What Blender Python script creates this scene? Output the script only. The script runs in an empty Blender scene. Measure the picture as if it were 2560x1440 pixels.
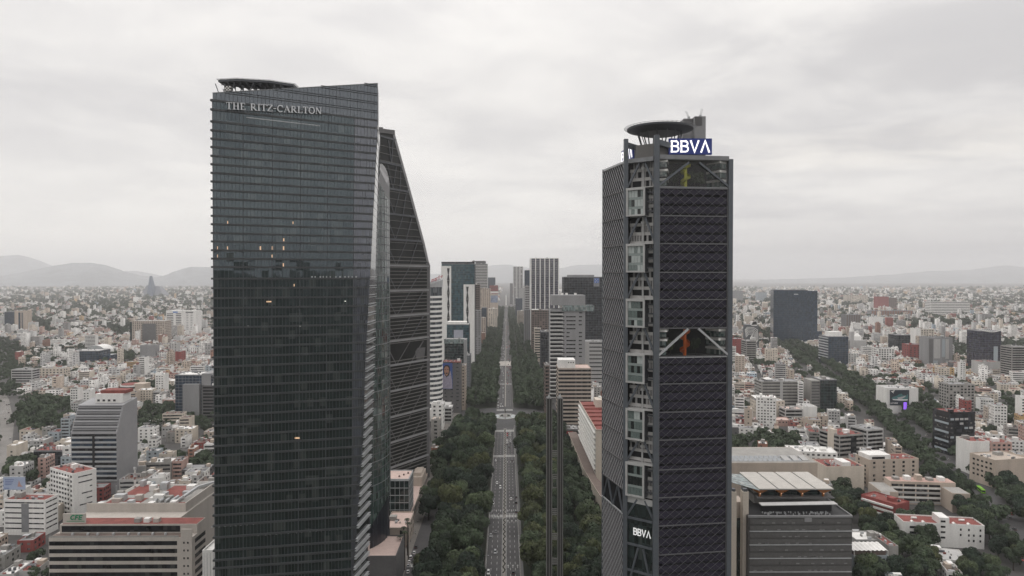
import bpy, math, random
import numpy as np
from mathutils import Vector, Matrix
rnd = random.Random(11)
sc = bpy.context.scene
COL = sc.collection

# ---------------------------------------------------------------- camera, sky, sun, exposure
F, H = 1730.0, 170.0            # focal length in photo pixels, flying height
PITCH, YAW = math.atan(28 / F), math.atan(14 / F)
FWD = Vector((math.sin(YAW) * math.cos(PITCH), math.cos(YAW) * math.cos(PITCH), -math.sin(PITCH)))
RGT = Vector((math.cos(YAW), -math.sin(YAW), 0))
UPV = RGT.cross(FWD)
CAM = Vector((0, 0, H))
cd = bpy.data.cameras.new('camera')
cam = bpy.data.objects.new('camera', cd)
COL.objects.link(cam)
cd.sensor_width = 36
cd.lens = F / 2560 * 36
cd.clip_start = 1
cd.clip_end = 60000
m3 = Matrix((RGT, UPV, -FWD)).transposed()
cam.matrix_world = Matrix.Translation(CAM) @ m3.to_4x4()
sc.camera = cam

SUN_EL, SUN_AZ = math.radians(58), math.radians(-60)     # high, a little from the left ahead
world = bpy.data.worlds.new('World')
sc.world = world
world.use_nodes = True
nt = world.node_tree
nt.nodes.clear()
def N(nt, t, **kw):
    n = nt.nodes.new(t)
    for k, v in kw.items():
        setattr(n, k, v)
    return n
def sock(nt, s, v):
    if hasattr(v, 'is_linked') or hasattr(v, 'links'):
        nt.links.new(v, s)
    else:
        s.default_value = v
def Mth(nt, op, a, b=0.0, clamp=False):
    n = N(nt, 'ShaderNodeMath', operation=op)
    n.use_clamp = clamp
    sock(nt, n.inputs[0], a); sock(nt, n.inputs[1], b)
    return n.outputs[0]
def Rng(nt, v, a, b, c=0.0, d=1.0, smooth=True):
    n = N(nt, 'ShaderNodeMapRange')
    n.interpolation_type = 'SMOOTHSTEP' if smooth else 'LINEAR'
    sock(nt, n.inputs[0], v)
    for i, x in enumerate((a, b, c, d)):
        sock(nt, n.inputs[i + 1], x)
    return n.outputs[0]
def Mix(nt, f, a, b, typ='MIX'):
    n = N(nt, 'ShaderNodeMix', data_type='RGBA', blend_type=typ)
    sock(nt, n.inputs[0], f); sock(nt, n.inputs[6], a); sock(nt, n.inputs[7], b)
    return n.outputs[2]
tc = N(nt, 'ShaderNodeTexCoord')
sep = N(nt, 'ShaderNodeSeparateXYZ')
nt.links.new(tc.outputs['Generated'], sep.inputs[0])
X, Y, Z = sep.outputs
zz = Mth(nt, 'ADD', Mth(nt, 'MAXIMUM', Z, 0.0), 0.10)
cmb = N(nt, 'ShaderNodeCombineXYZ')
nt.links.new(Mth(nt, 'DIVIDE', X, zz), cmb.inputs[0])
nt.links.new(Mth(nt, 'DIVIDE', Y, zz), cmb.inputs[1])
def noise(nt, vec, scale, detail=5, rough=0.55, dist=0.0):
    n = N(nt, 'ShaderNodeTexNoise')
    if vec is not None:
        nt.links.new(vec, n.inputs['Vector'])
    n.inputs['Scale'].default_value = scale
    n.inputs['Detail'].default_value = detail
    n.inputs['Roughness'].default_value = rough
    n.inputs['Distortion'].default_value = dist
    return n.outputs[0]
c1 = noise(nt, cmb.outputs[0], 0.55, 4, 0.5, 0.6)
c2 = noise(nt, cmb.outputs[0], 1.7, 6, 0.55, 0.4)
cl = Mth(nt, 'ADD', Mth(nt, 'MULTIPLY', c1, 0.62), Mth(nt, 'MULTIPLY', c2, 0.38))
cl = Rng(nt, cl, 0.37, 0.63, 0.0, 1.0)
base = Mix(nt, cl, (0.725, 0.705, 0.70, 1), (0.965, 0.935, 0.90, 1))
# pale bank low over the left, grey rain veil low over the right
lowf = Rng(nt, Z, 0.0, 0.24, 1.0, 0.0)
base = Mix(nt, Mth(nt, 'MULTIPLY', lowf, Rng(nt, X, 0.28, -0.1, 0.0, 0.85)), base, (0.98, 0.95, 0.91, 1))
veil = Mth(nt, 'MULTIPLY', Rng(nt, Z, 0.0, 0.13, 1.0, 0.0), Rng(nt, X, 0.05, 0.42, 0.0, 0.85))
base = Mix(nt, veil, base, (0.56, 0.545, 0.56, 1))
dk = Mth(nt, 'MULTIPLY', Mth(nt, 'MULTIPLY', Rng(nt, Z, 0.10, 0.2, 0.0, 1.0), Rng(nt, Z, 0.28, 0.5, 1.0, 0.0)), Mth(nt, 'MULTIPLY', Rng(nt, X, 0.1, 0.5, 0.0, 0.5), Rng(nt, c2, .6, .4, 0.2, 1.0)))
base = Mix(nt, dk, base, (0.58, 0.565, 0.57, 1))
# a thin bright break low over the right
brk = Mth(nt, 'MULTIPLY', Mth(nt, 'MULTIPLY', Rng(nt, Z, 0.125, 0.155, 0.0, 1.0), Rng(nt, Z, 0.165, 0.20, 1.0, 0.0)), Rng(nt, X, 0.22, 0.36, 0.0, 0.45))
base = Mix(nt, Mth(nt, 'MULTIPLY', brk, Rng(nt, c2, .35, .6, .2, 1)), base, (1.0, 0.95, 0.88, 1))
# an overcast vault grows brighter towards the zenith
zen = Rng(nt, Z, 0.20, 0.95, 1.0, 1.95)
vm = N(nt, 'ShaderNodeVectorMath', operation='SCALE')
nt.links.new(base, vm.inputs[0]); nt.links.new(zen, vm.inputs['Scale'])
bg1 = N(nt, 'ShaderNodeBackground'); bg1.inputs[1].default_value = 1.0
nt.links.new(vm.outputs[0], bg1.inputs[0])
sky = N(nt, 'ShaderNodeTexSky', sky_type='NISHITA')
sky.sun_disc = False
sky.sun_elevation = SUN_EL
sky.sun_rotation = SUN_AZ
bg2 = N(nt, 'ShaderNodeBackground'); bg2.inputs[1].default_value = 0.1
nt.links.new(sky.outputs[0], bg2.inputs[0])
mx = N(nt, 'ShaderNodeMixShader'); mx.inputs[0].default_value = 0.96
nt.links.new(bg2.outputs[0], mx.inputs[1]); nt.links.new(bg1.outputs[0], mx.inputs[2])
out = N(nt, 'ShaderNodeOutputWorld')
nt.links.new(mx.outputs[0], out.inputs[0])

sd = bpy.data.lights.new('sun', 'SUN')
sd.energy = 0.5
sd.angle = math.radians(40)
sd.color = (1.0, 0.96, 0.9)
sun = bpy.data.objects.new('sun', sd)
COL.objects.link(sun)
sv = Vector((math.sin(SUN_AZ) * math.cos(SUN_EL), math.cos(SUN_AZ) * math.cos(SUN_EL), math.sin(SUN_EL)))
sun.rotation_euler = sv.to_track_quat('Z', 'Y').to_euler()
sun.location = (0, 0, 900)
sc.view_settings.view_transform = 'Standard'
sc.view_settings.look = 'None'
sc.view_settings.gamma = 1
sc.view_settings.use_curve_mapping = False
sc.view_settings.exposure = 0.0
cy = sc.cycles
cy.use_denoising = True
cy.max_bounces = 6
cy.diffuse_bounces = 2
cy.glossy_bounces = 3
cy.transmission_bounces = 3
cy.volume_bounces = 4
cy.transparent_max_bounces = 4
cy.use_adaptive_sampling = True
cy.adaptive_threshold = 0.02
cy.sample_clamp_indirect = 6

# ---------------------------------------------------------------- pixel helpers (calibration of the photograph)
def ray(px, py):
    return FWD + RGT * ((px - 1280) / F) + UPV * ((720 - py) / F)
def at(px, py, Y):
    d = ray(px, py)
    return CAM + d * (Y / d.y)
def gp(px, py, z=0.0):
    d = ray(px, py)
    return CAM + d * ((z - H) / d.z)
def proj(x, y, z):
    v = Vector((x, y, z)) - CAM
    c = v.dot(FWD)
    if c < 1: return (-9999, -9999, c)
    return (1280 + F * v.dot(RGT) / c, 720 - F * v.dot(UPV) / c, c)
def zat(py, Y, px=1280):
    return at(px, py, Y).z
def xat(px, Y, py=800):
    return at(px, py, Y).x

# ---------------------------------------------------------------- materials
MATS = {}
def lin(c):
    return tuple((x / 255 / 12.92 if x / 255 <= 0.04045 else ((x / 255 + 0.055) / 1.055) ** 2.4) for x in c)
def mat(name, rgb, rough=0.85, var=0.18, scale=0.25, metal=0.0, ior=1.45, streak=False, emit=0.0, rand=0.0, bump=0.0):
    if name in MATS: return MATS[name]
    m = bpy.data.materials.new(name)
    m.use_nodes = True
    t = m.node_tree
    b = t.nodes['Principled BSDF']
    b.inputs['Roughness'].default_value = rough
    b.inputs['Metallic'].default_value = metal
    b.inputs['IOR'].default_value = ior
    c = (*rgb, 1)
    if var:
        co = N(t, 'ShaderNodeTexCoord')
        mp = N(t, 'ShaderNodeMapping')
        t.links.new(co.outputs['Object'], mp.inputs[0])
        if streak: mp.inputs['Scale'].default_value = (1, 1, 0.12)
        n1 = noise(t, mp.outputs[0], scale, 5, 0.65)
        n2 = noise(t, co.outputs['Object'], scale * 7, 3, 0.6)
        f = Mth(t, 'ADD', Mth(t, 'MULTIPLY', n1, 0.65), Mth(t, 'MULTIPLY', n2, 0.35))
        f = Rng(t, f, 0.3, 0.7, 1 - var, 1 + var * 0.55)
        if rand:
            oi = N(t, 'ShaderNodeObjectInfo')
            f = Mth(t, 'MULTIPLY', f, Rng(t, oi.outputs['Random'], 0, 1, 1 - rand, 1 + rand, False))
        v = N(t, 'ShaderNodeVectorMath', operation='SCALE')
        v.inputs[0].default_value = rgb
        t.links.new(f, v.inputs['Scale'])
        t.links.new(v.outputs[0], b.inputs['Base Color'])
        if bump:
            bp = N(t, 'ShaderNodeBump'); bp.inputs['Strength'].default_value = bump
            t.links.new(n2, bp.inputs['Height']); t.links.new(bp.outputs[0], b.inputs['Normal'])
    else:
        b.inputs['Base Color'].default_value = c
    if emit:
        b.inputs['Emission Color'].default_value = c
        b.inputs['Emission Strength'].default_value = emit
    MATS[name] = m
    return m
def glassmat(name, rgb, ior=1.9, rough=0.04, cell=(1.5, 1.5, 3.45), amt=1.6, light=(0.10, 0.11, 0.11), pl=0.12, tint=(1, 1, 1, 1), tilt=0.0):
    """Coated facade glass: dark rooms behind, some with pale blinds, panes that differ a little."""
    if name in MATS: return MATS[name]
    m = bpy.data.materials.new(name)
    m.use_nodes = True
    t = m.node_tree
    b = t.nodes['Principled BSDF']
    co = N(t, 'ShaderNodeTexCoord')
    dv = N(t, 'ShaderNodeVectorMath', operation='DIVIDE')
    t.links.new(co.outputs['Object'], dv.inputs[0]); dv.inputs[1].default_value = cell
    fl = N(t, 'ShaderNodeVectorMath', operation='FLOOR')
    t.links.new(dv.outputs[0], fl.inputs[0])
    wn = N(t, 'ShaderNodeTexWhiteNoise')
    t.links.new(fl.outputs[0], wn.inputs[0])
    s = Rng(t, wn.outputs[0], 0, 1, 0.5, amt, False)
    v = N(t, 'ShaderNodeVectorMath', operation='SCALE')
    v.inputs[0].default_value = rgb
    t.links.new(s, v.inputs['Scale'])
    sp = N(t, 'ShaderNodeSeparateColor'); t.links.new(wn.outputs[1], sp.inputs[0])
    c = Mix(t, Mth(t, 'LESS_THAN', sp.outputs[1], pl), v.outputs[0], (*light, 1))
    t.links.new(c, b.inputs['Base Color'])
    b.inputs['Roughness'].default_value = rough
    b.inputs['IOR'].default_value = ior
    b.inputs['Specular Tint'].default_value = tint
    n2 = noise(t, co.outputs['Object'], 0.35, 2)
    bp = N(t, 'ShaderNodeBump'); bp.inputs['Strength'].default_value = 0.01; bp.inputs['Distance'].default_value = 0.3
    t.links.new(n2, bp.inputs['Height'])
    nrm = bp.outputs[0]
    if tilt:                                   # panes are never hung exactly alike
        sb_ = N(t, 'ShaderNodeVectorMath', operation='SUBTRACT'); t.links.new(wn.outputs[1], sb_.inputs[0]); sb_.inputs[1].default_value = (.5, .5, .5)
        sl = N(t, 'ShaderNodeVectorMath', operation='SCALE'); t.links.new(sb_.outputs[0], sl.inputs[0]); sl.inputs['Scale'].default_value = tilt
        ad = N(t, 'ShaderNodeVectorMath', operation='ADD'); t.links.new(nrm, ad.inputs[0]); t.links.new(sl.outputs[0], ad.inputs[1])
        no = N(t, 'ShaderNodeVectorMath', operation='NORMALIZE'); t.links.new(ad.outputs[0], no.inputs[0]); nrm = no.outputs[0]
    t.links.new(nrm, b.inputs['Normal'])
    MATS[name] = m
    return m

# ---------------------------------------------------------------- mesh helpers
class MB:
    def __init__(s):
        s.v, s.f, s.m = [], [], []
    def add(s, vs, fs, m=0):
        n = len(s.v)
        s.v += [tuple(v) for v in vs]
        s.f += [tuple(i + n for i in f) for f in fs]
        s.m += [m] * len(fs)
        return s
    def poly(s, pts, m=0):
        return s.add(pts, [tuple(range(len(pts)))], m)
    def hexa(s, b, t, m=0, mt=None):          # bottom 4 and top 4 points, ccw from above
        s.add(list(b) + list(t), [(0, 1, 5, 4), (1, 2, 6, 5), (2, 3, 7, 6), (3, 0, 4, 7), (3, 2, 1, 0)], m)
        n = len(s.v)
        s.f.append((n - 4, n - 3, n - 2, n - 1)); s.m.append(m if mt is None else mt)
        return s
    def box(s, x0, x1, y0, y1, z0, z1, m=0, mt=None):
        b = [(x0, y0, z0), (x1, y0, z0), (x1, y1, z0), (x0, y1, z0)]
        return s.hexa(b, [(x, y, z1) for x, y, _ in b], m, mt)
    def prism(s, poly, z0, z1, m=0, mt=None, top=True):
        n = len(poly)
        vs = [(x, y, z0) for x, y in poly] + [(x, y, z1) for x, y in poly]
        s.add(vs, [(i, (i + 1) % n, n + (i + 1) % n, n + i) for i in range(n)], m)
        if top:
            s.add([(x, y, z1) for x, y in poly], [tuple(range(n))], m if mt is None else mt)
            s.add([(x, y, z0) for x, y in poly], [tuple(range(n - 1, -1, -1))], m)
        return s
    def bar(s, p, q, w, h=None, up=(0, 0, 1), m=0):
        p, q = Vector(p), Vector(q)
        d = (q - p)
        if d.length < 1e-6: return s
        d.normalize()
        u = Vector(up)
        r = d.cross(u)
        if r.length < 1e-4: r = d.cross(Vector((1, 0, 0)))
        r.normalize()
        k = r.cross(d)
        h = w if h is None else h
        a, b = r * (w / 2), k * (h / 2)
        return s.hexa([p - a - b, p + a - b, q + a - b, q - a - b], [p - a + b, p + a + b, q + a + b, q - a + b], m)
    def cyl(s, x, y, z0, z1, r0, r1=None, n=10, m=0):
        r1 = r0 if r1 is None else r1
        a = [2 * math.pi * i / n for i in range(n)]
        lo = [(x + r0 * math.cos(t), y + r0 * math.sin(t), z0) for t in a]
        hi = [(x + r1 * math.cos(t), y + r1 * math.sin(t), z1) for t in a]
        s.add(lo + hi, [(i, (i + 1) % n, n + (i + 1) % n, n + i) for i in range(n)] + [tuple(range(n, 2 * n)), tuple(range(n - 1, -1, -1))], m)
        return s
    def mesh(s, name, mats):
        me = bpy.data.meshes.new(name)
        me.from_pydata(s.v, [], s.f)
        for m in (mats if isinstance(mats, (list, tuple)) else [mats]):
            me.materials.append(m)
        if any(s.m):
            me.polygons.foreach_set('material_index', s.m)
        me.update()
        return me
def link(name, data, parent=None, loc=(0, 0, 0), rz=0.0, kind=None, label=None):
    o = bpy.data.objects.new(name, data)
    COL.objects.link(o)
    o.location = loc
    if rz: o.rotation_euler = (0, 0, rz)
    if parent is not None: o.parent = parent
    if kind: o['kind'] = kind
    if label: o['label'] = label
    return o
def tag(o, label, cat, group=None):
    o['label'] = label; o['category'] = cat
    if group: o['group'] = group
    return o
def thing(name, label, cat, loc, rz=0.0, group=None):
    o = link(name, None, None, loc, rz)
    o.empty_display_size = 1
    return tag(o, label, cat, group)
def part(name, mb, mats, T, world=False, kind=None, label=None, off=None):
    """One mesh part. world=True: the mesh was written in world coordinates (T is not rotated)."""
    if world:
        l = T.location
        mb.v = [(x - l.x, y - l.y, z - l.z) for x, y, z in mb.v]
    return link(name, mb.mesh(name, mats), T, off or (0, 0, 0), 0.0, kind, label)
def struct(name, mb, mats):
    o = link(name, mb.mesh(name, mats))
    o['kind'] = 'structure'
    return o
# ---------------------------------------------------------------- palette
M_ASPH = mat('asphalt', (0.082, 0.08, 0.082), 0.9, 0.22, 0.06)
M_GROUND = mat('city_ground', (0.08, 0.077, 0.075), 0.95, 0.35, 0.02)
M_PAVE = mat('pavement', (0.21, 0.195, 0.18), 0.9, 0.2, 0.15)
M_LAWN = mat('park_soil', (0.022, 0.027, 0.016), 0.95, 0.75, 0.006)
M_PAINT = mat('road_paint', (0.6, 0.6, 0.58), 0.8, 0.3, 0.4)
M_STEEL = mat('dark_steel', (0.085, 0.09, 0.1), 0.5, 0.2, 0.2, 0.3)
M_BLACK = mat('black_void', (0.012, 0.012, 0.014), 0.6, 0.3, 0.3)
M_LEDGE = mat('ledge_metal', (0.2, 0.205, 0.215), 0.55, 0.2, 0.2)
M_LIGHTM = mat('light_metal', (0.42, 0.43, 0.44), 0.5, 0.2, 0.3)
M_WHITE = mat('white_paint', (0.72, 0.71, 0.69), 0.8, 0.16, 0.2, streak=True)
M_CONC = mat('concrete', (0.3, 0.29, 0.275), 0.9, 0.22, 0.15, streak=True)
M_GREY = mat('grey_render', (0.25, 0.25, 0.255), 0.85, 0.15, 0.12, streak=True)
M_DGREY = mat('dark_grey_render', (0.12, 0.118, 0.12), 0.8, 0.18, 0.12)
M_RED = mat('red_roof_coat', (0.215, 0.062, 0.052), 0.85, 0.35, 0.2)
M_BRICKRED = mat('red_wall', (0.25, 0.06, 0.055), 0.85, 0.2, 0.2)
M_PINK = mat('pink_terrace', (0.52, 0.40, 0.36), 0.9, 0.15, 0.2)
M_TAN = mat('tan_stone', (0.42, 0.36, 0.31), 0.9, 0.15, 0.15, streak=True)
M_GLZ = glassmat('ribbon_glass', (0.010, 0.011, 0.013), 1.3, 0.12, (2.2, 2.2, 2.0), 2.0, (0.045, 0.045, 0.045), 0.12)
M_WIN = glassmat('window_glass', (0.02, 0.021, 0.024), 1.35, 0.12, (1.7, 1.7, 1.5), 2.2, (0.16, 0.155, 0.145), 0.2)
M_LAMP = mat('warm_lamp', (1.0, 0.66, 0.42), 0.5, 0, emit=0.4)
M_WLAMP = mat('cool_lamp', (1.0, 0.97, 0.9), 0.5, 0, emit=0.6)
# ---------------------------------------------------------------- ground, avenue, hills, haze
AX = -1.4                                        # centre of the avenue's median
def sheet(name, pts, z, m):
    return struct(name, MB().poly([(x, y, z) for x, y in pts], 0), m)
def rect(x0, x1, y0, y1):
    return [(x0, y0), (x1, y0), (x1, y1), (x0, y1)]
sheet('ground', rect(-40000, 40000, -6000, 45000), 0.0, M_GROUND)
sheet('park_ground', rect(-5200, 5200, -4400, 300), 0.03, M_LAWN)
sheet('planting_strip', rect(-47.5, -12.6, 300, 3600), 0.006, M_LAWN)
sheet('planting_strip', rect(9.4, 55, 300, 3600), 0.006, M_LAWN)
sheet('pavement', rect(-74, -58.5, 300, 1400), 0.05, M_PAVE)
sheet('pavement', rect(64.5, 72, 300, 1400), 0.05, M_PAVE)
sheet('side_road', rect(-58.4, -47.6, 300, 3600), 0.01, M_ASPH)
sheet('side_road', rect(55.2, 64.4, 372, 3600), 0.01, M_ASPH)
sheet('avenue', rect(-12.4, 8.2, 300, 3650), 0.012, M_ASPH)
mb = MB()
for x0, x1 in ((-12.75, -12.4), (8.2, 8.5), (-47.6, -47.3), (54.9, 55.2)):
    mb.box(x0, x1, 300, 780, 0, 0.13); mb.box(x0, x1, 890, 3600, 0, 0.13)
struct('kerb', mb, M_PAVE)
sheet('cycle_path', rect(8.5, 9.9, 300, 790), 0.07, mat('cycle_path_paving', (0.15, 0.15, 0.15), 0.9))
cir = [(AX + 60 * math.cos(t), 838 + 60 * math.sin(t)) for t in [2 * math.pi * i / 48 for i in range(48)]]
sheet('roundabout', cir, 0.016, mat('roundabout_asphalt', (0.07, 0.07, 0.072), 0.9, 0.2, 0.05))
mb = MB()
for x in (2.3, 5.2, -5.6, -9.0):
    y = 330
    while y < 1500:
        if not 760 < y < 900: mb.box(x - 0.09, x + 0.09, y, y + 3.5, 0.018, 0.02)
        y += 8.5
for x in (-12.0, -2.7, -0.1, 7.9):
    mb.box(x - 0.08, x + 0.08, 310, 775, 0.018, 0.02)
struct('lane_marking', mb, M_PAINT)
def zebra(yc, d=4.2, x0=-12.2, x1=8.0, lab=None):
    mb = MB(); x = x0
    while x < x1:
        if not -2.6 < x < -0.6: mb.box(x, x + 0.55, yc - d / 2, yc + d / 2, 0.021, 0.024)
        x += 1.08
    for s in (-1, 1): mb.box(x0 if s < 0 else 0, -2.6 if s < 0 else x1, yc + s * (d / 2 + 1.6), yc + s * (d / 2 + 1.6) + 0.4, 0.021, 0.024)
    struct('zebra_crossing', mb, M_PAINT)
for py, d in ((1290, 5.5), (1140, 6), (1077, 9), (1025, 9), (960, 9)):
    zebra(gp(1265, py).y, d)
def arrow(x, y, s=1):
    mb = MB()
    mb.box(x - 0.14, x + 0.14, y - 2.2, y + 1.4, 0.021, 0.024)
    mb.prism([(x - 0.75, y + 0.6), (x, y + 2.4), (x + 0.75, y + 0.6), (x, y + 1.5)], 0.0215, 0.0245)
    struct('lane_arrow', mb, M_PAINT)
for py in (1416, 1303, 1277, 1155):
    for x in (1.0, 3.8, 6.6): arrow(x, gp(1265, py).y)
for x in (-4.2, -7.3, -10.5): arrow(x, gp(1265, 1277).y)
mb = MB()
for i in range(11):
    x = -57 + i * 0.95
    mb.box(x, x + 0.5, 403, 408, 0.02, 0.024)
struct('zebra_crossing', mb, M_PAINT)
# median with its zigzag of dark planted wedges
med = struct('median', MB().box(-2.35, -0.45, 388, 772, 0, 0.16), mat('median_paving', (0.27, 0.255, 0.235), 0.9, 0.2, 0.3))
M_HEDGE = mat('wedge_planting', (0.03, 0.034, 0.026), 0.95, 0.3, 1.0)
w1 = MB().prism([(-0.85, -1.9), (-0.3, -1.9), (0.85, 1.9), (0.3, 1.9)], 0, 0.35).mesh('planter', M_HEDGE)
w2 = MB().prism([(0.3, -1.9), (0.85, -1.9), (-0.3, 1.9), (-0.85, 1.9)], 0, 0.35).mesh('planter', M_HEDGE)
y = 396; k = 0
while y < 768:
    if abs(y - gp(1265, 1290).y) > 4.5 and abs(y - gp(1265, 1140).y) > 5:
        link('planter', (w1, w2)[k % 2], med, (-1.4, y, 0.15))
    y += 4.3; k += 1
struct('median', MB().box(-2.2, -0.6, 905, 3400, 0, 0.15), mat('median_far_paving', (0.3, 0.285, 0.26), 0.9, 0.3, 0.1))
# cross plaza beyond the roundabout
yp = gp(1262, 907).y
struct('plaza', MB().box(-26, 22, yp - 45, yp + 25, 0, 0.14), mat('pale_paving', (0.42, 0.39, 0.36), 0.9, 0.2, 0.05))
# motorway on the left and the diagonal avenue on the right
def strip(name, pix, w, z, m):
    P = [gp(px, py) for px, py in pix]
    L, Rr = [], []
    for i, p in enumerate(P):
        a = P[max(0, i - 1)]; b = P[min(len(P) - 1, i + 1)]
        d = Vector((b.x - a.x, b.y - a.y)).normalized(); n = Vector((-d.y, d.x)) * (w / 2)
        L.append((p.x + n.x, p.y + n.y, z)); Rr.append((p.x - n.x, p.y - n.y, z))
    mb = MB()
    for i in range(len(P) - 1): mb.poly([Rr[i], Rr[i + 1], L[i + 1], L[i]])
    struct(name, mb, m)
    return P
MOTOR = [(-60, 1240), (6, 1140), (18, 1060), (8, 1000), (-20, 950), (-60, 900)]
strip('motorway', MOTOR, 13, 0.02, mat('concrete_road', (0.2, 0.19, 0.18), 0.9, 0.2, 0.05))
DIAG = [(2640, 1430), (2560, 1372), (2450, 1240), (2330, 1130), (2235, 1035), (2150, 985), (2070, 930), (2005, 885), (1960, 858), (1905, 828)]
DPTS = strip('diagonal_avenue', DIAG, 26, 0.02, M_ASPH)
# hills
def hill(pts, Yd, seed):
    r = random.Random(seed); mb = MB(); n = 90
    xs = [p[0] for p in pts]; ys = [p[1] for p in pts]
    rows = []
    prof = (0.0, 0.25, 0.55, 0.82, 1.0, 0.8, 0.4, 0.0)
    for i in range(n + 1):
        px = xs[0] + (xs[-1] - xs[0]) * i / n
        py = float(np.interp(px, xs, ys)) + (math.sin(i * .9 + seed) + math.sin(i * 2.3 + seed * 2)) * .35
        p = at(px, py, Yd)
        zt = max(2, p.z)
        col = []
        for j, f in enumerate(prof):
            jit = 1 + .07 * math.sin(i * .55 + j * 1.7 + seed) * (0 < j < 7 and j != 4)
            col.append((p.x * (1 + (j - 4) * 0.05), Yd * (1 + (j - 4) * 0.05), zt * f * jit - (1 if f == 0 else 0)))
        rows.append(col)
    for i in range(n):
        for j in range(len(prof) - 1):
            mb.poly([rows[i][j], rows[i + 1][j], rows[i + 1][j + 1], rows[i][j + 1]])
    o = struct('hill', mb, mat('hazed_hill_scrub', (0.17, 0.185, 0.2), 0.95, 0.5, 0.0022))  # scrub tone paled and blued to carry part of the distance haze
    o.data.polygons.foreach_set('use_smooth', [True] * len(o.data.polygons))
hill([(-200, 670), (-80, 650), (0, 640), (50, 637), (90, 648), (130, 664), (180, 672), (260, 690)], 22000, 1)
hill([(-60, 700), (60, 679), (130, 665), (180, 657), (230, 657), (270, 664), (310, 678), (350, 688), (430, 699)], 16000, 2)
hill([(340, 700), (410, 689), (440, 677), (475, 667), (530, 668), (600, 680), (700, 699)], 17000, 3)
hill([(270, 697), (310, 678), (340, 677), (380, 684), (430, 695)], 23000, 6)
hill([(1000, 690), (1100, 684), (1180, 676), (1230, 663), (1270, 661), (1310, 668), (1350, 673), (1400, 670), (1440, 663), (1480, 661), (1540, 664), (1650, 680), (1800, 690)], 25000, 4)
hill([(1900, 699), (2100, 694), (2230, 686), (2330, 677), (2420, 675), (2460, 670), (2500, 664), (2530, 664), (2570, 670), (2700, 686)], 23000, 5)
# unseen wooded range added behind the viewpoint to darken the hotel glass reflections
mb = MB(); n = 60; rows = []
for i in range(n + 1):
    x = -6500 + 13000 * i / n
    hgt = 165 + 22 * math.sin(i * .35) + 14 * math.sin(i * .83 + 1) + 7 * math.sin(i * 1.9)
    hgt *= 1 + .5 * max(0, math.sin(i * .21 + .6)) ** 2
    rows.append([(x, -1900, -1), (x, -2500, hgt * .45), (x, -3000, hgt * .75), (x, -3500, hgt), (x, -3900, hgt * .6), (x, -4350, -1)])
for i in range(n):
    for j in range(5): mb.poly([rows[i][j], rows[i + 1][j], rows[i + 1][j + 1], rows[i][j + 1]][::-1])
struct('hill', mb, mat('added_reflection_hill', (0.035, 0.04, 0.03), 0.95, 0.6, 0.004))
# air
hm = bpy.data.materials.new('haze_air')
hm.use_nodes = True
t = hm.node_tree
t.nodes.clear()
pv = N(t, 'ShaderNodeVolumePrincipled')
pv.inputs['Density'].default_value = 0.000062
pv.inputs['Color'].default_value = (0.98, 0.985, 1.0, 1)
pv.inputs['Anisotropy'].default_value = 0.35
ot = N(t, 'ShaderNodeOutputMaterial')
t.links.new(pv.outputs[0], ot.inputs['Volume'])
hz = link('haze', MB().box(-24000, 24000, -4500, 30500, -1.0, 880).mesh('haze', hm))
hz['kind'] = 'stuff'
# ---------------------------------------------------------------- stroke lettering
def stroke(pts, w, closed=False):
    """Ribbon polygon strip along a polyline with mitred joints -> list of quads (2-D)."""
    P = [Vector(p) for p in pts]; n = len(P)
    L, Rr = [], []
    for i in range(n):
        a = P[(i - 1) % n] if closed or i > 0 else None
        b = P[(i + 1) % n] if closed or i < n - 1 else None
        d1 = (P[i] - a).normalized() if a is not None else None
        d2 = (b - P[i]).normalized() if b is not None else None
        d1 = d1 or d2; d2 = d2 or d1
        n1 = Vector((-d1.y, d1.x)); n2 = Vector((-d2.y, d2.x))
        m = (n1 + n2)
        m = n1 if m.length < 1e-3 else m.normalized()
        k = min(1.7, 1 / max(0.35, m.dot(n1)))
        L.append(P[i] + m * (w / 2 * k)); Rr.append(P[i] - m * (w / 2 * k))
    out = []
    for i in range(n if closed else n - 1):
        j = (i + 1) % n
        out.append((Rr[i], Rr[j], L[j], L[i]))
    return out
def arc(cx, cy, rx, ry, a0, a1, n=8):
    return [(cx + rx * math.cos(math.radians(a0 + (a1 - a0) * i / n)), cy + ry * math.sin(math.radians(a0 + (a1 - a0) * i / n))) for i in range(n + 1)]
T_, t_ = 0.17, 0.07
def serif(x, y, w=0.22): return ([(x - w / 2, y), (x + w / 2, y)], 0.06)
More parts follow.
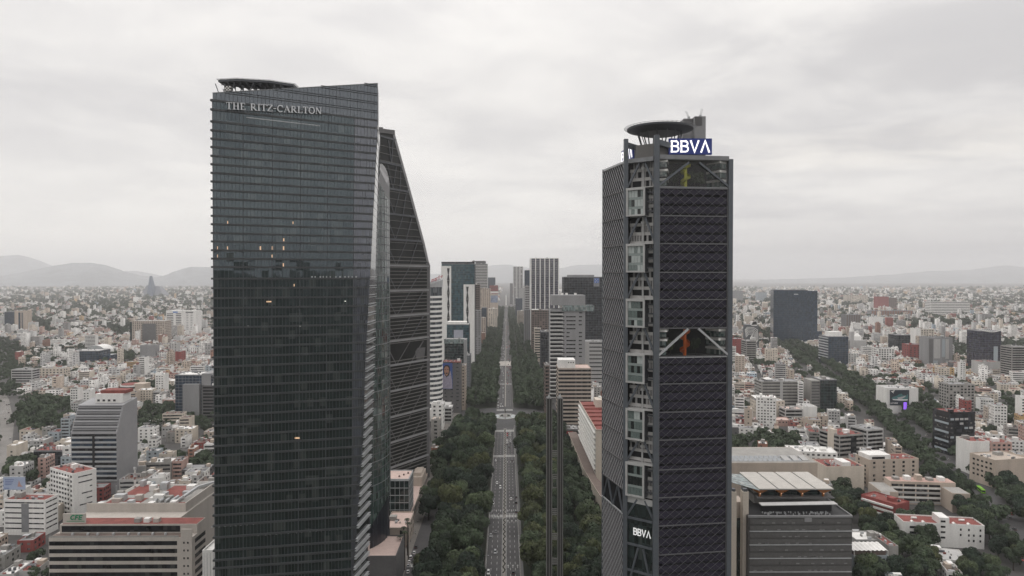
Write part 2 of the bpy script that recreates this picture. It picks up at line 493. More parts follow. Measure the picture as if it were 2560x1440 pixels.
GLY = {
 'B!': (0.78, [([(0.1, 0.0), (0.1, 1.0)], .135), ([(0.0, 0.93)] + [(0.45, 0.93)] + arc(0.45, 0.73, 0.2, 0.2, 90, -90, 6) + [(0.0, 0.53)], .12), ([(0.3, 0.52), (0.48, 0.52)] + arc(0.48, 0.295, 0.21, 0.225, 90, -90, 6) + [(0.0, 0.07)], .12)]),
 'V!': (0.86, [([(0.07, 1.0), (0.42, 0.05), (0.78, 1.0)], .15)]),
 'A!': (0.86, [([(0.07, 0.0), (0.43, 0.95), (0.80, 0.0)], .15)]),
 'T': (0.78, [([(.38, 0.03), (.38, 0.97)], T_), ([(.02, .96), (.74, .96)], t_), ([(.04, .97), (.04, .78)], t_), ([(.72, .97), (.72, .78)], t_), serif(.38, .03, .34)]),
 'H': (0.92, [([(.2, 0.03), (.2, .97)], T_), ([(.7, .03), (.7, .97)], T_), ([(.2, .5), (.7, .5)], t_), serif(.2, .03, .36), serif(.7, .03, .36), serif(.2, .97, .36), serif(.7, .97, .36)]),
 'E': (0.76, [([(.2, 0.03), (.2, .97)], T_), ([(.06, .97), (.64, .97)], t_), ([(.06, .03), (.68, .03)], t_), ([(.2, .52), (.5, .52)], t_), ([(.64, .99), (.64, .76)], t_), ([(.68, 0.02), (.68, .26)], t_), ([(.5, .62), (.5, .42)], .05)]),
 'R': (0.9, [([(.2, 0.03), (.2, .97)], T_), ([(.1, .95), (.4, .95)] + arc(.42, .72, .2, .23, 90, -90, 6) + [(.2, .49)], .1), ([(.4, .49), (.78, .03)], T_), serif(.2, .03, .34), serif(.82, .03, .2)]),
 'I': (0.46, [([(.22, .03), (.22, .97)], T_), serif(.22, .03, .36), serif(.22, .97, .36)]),
 'Z': (0.8, [([(.68, .94), (.1, .06)], T_), ([(.06, .95), (.72, .95)], t_), ([(.06, .05), (.74, .05)], t_), ([(.07, .97), (.07, .76)], t_), ([(.73, .03), (.73, .26)], t_)]),
 '-': (0.5, [([(.06, .45), (.4, .45)], .12)]),
 'C': (0.86, [(arc(.46, .5, .37, .47, 48, 312, 14), .13), ([(.72, .98), (.72, .72)], t_)]),
 'A': (0.94, [([(.12, .03), (.45, .97)], t_), ([(.42, .97), (.8, .03)], T_), ([(.24, .34), (.66, .34)], t_), serif(.12, .03, .24), serif(.8, .03, .3)]),
 'L': (0.74, [([(.2, .03), (.2, .97)], T_), ([(.06, .03), (.68, .03)], t_), ([(.68, .02), (.68, .28)], t_), serif(.2, .97, .36)]),
 'O': (0.94, [(arc(.46, .5, .38, .47, 0, 337.5, 15), .13)]),
 'N': (0.96, [([(.16, .03), (.16, .97)], t_), ([(.14, .97), (.76, .03)], T_), ([(.76, .03), (.76, .97)], t_), serif(.16, .03, .26), serif(.76, .97, .26)]),
 'F!': (0.66, [([(.12, 0), (.12, 1)], .2), ([(.12, .91), (.62, .91)], .18), ([(.12, .5), (.54, .5)], .18)]),
 'E!': (0.7, [([(.12, 0), (.12, 1)], .2), ([(.12, .91), (.64, .91)], .18), ([(.12, .5), (.58, .5)], .18), ([(.12, .09), (.64, .09)], .18)]),
 'C!': (0.84, [(arc(.48, .5, .36, .42, 45, 315, 12), .2)]),
 'M!': (0.95, [([(.1, 0), (.1, .7)], .16), ([(.1, .55)] + arc(.3, .52, .18, .18, 180, 0, 5)[1:] + [(.48, 0)], .15), ([(.48, .5)] + arc(.66, .52, .18, .18, 180, 0, 5)[1:] + [(.84, 0)], .15)]),
 'P!': (0.75, [([(.1, -.3), (.1, .7)], .16), (arc(.38, .35, .26, .3, 0, 330, 11), .15)]),
 'a!': (0.75, [(arc(.36, .35, .26, .3, 0, 330, 11), .15), ([(.62, 0), (.62, .7)], .15)]),
 'f!': (0.5, [([(.2, 0), (.2, .85), (.34, .98), (.5, .96)], .15), ([(.02, .64), (.45, .64)], .13)]),
 'r!': (0.5, [([(.12, 0), (.12, .7)], .16), ([(.12, .45), (.28, .64), (.46, .62)], .14)]),
 'e!': (0.75, [([(.1, .36), (.6, .36)], .12), (arc(.36, .35, .26, .3, 0, 310, 11), .15)]),
 'U!': (0.8, [([(.12, 1), (.12, .35)] + arc(.4, .35, .28, .3, 180, 360, 8) + [(.68, 1)], .18)]),
 'S!': (0.75, [(arc(.38, .73, .24, .22, 30, 250, 8) + arc(.38, .27, .26, .24, 70, -150, 8), .17)]),
 'Y!': (0.8, [([(.08, 1), (.4, .5), (.4, 0)], .18), ([(.72, 1), (.4, .5)], .17)]),
 'D!': (0.8, [([(.12, 0), (.12, 1)], .19), ([(.12, .92), (.34, .92)] + arc(.34, .5, .34, .42, 90, -90, 8) + [(.12, .08)], .17)]),
 'I!': (0.34, [([(.16, 0), (.16, 1)], .19)]),
 'R!': (0.8, [([(.12, 0), (.12, 1)], .19), ([(.12, .92), (.42, .92)] + arc(.42, .7, .2, .22, 90, -90, 6) + [(.12, .48)], .17), ([(.36, .48), (.68, 0)], .18)]),
 ' ': (0.5, []),
}
def letters(T, text, p0, p1, hgt, depth, m, italic=0.0, keys=None, name='letter', up=(0, 0, 1), gap=0.06, end='!'):
    """Letters along p0->p1 (world), each one a part of T; height hgt, standing proud by depth."""
    p0, p1 = Vector(p0), Vector(p1)
    ks = keys or [c if c in (' ', '-') else c + end for c in text]
    tot = sum(GLY[k][0] + gap for k in ks)
    u = (p1 - p0); Lg = u.length; u.normalize()
    upv = Vector(up)
    nrm = u.cross(upv).normalized()                    # towards the reader
    sx = Lg / tot; x = 0.0
    for k in ks:
        w, strokes = GLY[k]
        mb = MB()
        for si, (pts, th) in enumerate(strokes):
            d1 = depth + si * 0.012
            sc_ = [((px_ + italic * py_) * sx, py_ * hgt) for px_, py_ in pts]
            closed = (k in ('O',)) and si == 0
            for q in stroke(sc_, th * (hgt + sx) / 2, closed):
                W = [p0 + u * (x * sx + a.x) + upv * a.y for a in q]
                mb.hexa([W[0], W[1], W[1] + nrm * d1, W[0] + nrm * d1], [W[3], W[2], W[2] + nrm * d1, W[3] + nrm * d1])
        if strokes: part(name, mb, m, T, world=True)
        x += w + gap
# ---------------------------------------------------------------- the curved hotel tower on the left
LEDGE_PY = [253, 276, 306, 328, 349, 370, 392, 413, 434.7, 456, 478, 499, 521, 542, 563, 585, 606, 628, 649, 670, 699, 723, 748, 773, 797, 822, 847, 871, 896, 920, 946, 969, 993.5, 1018, 1042, 1067, 1093, 1118, 1142, 1167, 1192, 1217, 1240, 1267, 1291, 1317, 1346, 1379, 1403, 1423]
YL = 270.0
FX = ([209, 330, 550, 700, 900, 1100, 1372, 1450], [946, 944, 932, 925, 914, 908, 888, 882])
RX = ([209, 400, 550, 700, 900, 1100, 1372, 1450], [947.5, 946, 942, 938, 933, 927, 920, 918])
def rz_plan(z):
    """Plan of the tower at height z: left corner, bend, right fold, rear right."""
    ym = 279 + 20 * (z - 55) / 183
    pyl = proj(-112, YL, z)[1]
    xl = at(np.interp(pyl, [230, 1440], [531, 538]), pyl, YL).x
    pym = proj(-62, ym, z)[1]
    xm = at(np.interp(pym, [300, 1372], [886, 879]), pym, ym).x
    k = (ym - YL) / (xm - xl)
    yf = ym
    for _ in range(4):
        pyf = proj(-55, yf, z)[1]
        xf = at(float(np.interp(pyf, *FX)), pyf, yf).x
        yf = ym + (xf - xm) * k
    yr = yf + 16
    pyr = proj(-55, yr, z)[1]
    xr = at(float(np.interp(pyr, *RX)), pyr, yr).x
    return Vector((xl, YL)), Vector((xm, ym)), Vector((xf, yf)), Vector((xr, yr))
M_RG = glassmat('hotel_glass', (0.008, 0.012, 0.012), 2.08, 0.03, (2.4, 400.0, 3.45), 1.7, (0.04, 0.045, 0.043), 0.12, (.78, .92, 1, 1), .02)
M_RGP = glassmat('hotel_parapet_glass', (0.05, 0.058, 0.07), 2.25, 0.06, (1.45, 400.0, 40.0), 1.06, (0.07, 0.075, 0.085), 0.0, (.86, .93, 1, 1))
hot = thing('hotel_tower', 'tall dark glass hotel tower with closely stacked ledges and serif lettering near its top', 'skyscraper', (-88, 290, 0))
lv = [zat(p, YL, 531) for p in LEDGE_PY]
fh = lv[0] - lv[1]
ext = [lv[0] + 3.75 * (i + 1) for i in range(4)]
zl0 = zat(233, YL, 531)
PT = rz_plan(lv[0])
zr0 = zat(209, PT[2].y, 946)
def P3(a, z): return (a.x, a.y, z)
def seg(a, b, t): return a + (b - a) * t
lv2 = lv + [lv[-1] - 4.1 * (i + 1) for i in range(9)] 
lv2 = [z for z in lv2 if z > 2] + [0.0]
mull, strip_g, core = MB(), MB(), MB()
NP = 5
for i in range(len(lv2) - 1):
    z1, z0 = lv2[i], lv2[i + 1]
    A = B = rz_plan((z0 + z1) / 2)
    for k in range(NP):
        t0, t1 = k / NP, (k + 1) / NP
        ja, jb, jt = rnd.uniform(-.02, .02), rnd.uniform(-.02, .02), rnd.uniform(-.018, .018)
        a0, a1 = seg(A[0], A[1], t0), seg(A[0], A[1], t1)
        q = [(a0.x, a0.y + ja, z0 + .02), (a1.x, a1.y + jb, z0 + .02), (a1.x, a1.y + jb + jt, z1 - .02), (a0.x, a0.y + ja + jt, z1 - .02)]
        part('glass_pane', MB().poly(q), M_RG, hot, world=True)
    strip_g.poly([P3(A[1], z0), P3(A[2], z0), P3(B[2], z1), P3(B[1], z1)])
    strip_g.poly([P3(A[2], z0), P3(A[3], z0), P3(B[3], z1), P3(B[2], z1)], 1)
    bk = Vector((0, 34))
    al, ar, bl, br = A[0] + bk, A[3] + Vector((-3, 20)), B[0] + bk, B[3] + Vector((-3, 20))
    strip_g.poly([P3(A[3], z0), P3(ar, z0), P3(br, z1), P3(B[3], z1)], 1)
    strip_g.poly([P3(ar, z0), P3(al, z0), P3(bl, z1), P3(br, z1)], 1)
    strip_g.poly([P3(al, z0), P3(A[0], z0), P3(B[0], z1), P3(bl, z1)], 1)
    n = 40
    for k in range(n + 1):
        w = 0.28 if k % 8 == 0 else 0.09
        a, b = seg(A[0], A[1], k / n), seg(B[0], B[1], k / n)
        mull.bar((a.x, a.y - .06, z0), (b.x, b.y - .06, z1), w, 0.12, (0, 1, 0))
    for k in range(1, 8):
        a, b = seg(A[1], A[2], k / 7), seg(B[1], B[2], k / 7)
        mull.bar((a.x, a.y - .06, z0), (b.x, b.y - .06, z1), 0.08, 0.14, (0, 1, 0))
part('side_glazing', strip_g, [glassmat('hotel_corner_glass', (0.06, 0.065, 0.08), 2.2, 0.05, (1.4, 1.4, 3.45), 1.3, (0.06, 0.065, 0.07), .1, (.88, .92, 1, 1)), glassmat('hotel_side_glass', (0.02, 0.022, 0.025), 1.7, 0.05, (3, 3, 3.5), 1.5)], hot, world=True, kind='stuff')
part('mullions', mull, M_STEEL, hot, world=True, kind='stuff')
M_HLEDGE = mat('hotel_ledge', (0.05, 0.053, 0.056), 0.5, 0.2, 0.2)
def ledge(z, h=0.75, d=0.5, t0=0.0, dark=False):
    A = rz_plan(z)
    mb = MB()
    a = seg(A[0], A[2], t0) if t0 else A[0]
    if not t0:
        mb.hexa([(a.x - .75, a.y - d, z), (a.x, a.y - d, z), (a.x, a.y + 2.5, z), (a.x - .75, a.y + 2.5, z)],
                [(a.x - .75, a.y - d, z + h), (a.x, a.y - d, z + h), (a.x, a.y + 2.5, z + h), (a.x - .75, a.y + 2.5, z + h)])
    pts = [a, A[1], A[2]] if not t0 else [a, A[2]]
    for p, q in zip(pts, pts[1:]):
        mb.hexa([(p.x, p.y - d, z), (q.x, q.y - d, z), (q.x, q.y, z), (p.x, p.y, z)], [(p.x, p.y - d, z + h), (q.x, q.y - d, z + h), (q.x, q.y, z + h), (p.x, p.y, z + h)])
    p, q = A[2], A[3]
    for dz in ((0.0, 1.0) if z < 172 else ()):                         # twin fins on the folded side
        mb.hexa([(p.x, p.y - d, z + dz), (p.x + .9, p.y - d, z + dz), (q.x + .9, q.y, z + dz), (q.x, q.y, z + dz)],
                [(p.x, p.y - d, z + dz + .2), (p.x + .9, p.y - d, z + dz + .2), (q.x + .9, q.y, z + dz + .2), (q.x, q.y, z + dz + .2)], 1)
    part('ledge', mb, [M_HLEDGE, M_LIGHTM], hot, world=True)
for z in lv2[:-1]: ledge(z)
# parapet: panes cut by the sloping roof line
A = rz_plan(lv[0])
def pt(t):
    L1 = (A[1] - A[0]).length; L2 = (A[2] - A[1]).length; s = t * (L1 + L2)
    return seg(A[0], A[1], s / L1) if s <= L1 else seg(A[1], A[2], (s - L1) / L2)
def zroof(t): return zl0 + (zr0 - zl0) * t
npan = 44
for k in range(npan):
    t0, t1 = k / npan + .0009, (k + 1) / npan - .0009
    a, b = pt(t0), pt(t1)
    part('parapet_pane', MB().hexa([(a.x, a.y, lv[0]), (b.x, b.y, lv[0]), (b.x, b.y + .3, lv[0]), (a.x, a.y + .3, lv[0])], [(a.x, a.y, zroof(t0)), (b.x, b.y, zroof(t1)), (b.x, b.y + .3, zroof(t1)), (a.x, a.y + .3, zroof(t0))]), M_RGP, hot, world=True)
mb = MB()
a, b = pt(0), pt(1)
for k in range(22):
    p_, q_ = pt(k / 22), pt((k + 1) / 22)
    mb.poly([(p_.x, p_.y + .34, lv[0]), (q_.x, q_.y + .34, lv[0]), (q_.x, q_.y + .34, zroof((k + 1) / 22)), (p_.x, p_.y + .34, zroof(k / 22))])
mb.bar((a.x, a.y + .1, zl0 + .12), (b.x, b.y + .1, zr0 + .12), 0.5, 0.3)
c = A[3]
mb.hexa([(b.x - .3, b.y, lv[0]), (b.x, b.y, lv[0]), (c.x, c.y, lv[0]), (c.x - .3, c.y, lv[0])], [(b.x - .3, b.y, zr0), (b.x, b.y, zr0), (c.x, c.y, zr0), (c.x - .3, c.y, zr0)])
part('coping', mb, M_LEDGE, hot, world=True)
for z in ext:
    t = (z - zl0) / (zr0 - zl0)
    if t < 0.95:
        t = max(0.001, t + 0.02); a, b = pt(t), pt(1)
        for dz in (0, .8): part('ledge', MB().bar((a.x, a.y - .15, z + dz), (b.x, b.y - .15, z + dz), .4, .22), M_STEEL, hot, world=True)
zf = lv[0] - 0.5
mb = MB().poly([P3(A[0], zf), P3(A[2], zf), P3(A[3], zf), P3(A[3] + Vector((-3, 20)), zf), P3(A[0] + Vector((0, 34)), zf)])
part('roof', mb, M_DGREY, hot, world=True)
# top dining floor: pale cornice and lit slits lower down
a, b = seg(A[0], A[1], .22), seg(A[0], A[1], .99)
z = lv[1] - 1.3
part('cornice', MB().bar((a.x, a.y - .3, z), (b.x, b.y - .3, z), .4, .35), M_LIGHTM, hot, world=True)
for px, py, w, h in ((569, 620, 2, 8), (544, 620, 2, 8), (650, 620, 3, 9), (679, 620, 3, 9), (707, 620, 3, 9), (679, 640, 2, 7), (707, 662, 3, 8), (569, 556, 2, 7), (729, 556, 2, 6), (544, 640, 2, 7), (707, 599, 3, 7), (735, 713, 2, 6), (668, 754, 22, 3), (740, 1095, 18, 4), (862, 753, 5, 2), (622, 816, 3, 3), (640, 816, 3, 3), (745, 815, 14, 2), (801, 814, 3, 3), (863, 811, 3, 3)):
    f = (px - 531) / 354
    yy = YL + f * (20 if py < 900 else 14) * 1.0
    p = at(px, py, yy)
    A_ = rz_plan(p.z); yy = seg(A_[0], A_[1], min(1, max(0, (p.x - A_[0].x) / (A_[1].x - A_[0].x)))).y - .12
    k = yy / F
    warm = w < 4 and h > 5 or py == 754 or py == 1095
    part('lit_window', MB().box(p.x - w * k / 2, p.x + w * k / 2, yy, yy + .06, p.z - h * k / 2, p.z + h * k / 2), M_LAMP if warm else M_WLAMP, hot, world=True)
for z, x0, x1, step in ((zat(694, 285, 800), 770, 880, 8), (zat(1335, 275, 700), 655, 870, 13), (zat(1307, 275, 580), 552, 650, 12)):
    px = x0
    while px < x1:
        A_ = rz_plan(z); x = xat(px, 280, 720); yy = seg(A_[0], A_[1], (x - A_[0].x) / (A_[1].x - A_[0].x)).y - .12
        part('pale_blind', MB().box(x, x + rnd.uniform(.4, .8), yy, yy + .06, z, z + .6), M_LIGHTM, hot, world=True)
        px += step * rnd.uniform(.8, 1.6)
sgn = thing('hotel_sign', 'silver serif lettering fixed across the top of the tall dark hotel tower', 'sign', (-105, 272, 236))
def onf(px, py, off=.9):
    f = (px - 531) / 354; y = YL + 25 * f
    for _ in range(3):
        p = at(px, py, y); A_ = rz_plan(p.z); y = seg(A_[0], A_[1], (p.x - A_[0].x) / (A_[1].x - A_[0].x)).y - off
    return at(px, py, y)
p0, p1 = onf(565, 273), onf(805, 286)
letters(sgn, '', p0, p1, 2.75, 0.35, mat('sign_silver', (0.62, 0.63, 0.65), 0.5, 0.1), keys=list('THE') + [' '] + list('RITZ') + ['-'] + list('CARLTON'), gap=0.03)
d = (p1 - p0); mb = MB()
for k in range(34):
    q = p0 + d * (k / 33); mb.bar((q.x, q.y + .1, q.z - .9), (q.x, q.y + .1, q.z + .1), .12)
mb.bar(p0 + Vector((0, .3, -.1)), p1 + Vector((0, .3, -.1)), .12)
part('sign_frame', mb, M_STEEL, sgn, world=True)
# helipad
hp = thing('helipad', 'dark polygonal helipad deck on trusses above the hotel tower roof', 'helipad', (-113, 302, 238))
cx, cyy, zt, r = xat(646, 299, 210), 299.0, zat(209, 299, 646), 15.6
oc = [(r * math.cos(math.pi / 8 + i * math.pi / 4) * 1.03, r * .42 * math.sin(math.pi / 8 + i * math.pi / 4) + r * math.cos(math.pi / 8 + i * math.pi / 4) * .22) for i in range(8)]
part('deck', MB().prism([(cx + x, cyy + y) for x, y in oc], zt - .9, zt), M_STEEL, hp, world=True)
mb = MB()
for i in range(8):
    a, b = oc[i], oc[(i + 1) % 8]
    for f in (1.0, 1.04): mb.bar((cx + a[0] * f, cyy + a[1] * f, zt + (f - 1) * 6), (cx + b[0] * f, cyy + b[1] * f, zt + (f - 1) * 6), .1)
    for k in range(6):
        q = (a[0] + (b[0] - a[0]) * k / 6, a[1] + (b[1] - a[1]) * k / 6)
        mb.bar((cx + q[0], cyy + q[1], zt), (cx + q[0] * 1.04, cyy + q[1] * 1.04, zt + .25), .1)
part('safety_net', mb, M_STEEL, hp, world=True)
mb = MB()
for i in range(-5, 6):
    h = math.sqrt(max(0, (r * .92) ** 2 - (i * 2.6) ** 2))
    mb.bar((cx + i * 2.6, cyy - h * .4 + i * .57, zt - 1.5), (cx + i * 2.6, cyy + h * .4 + i * .57, zt - 1.5), .3, 1.1)
part('joists', mb, M_STEEL, hp, world=True)
mb = MB()
for sx in (-.75, -.3, .25, .7):
    for sy in (-.5, .5):
        q = (cx + r * sx, cyy + r * sy * .5 + r * sx * .22)
        mb = MB().bar((q[0], q[1], lv[0] - .5), (q[0], q[1], zt - 1.9), .5)
        mb.bar((q[0], q[1], lv[0] + 2), (q[0] + 4, q[1], zt - 1.9), .28); mb.bar((q[0], q[1], lv[0] + 2), (q[0] - 4, q[1], zt - 1.9), .28)
        part('truss_leg', mb, M_STEEL, hp, world=True)
mb = MB()
a = at(553, 197, 295); b = at(562, 200, 300)
for k in range(5): mb.bar((a.x, a.y, a.z - k * .6), (b.x, b.y, b.z - k * .6), .14)
mb.bar(a, (a.x + .3, a.y, a.z - 3), .14); mb.bar(b, (b.x, b.y, b.z - 3.6), .16)
part('railing', mb, M_LIGHTM, hp, world=True)
a = at(640, 200, 303)
mb = MB().bar((a.x + 1.6, a.y, zt), (a.x + 1.6, a.y, zt + 2.8), .1).bar((a.x + 1.6, a.y, zt + 2.7), (a.x + 2.5, a.y, zt + 2.2), .3)
part('windsock', mb, M_STEEL, hp, world=True)
chk = thing('checkered_tank', 'small black and white checkered tank under the helipad edge', 'tank', tuple(at(569, 231, 292)))
p = at(569, 222, 292); mb = MB(); s = .62
for i in range(4):
    for k in range(4):
        mb.box(p.x - 1.25 + i * s, p.x - 1.25 + i * s + s, p.y, p.y + 2.4, p.z - 1.3 + k * s, p.z - 1.3 + k * s + s - .01, (i + k) % 2)
part('checks', mb, [M_WHITE, M_BLACK], chk, world=True)
part('stem', MB().cyl(p.x, p.y + 1.2, lv[0] - .4, p.z - 1.31, .9), M_STEEL, chk, world=True)

# ---------------------------------------------------------------- green curved tower behind it
gt = thing('curved_glass_tower', 'slim green glass tower with bowed facade squeezed between the two dark towers', 'skyscraper', (-87, 400, 0))
Yc = 400.0
xr = xat(972.5, Yc, 800)
ea, eb = 19.0, 28.0
def gring(z, sx=1.0, n=40):
    return [(xr - ea + ea * sx * math.cos(t), Yc + eb * sx * math.sin(t), z) for t in [2 * math.pi * i / n for i in range(n)]]
def gtop(x):                      # roof falls in a curve towards the avenue
    u = max(0, min(1, (x - (xr - 8.5)) / 8.5))
    return 239 - 17 * u ** 1.8
M_GG = glassmat('green_glass', (0.035, 0.055, 0.052), 1.8, 0.05, (1.5, 1.5, 3.9), 1.5, (0.10, 0.14, 0.13), .15)
mb = MB(); zs = [z for z in np.arange(46, 222.1, 4.3)]
def gbot(x): return 29 + 15 * max(0, min(1, (x - (xr - 9)) / 9))
n = 40
for i in range(n):
    c0, c1 = gring(0)[i], gring(0)[(i + 1) % n]
    mb.poly([(c0[0], c0[1], gbot(c0[0])), (c1[0], c1[1], gbot(c1[0])), (c1[0], c1[1], gtop(c1[0]) - 8), (c0[0], c0[1], gtop(c0[0]) - 8)])
part('glass_skin', mb, M_GG, gt, world=True)
mb = MB()
for i in range(n):
    c0, c1 = gring(0)[i], gring(0)[(i + 1) % n]
    mb.poly([(c0[0], c0[1], gtop(c0[0]) - 8), (c1[0], c1[1], gtop(c1[0]) - 8), (c1[0], c1[1], gtop(c1[0])), (c0[0], c0[1], gtop(c0[0]))])
mb.poly([(x, y, gtop(x)) for x, y, _ in gring(0)])
part('crown', mb, M_GREY, gt, world=True)
for z in zs:
    if z > 226: continue
    a, b = gring(z, 1.006), gring(z + .5, 1.006)
    mb = MB()
    for i in list(range(0, 9)) + list(range(28, 40)):
        j = (i + 1) % n
        if a[i][2] < gtop(a[i][0]) - 9: mb.poly([a[i], a[j], b[j], b[i]])
    if mb.f: part('floor_band', mb, M_STEEL if int(z / 4.3) % 3 else M_LEDGE, gt, world=True)
mb = MB()
for i in range(0, 40):
    c = gring(0, 1.004)[i]
    mb.bar((c[0], c[1], gbot(c[0])), (c[0], c[1], gtop(c[0]) - 8), .14)
part('mullions', mb, M_LEDGE, gt, world=True, kind='stuff')
mb = MB().prism([(x, y) for x, y, _ in gring(0, .965)], 0, 46)
part('podium', mb, mat('dark_blue_podium', (0.016, 0.018, 0.026), 0.35, 0.3, 0.2), gt, world=True)
mb = MB()
for i in range(0, 40):
    for k in range(7):
        c0 = gring(0, .972)[i]
        z = 3 + k * 5 + rnd.uniform(-1, 1)
        if rnd.random() < .55: mb.bar((c0[0], c0[1], z), (c0[0], c0[1], z + rnd.uniform(3, 6)), .9, .2)
part('podium_fins', mb, mat('podium_fin', (0.05, 0.055, 0.075), 0.4, 0.2), gt, world=True, kind='stuff')

# ---------------------------------------------------------------- sloping louvred tower
lt = thing('sloping_tower', 'dark louvred tower with diagonal bracing and a long sloping concrete edge', 'skyscraper', (-80, 570, 0))
def yp_(px): return 532 + (px - 946) / 129 * 54
def fp(px, py, off=0.0):
    return at(px, py, yp_(px) - off)
SLOPE = ([325, 330, 470, 612, 655, 664, 1200], [980, 985, 1024, 1062, 1071.5, 1075, 1074])
def xe(py): return float(np.interp(py, *SLOPE))
poly = [(946, 1500), (946, 325), (985, 330), (1024, 470), (1062, 612), (1071.5, 655), (1075, 664), (1074, 1190), (1074, 1500)]
fr = [fp(x, y, 0) for x, y in poly]
bk = Vector((-21, 45, 0))
mb = MB(); nn = len(fr)
mb.poly(fr[::-1])
for i in range(nn):
    a, b = fr[i], fr[(i + 1) % nn]
    mb.poly([a, b, b + bk, a + bk], 1)
mb.poly([p + bk for p in fr], 1)
part('body', mb, [mat('louvre_glass', (0.010, 0.011, 0.011), 0.3, 0.3, 0.3, ior=1.3), M_CONC], lt, world=True)
ed = [(985, 330), (1024, 470), (1062, 612), (1071.5, 655), (1074.5, 664), (1073.5, 1190), (1073, 1420)]
for (x0, y0), (x1, y1) in zip(ed, ed[1:]):
    wpx = 4.5 if y1 < 660 else 7
    a, b, c, d = fp(x0 - wpx, y0 + 2, .7), fp(x0 + .3, y0, .7), fp(x1 + .3, y1, .7), fp(x1 - wpx, y1, .7)
    o = Vector((0, 2.0, 0))
    part('concrete_edge', MB().hexa([d, c, c + o, d + o], [a, b, b + o, a + o]), M_GREY if y1 < 660 else M_DGREY, lt, world=True)
a, b = fp(946, 326, .8), fp(985, 331, .8); part('roof_beam', MB().bar(a, b, 1.8, 3.3), M_DGREY, lt, world=True)
p = fp(950, 323, -2); part('roof_box', MB().box(p.x - 1, p.x + 2, p.y, p.y + 3, p.z - 1, p.z + 1.6), M_DGREY, lt, world=True)
big = [350, 412, 474, 536, 599, 664, 727, 790, 852, 912, 976, 1040, 1103, 1165]
M_LV = mat('louvre_metal', (0.15, 0.147, 0.14), 0.6, 0.15, 0.3)
py = 372.0
def slope(px, py):            # a level line on this facade, seen from the camera
    z = fp(972, py).z
    return z
while py < 1196:
    if not 866 < py < 902:
        z = fp(985, py).z
        x1 = xe(py) - (6 if py < 660 else 8)
        a = fp(946, py, .55); b = fp(x1, py, .55); a.z = z; b.z = z
        if py > 640 or int(py / 9) % 2: part('louvre', MB().bar(a, b, 1.2, .33 if py < 640 else .5), M_LV, lt, world=True)
    py += 9.0
for yb in big:
    z = fp(985, yb).z; a = fp(946, yb, .7); b = fp(xe(yb) - 4, yb, .7); a.z = z; b.z = z
    part('main_beam', MB().bar(a, b, 1.5, 1.5), M_STEEL if yb < 640 else M_GREY, lt, world=True)
for i in range(len(big) - 1):
    yt, yb = big[i], big[i + 1]
    for fx0, fx1 in ((.18, .52), (.5, .84), (.75, .97), (.18, -.12)):
        w0, w1 = xe(yb) - 972, xe(yt) - 972
        x0, x1 = 972 + fx0 * w0, 972 + fx1 * w1
        if x1 < xe(yt) - 5 and i != 13:
            part('brace', MB().bar(fp(x0, yb, .8), fp(x1, yt, .8), .95, .75), M_STEEL if yb < 900 else M_DGREY, lt, world=True)
a = [fp(985, 902, .5), fp(1060, 899, .5), fp(1064, 868, .5), fp(1020, 872, .5)]
part('sky_lobby_wall', MB().poly(a), M_DGREY, lt, world=True)
# ---------------------------------------------------------------- the latticed bank tower on the right
C2, C3, C1, A0 = Vector((67.2, 310)), Vector((101.8, 314.5)), Vector((55.0, 319)), Vector((48.7, 347))
bk = thing('bank_tower', 'dark violet latticed tower with glazed corner boxes and a blue sign on its roof', 'skyscraper', (75, 330, 0))
def zr(py): return zat(py, 312, 1735)
M_COL = mat('blue_grey_steel', (0.10, 0.112, 0.128), 0.5, 0.15, 0.2, 0.2)
M_PANEL = mat('violet_panel', (0.025, 0.022, 0.037), 0.6, 0.35, 0.12, ior=1.25, rand=0.2)
M_BARL = mat('lattice_metal', (0.14, 0.14, 0.15), 0.5, 0.15, 0.3, 0.2)
M_FIN = mat('pale_fin', (0.34, 0.34, 0.35), 0.5, 0.12, 0.3)
u3 = (C3 - C2).normalized(); L3 = (C3 - C2).length
n3 = Vector((u3.y, -u3.x))
def pr(u, z, off=0.0):
    q = C2 + u3 * u + n3 * off
    return Vector((q.x, q.y, z))
z_roof, z_g1, z_g2a, z_g2b = zr(398), zr(467), zr(820), zr(890)
# inner body, set back so that gardens and the corner read as recesses
E_, G_ = Vector((109, 336)), Vector((98, 358))
i2 = Vector((69.7, 313.3)); i3 = C3 - n3 * 1.2 - u3 * .6
i2b = pr(3.0, 0, -1.2)
body = [(i2b.x, i2b.y), (i3.x, i3.y), (E_.x - 1, E_.y), (G_.x, G_.y - 1), (A0.x + 1.2, A0.y - .5), (57.9, 322.0), (i2.x, i2.y)]
corner_in = [(C1.x + 2.9, C1.y + 2.2), (i2.x, i2.y)]
def bodyp(z0, z1, inset=0.0):
    p = list(body)
    if inset:
        a = C2 - n3 * inset + u3 * 3; b = C3 - n3 * inset - u3 * .6
        p[0], p[1] = (a.x, a.y), (b.x, b.y)
    return MB().prism(p, z0, z1)
M_CORE = mat('dark_interior', (0.014, 0.015, 0.017), 0.6, 0.3, 0.2, ior=1.25)
part('core', bodyp(0, z_g2b - .3), M_CORE, bk, world=True)
part('core', bodyp(z_g2b - .3, z_g2a + .3, 9), M_CORE, bk, world=True)
part('core', bodyp(z_g2a + .3, z_g1), M_CORE, bk, world=True)
part('core', bodyp(z_g1, z_roof - .6, 9), M_CORE, bk, world=True)
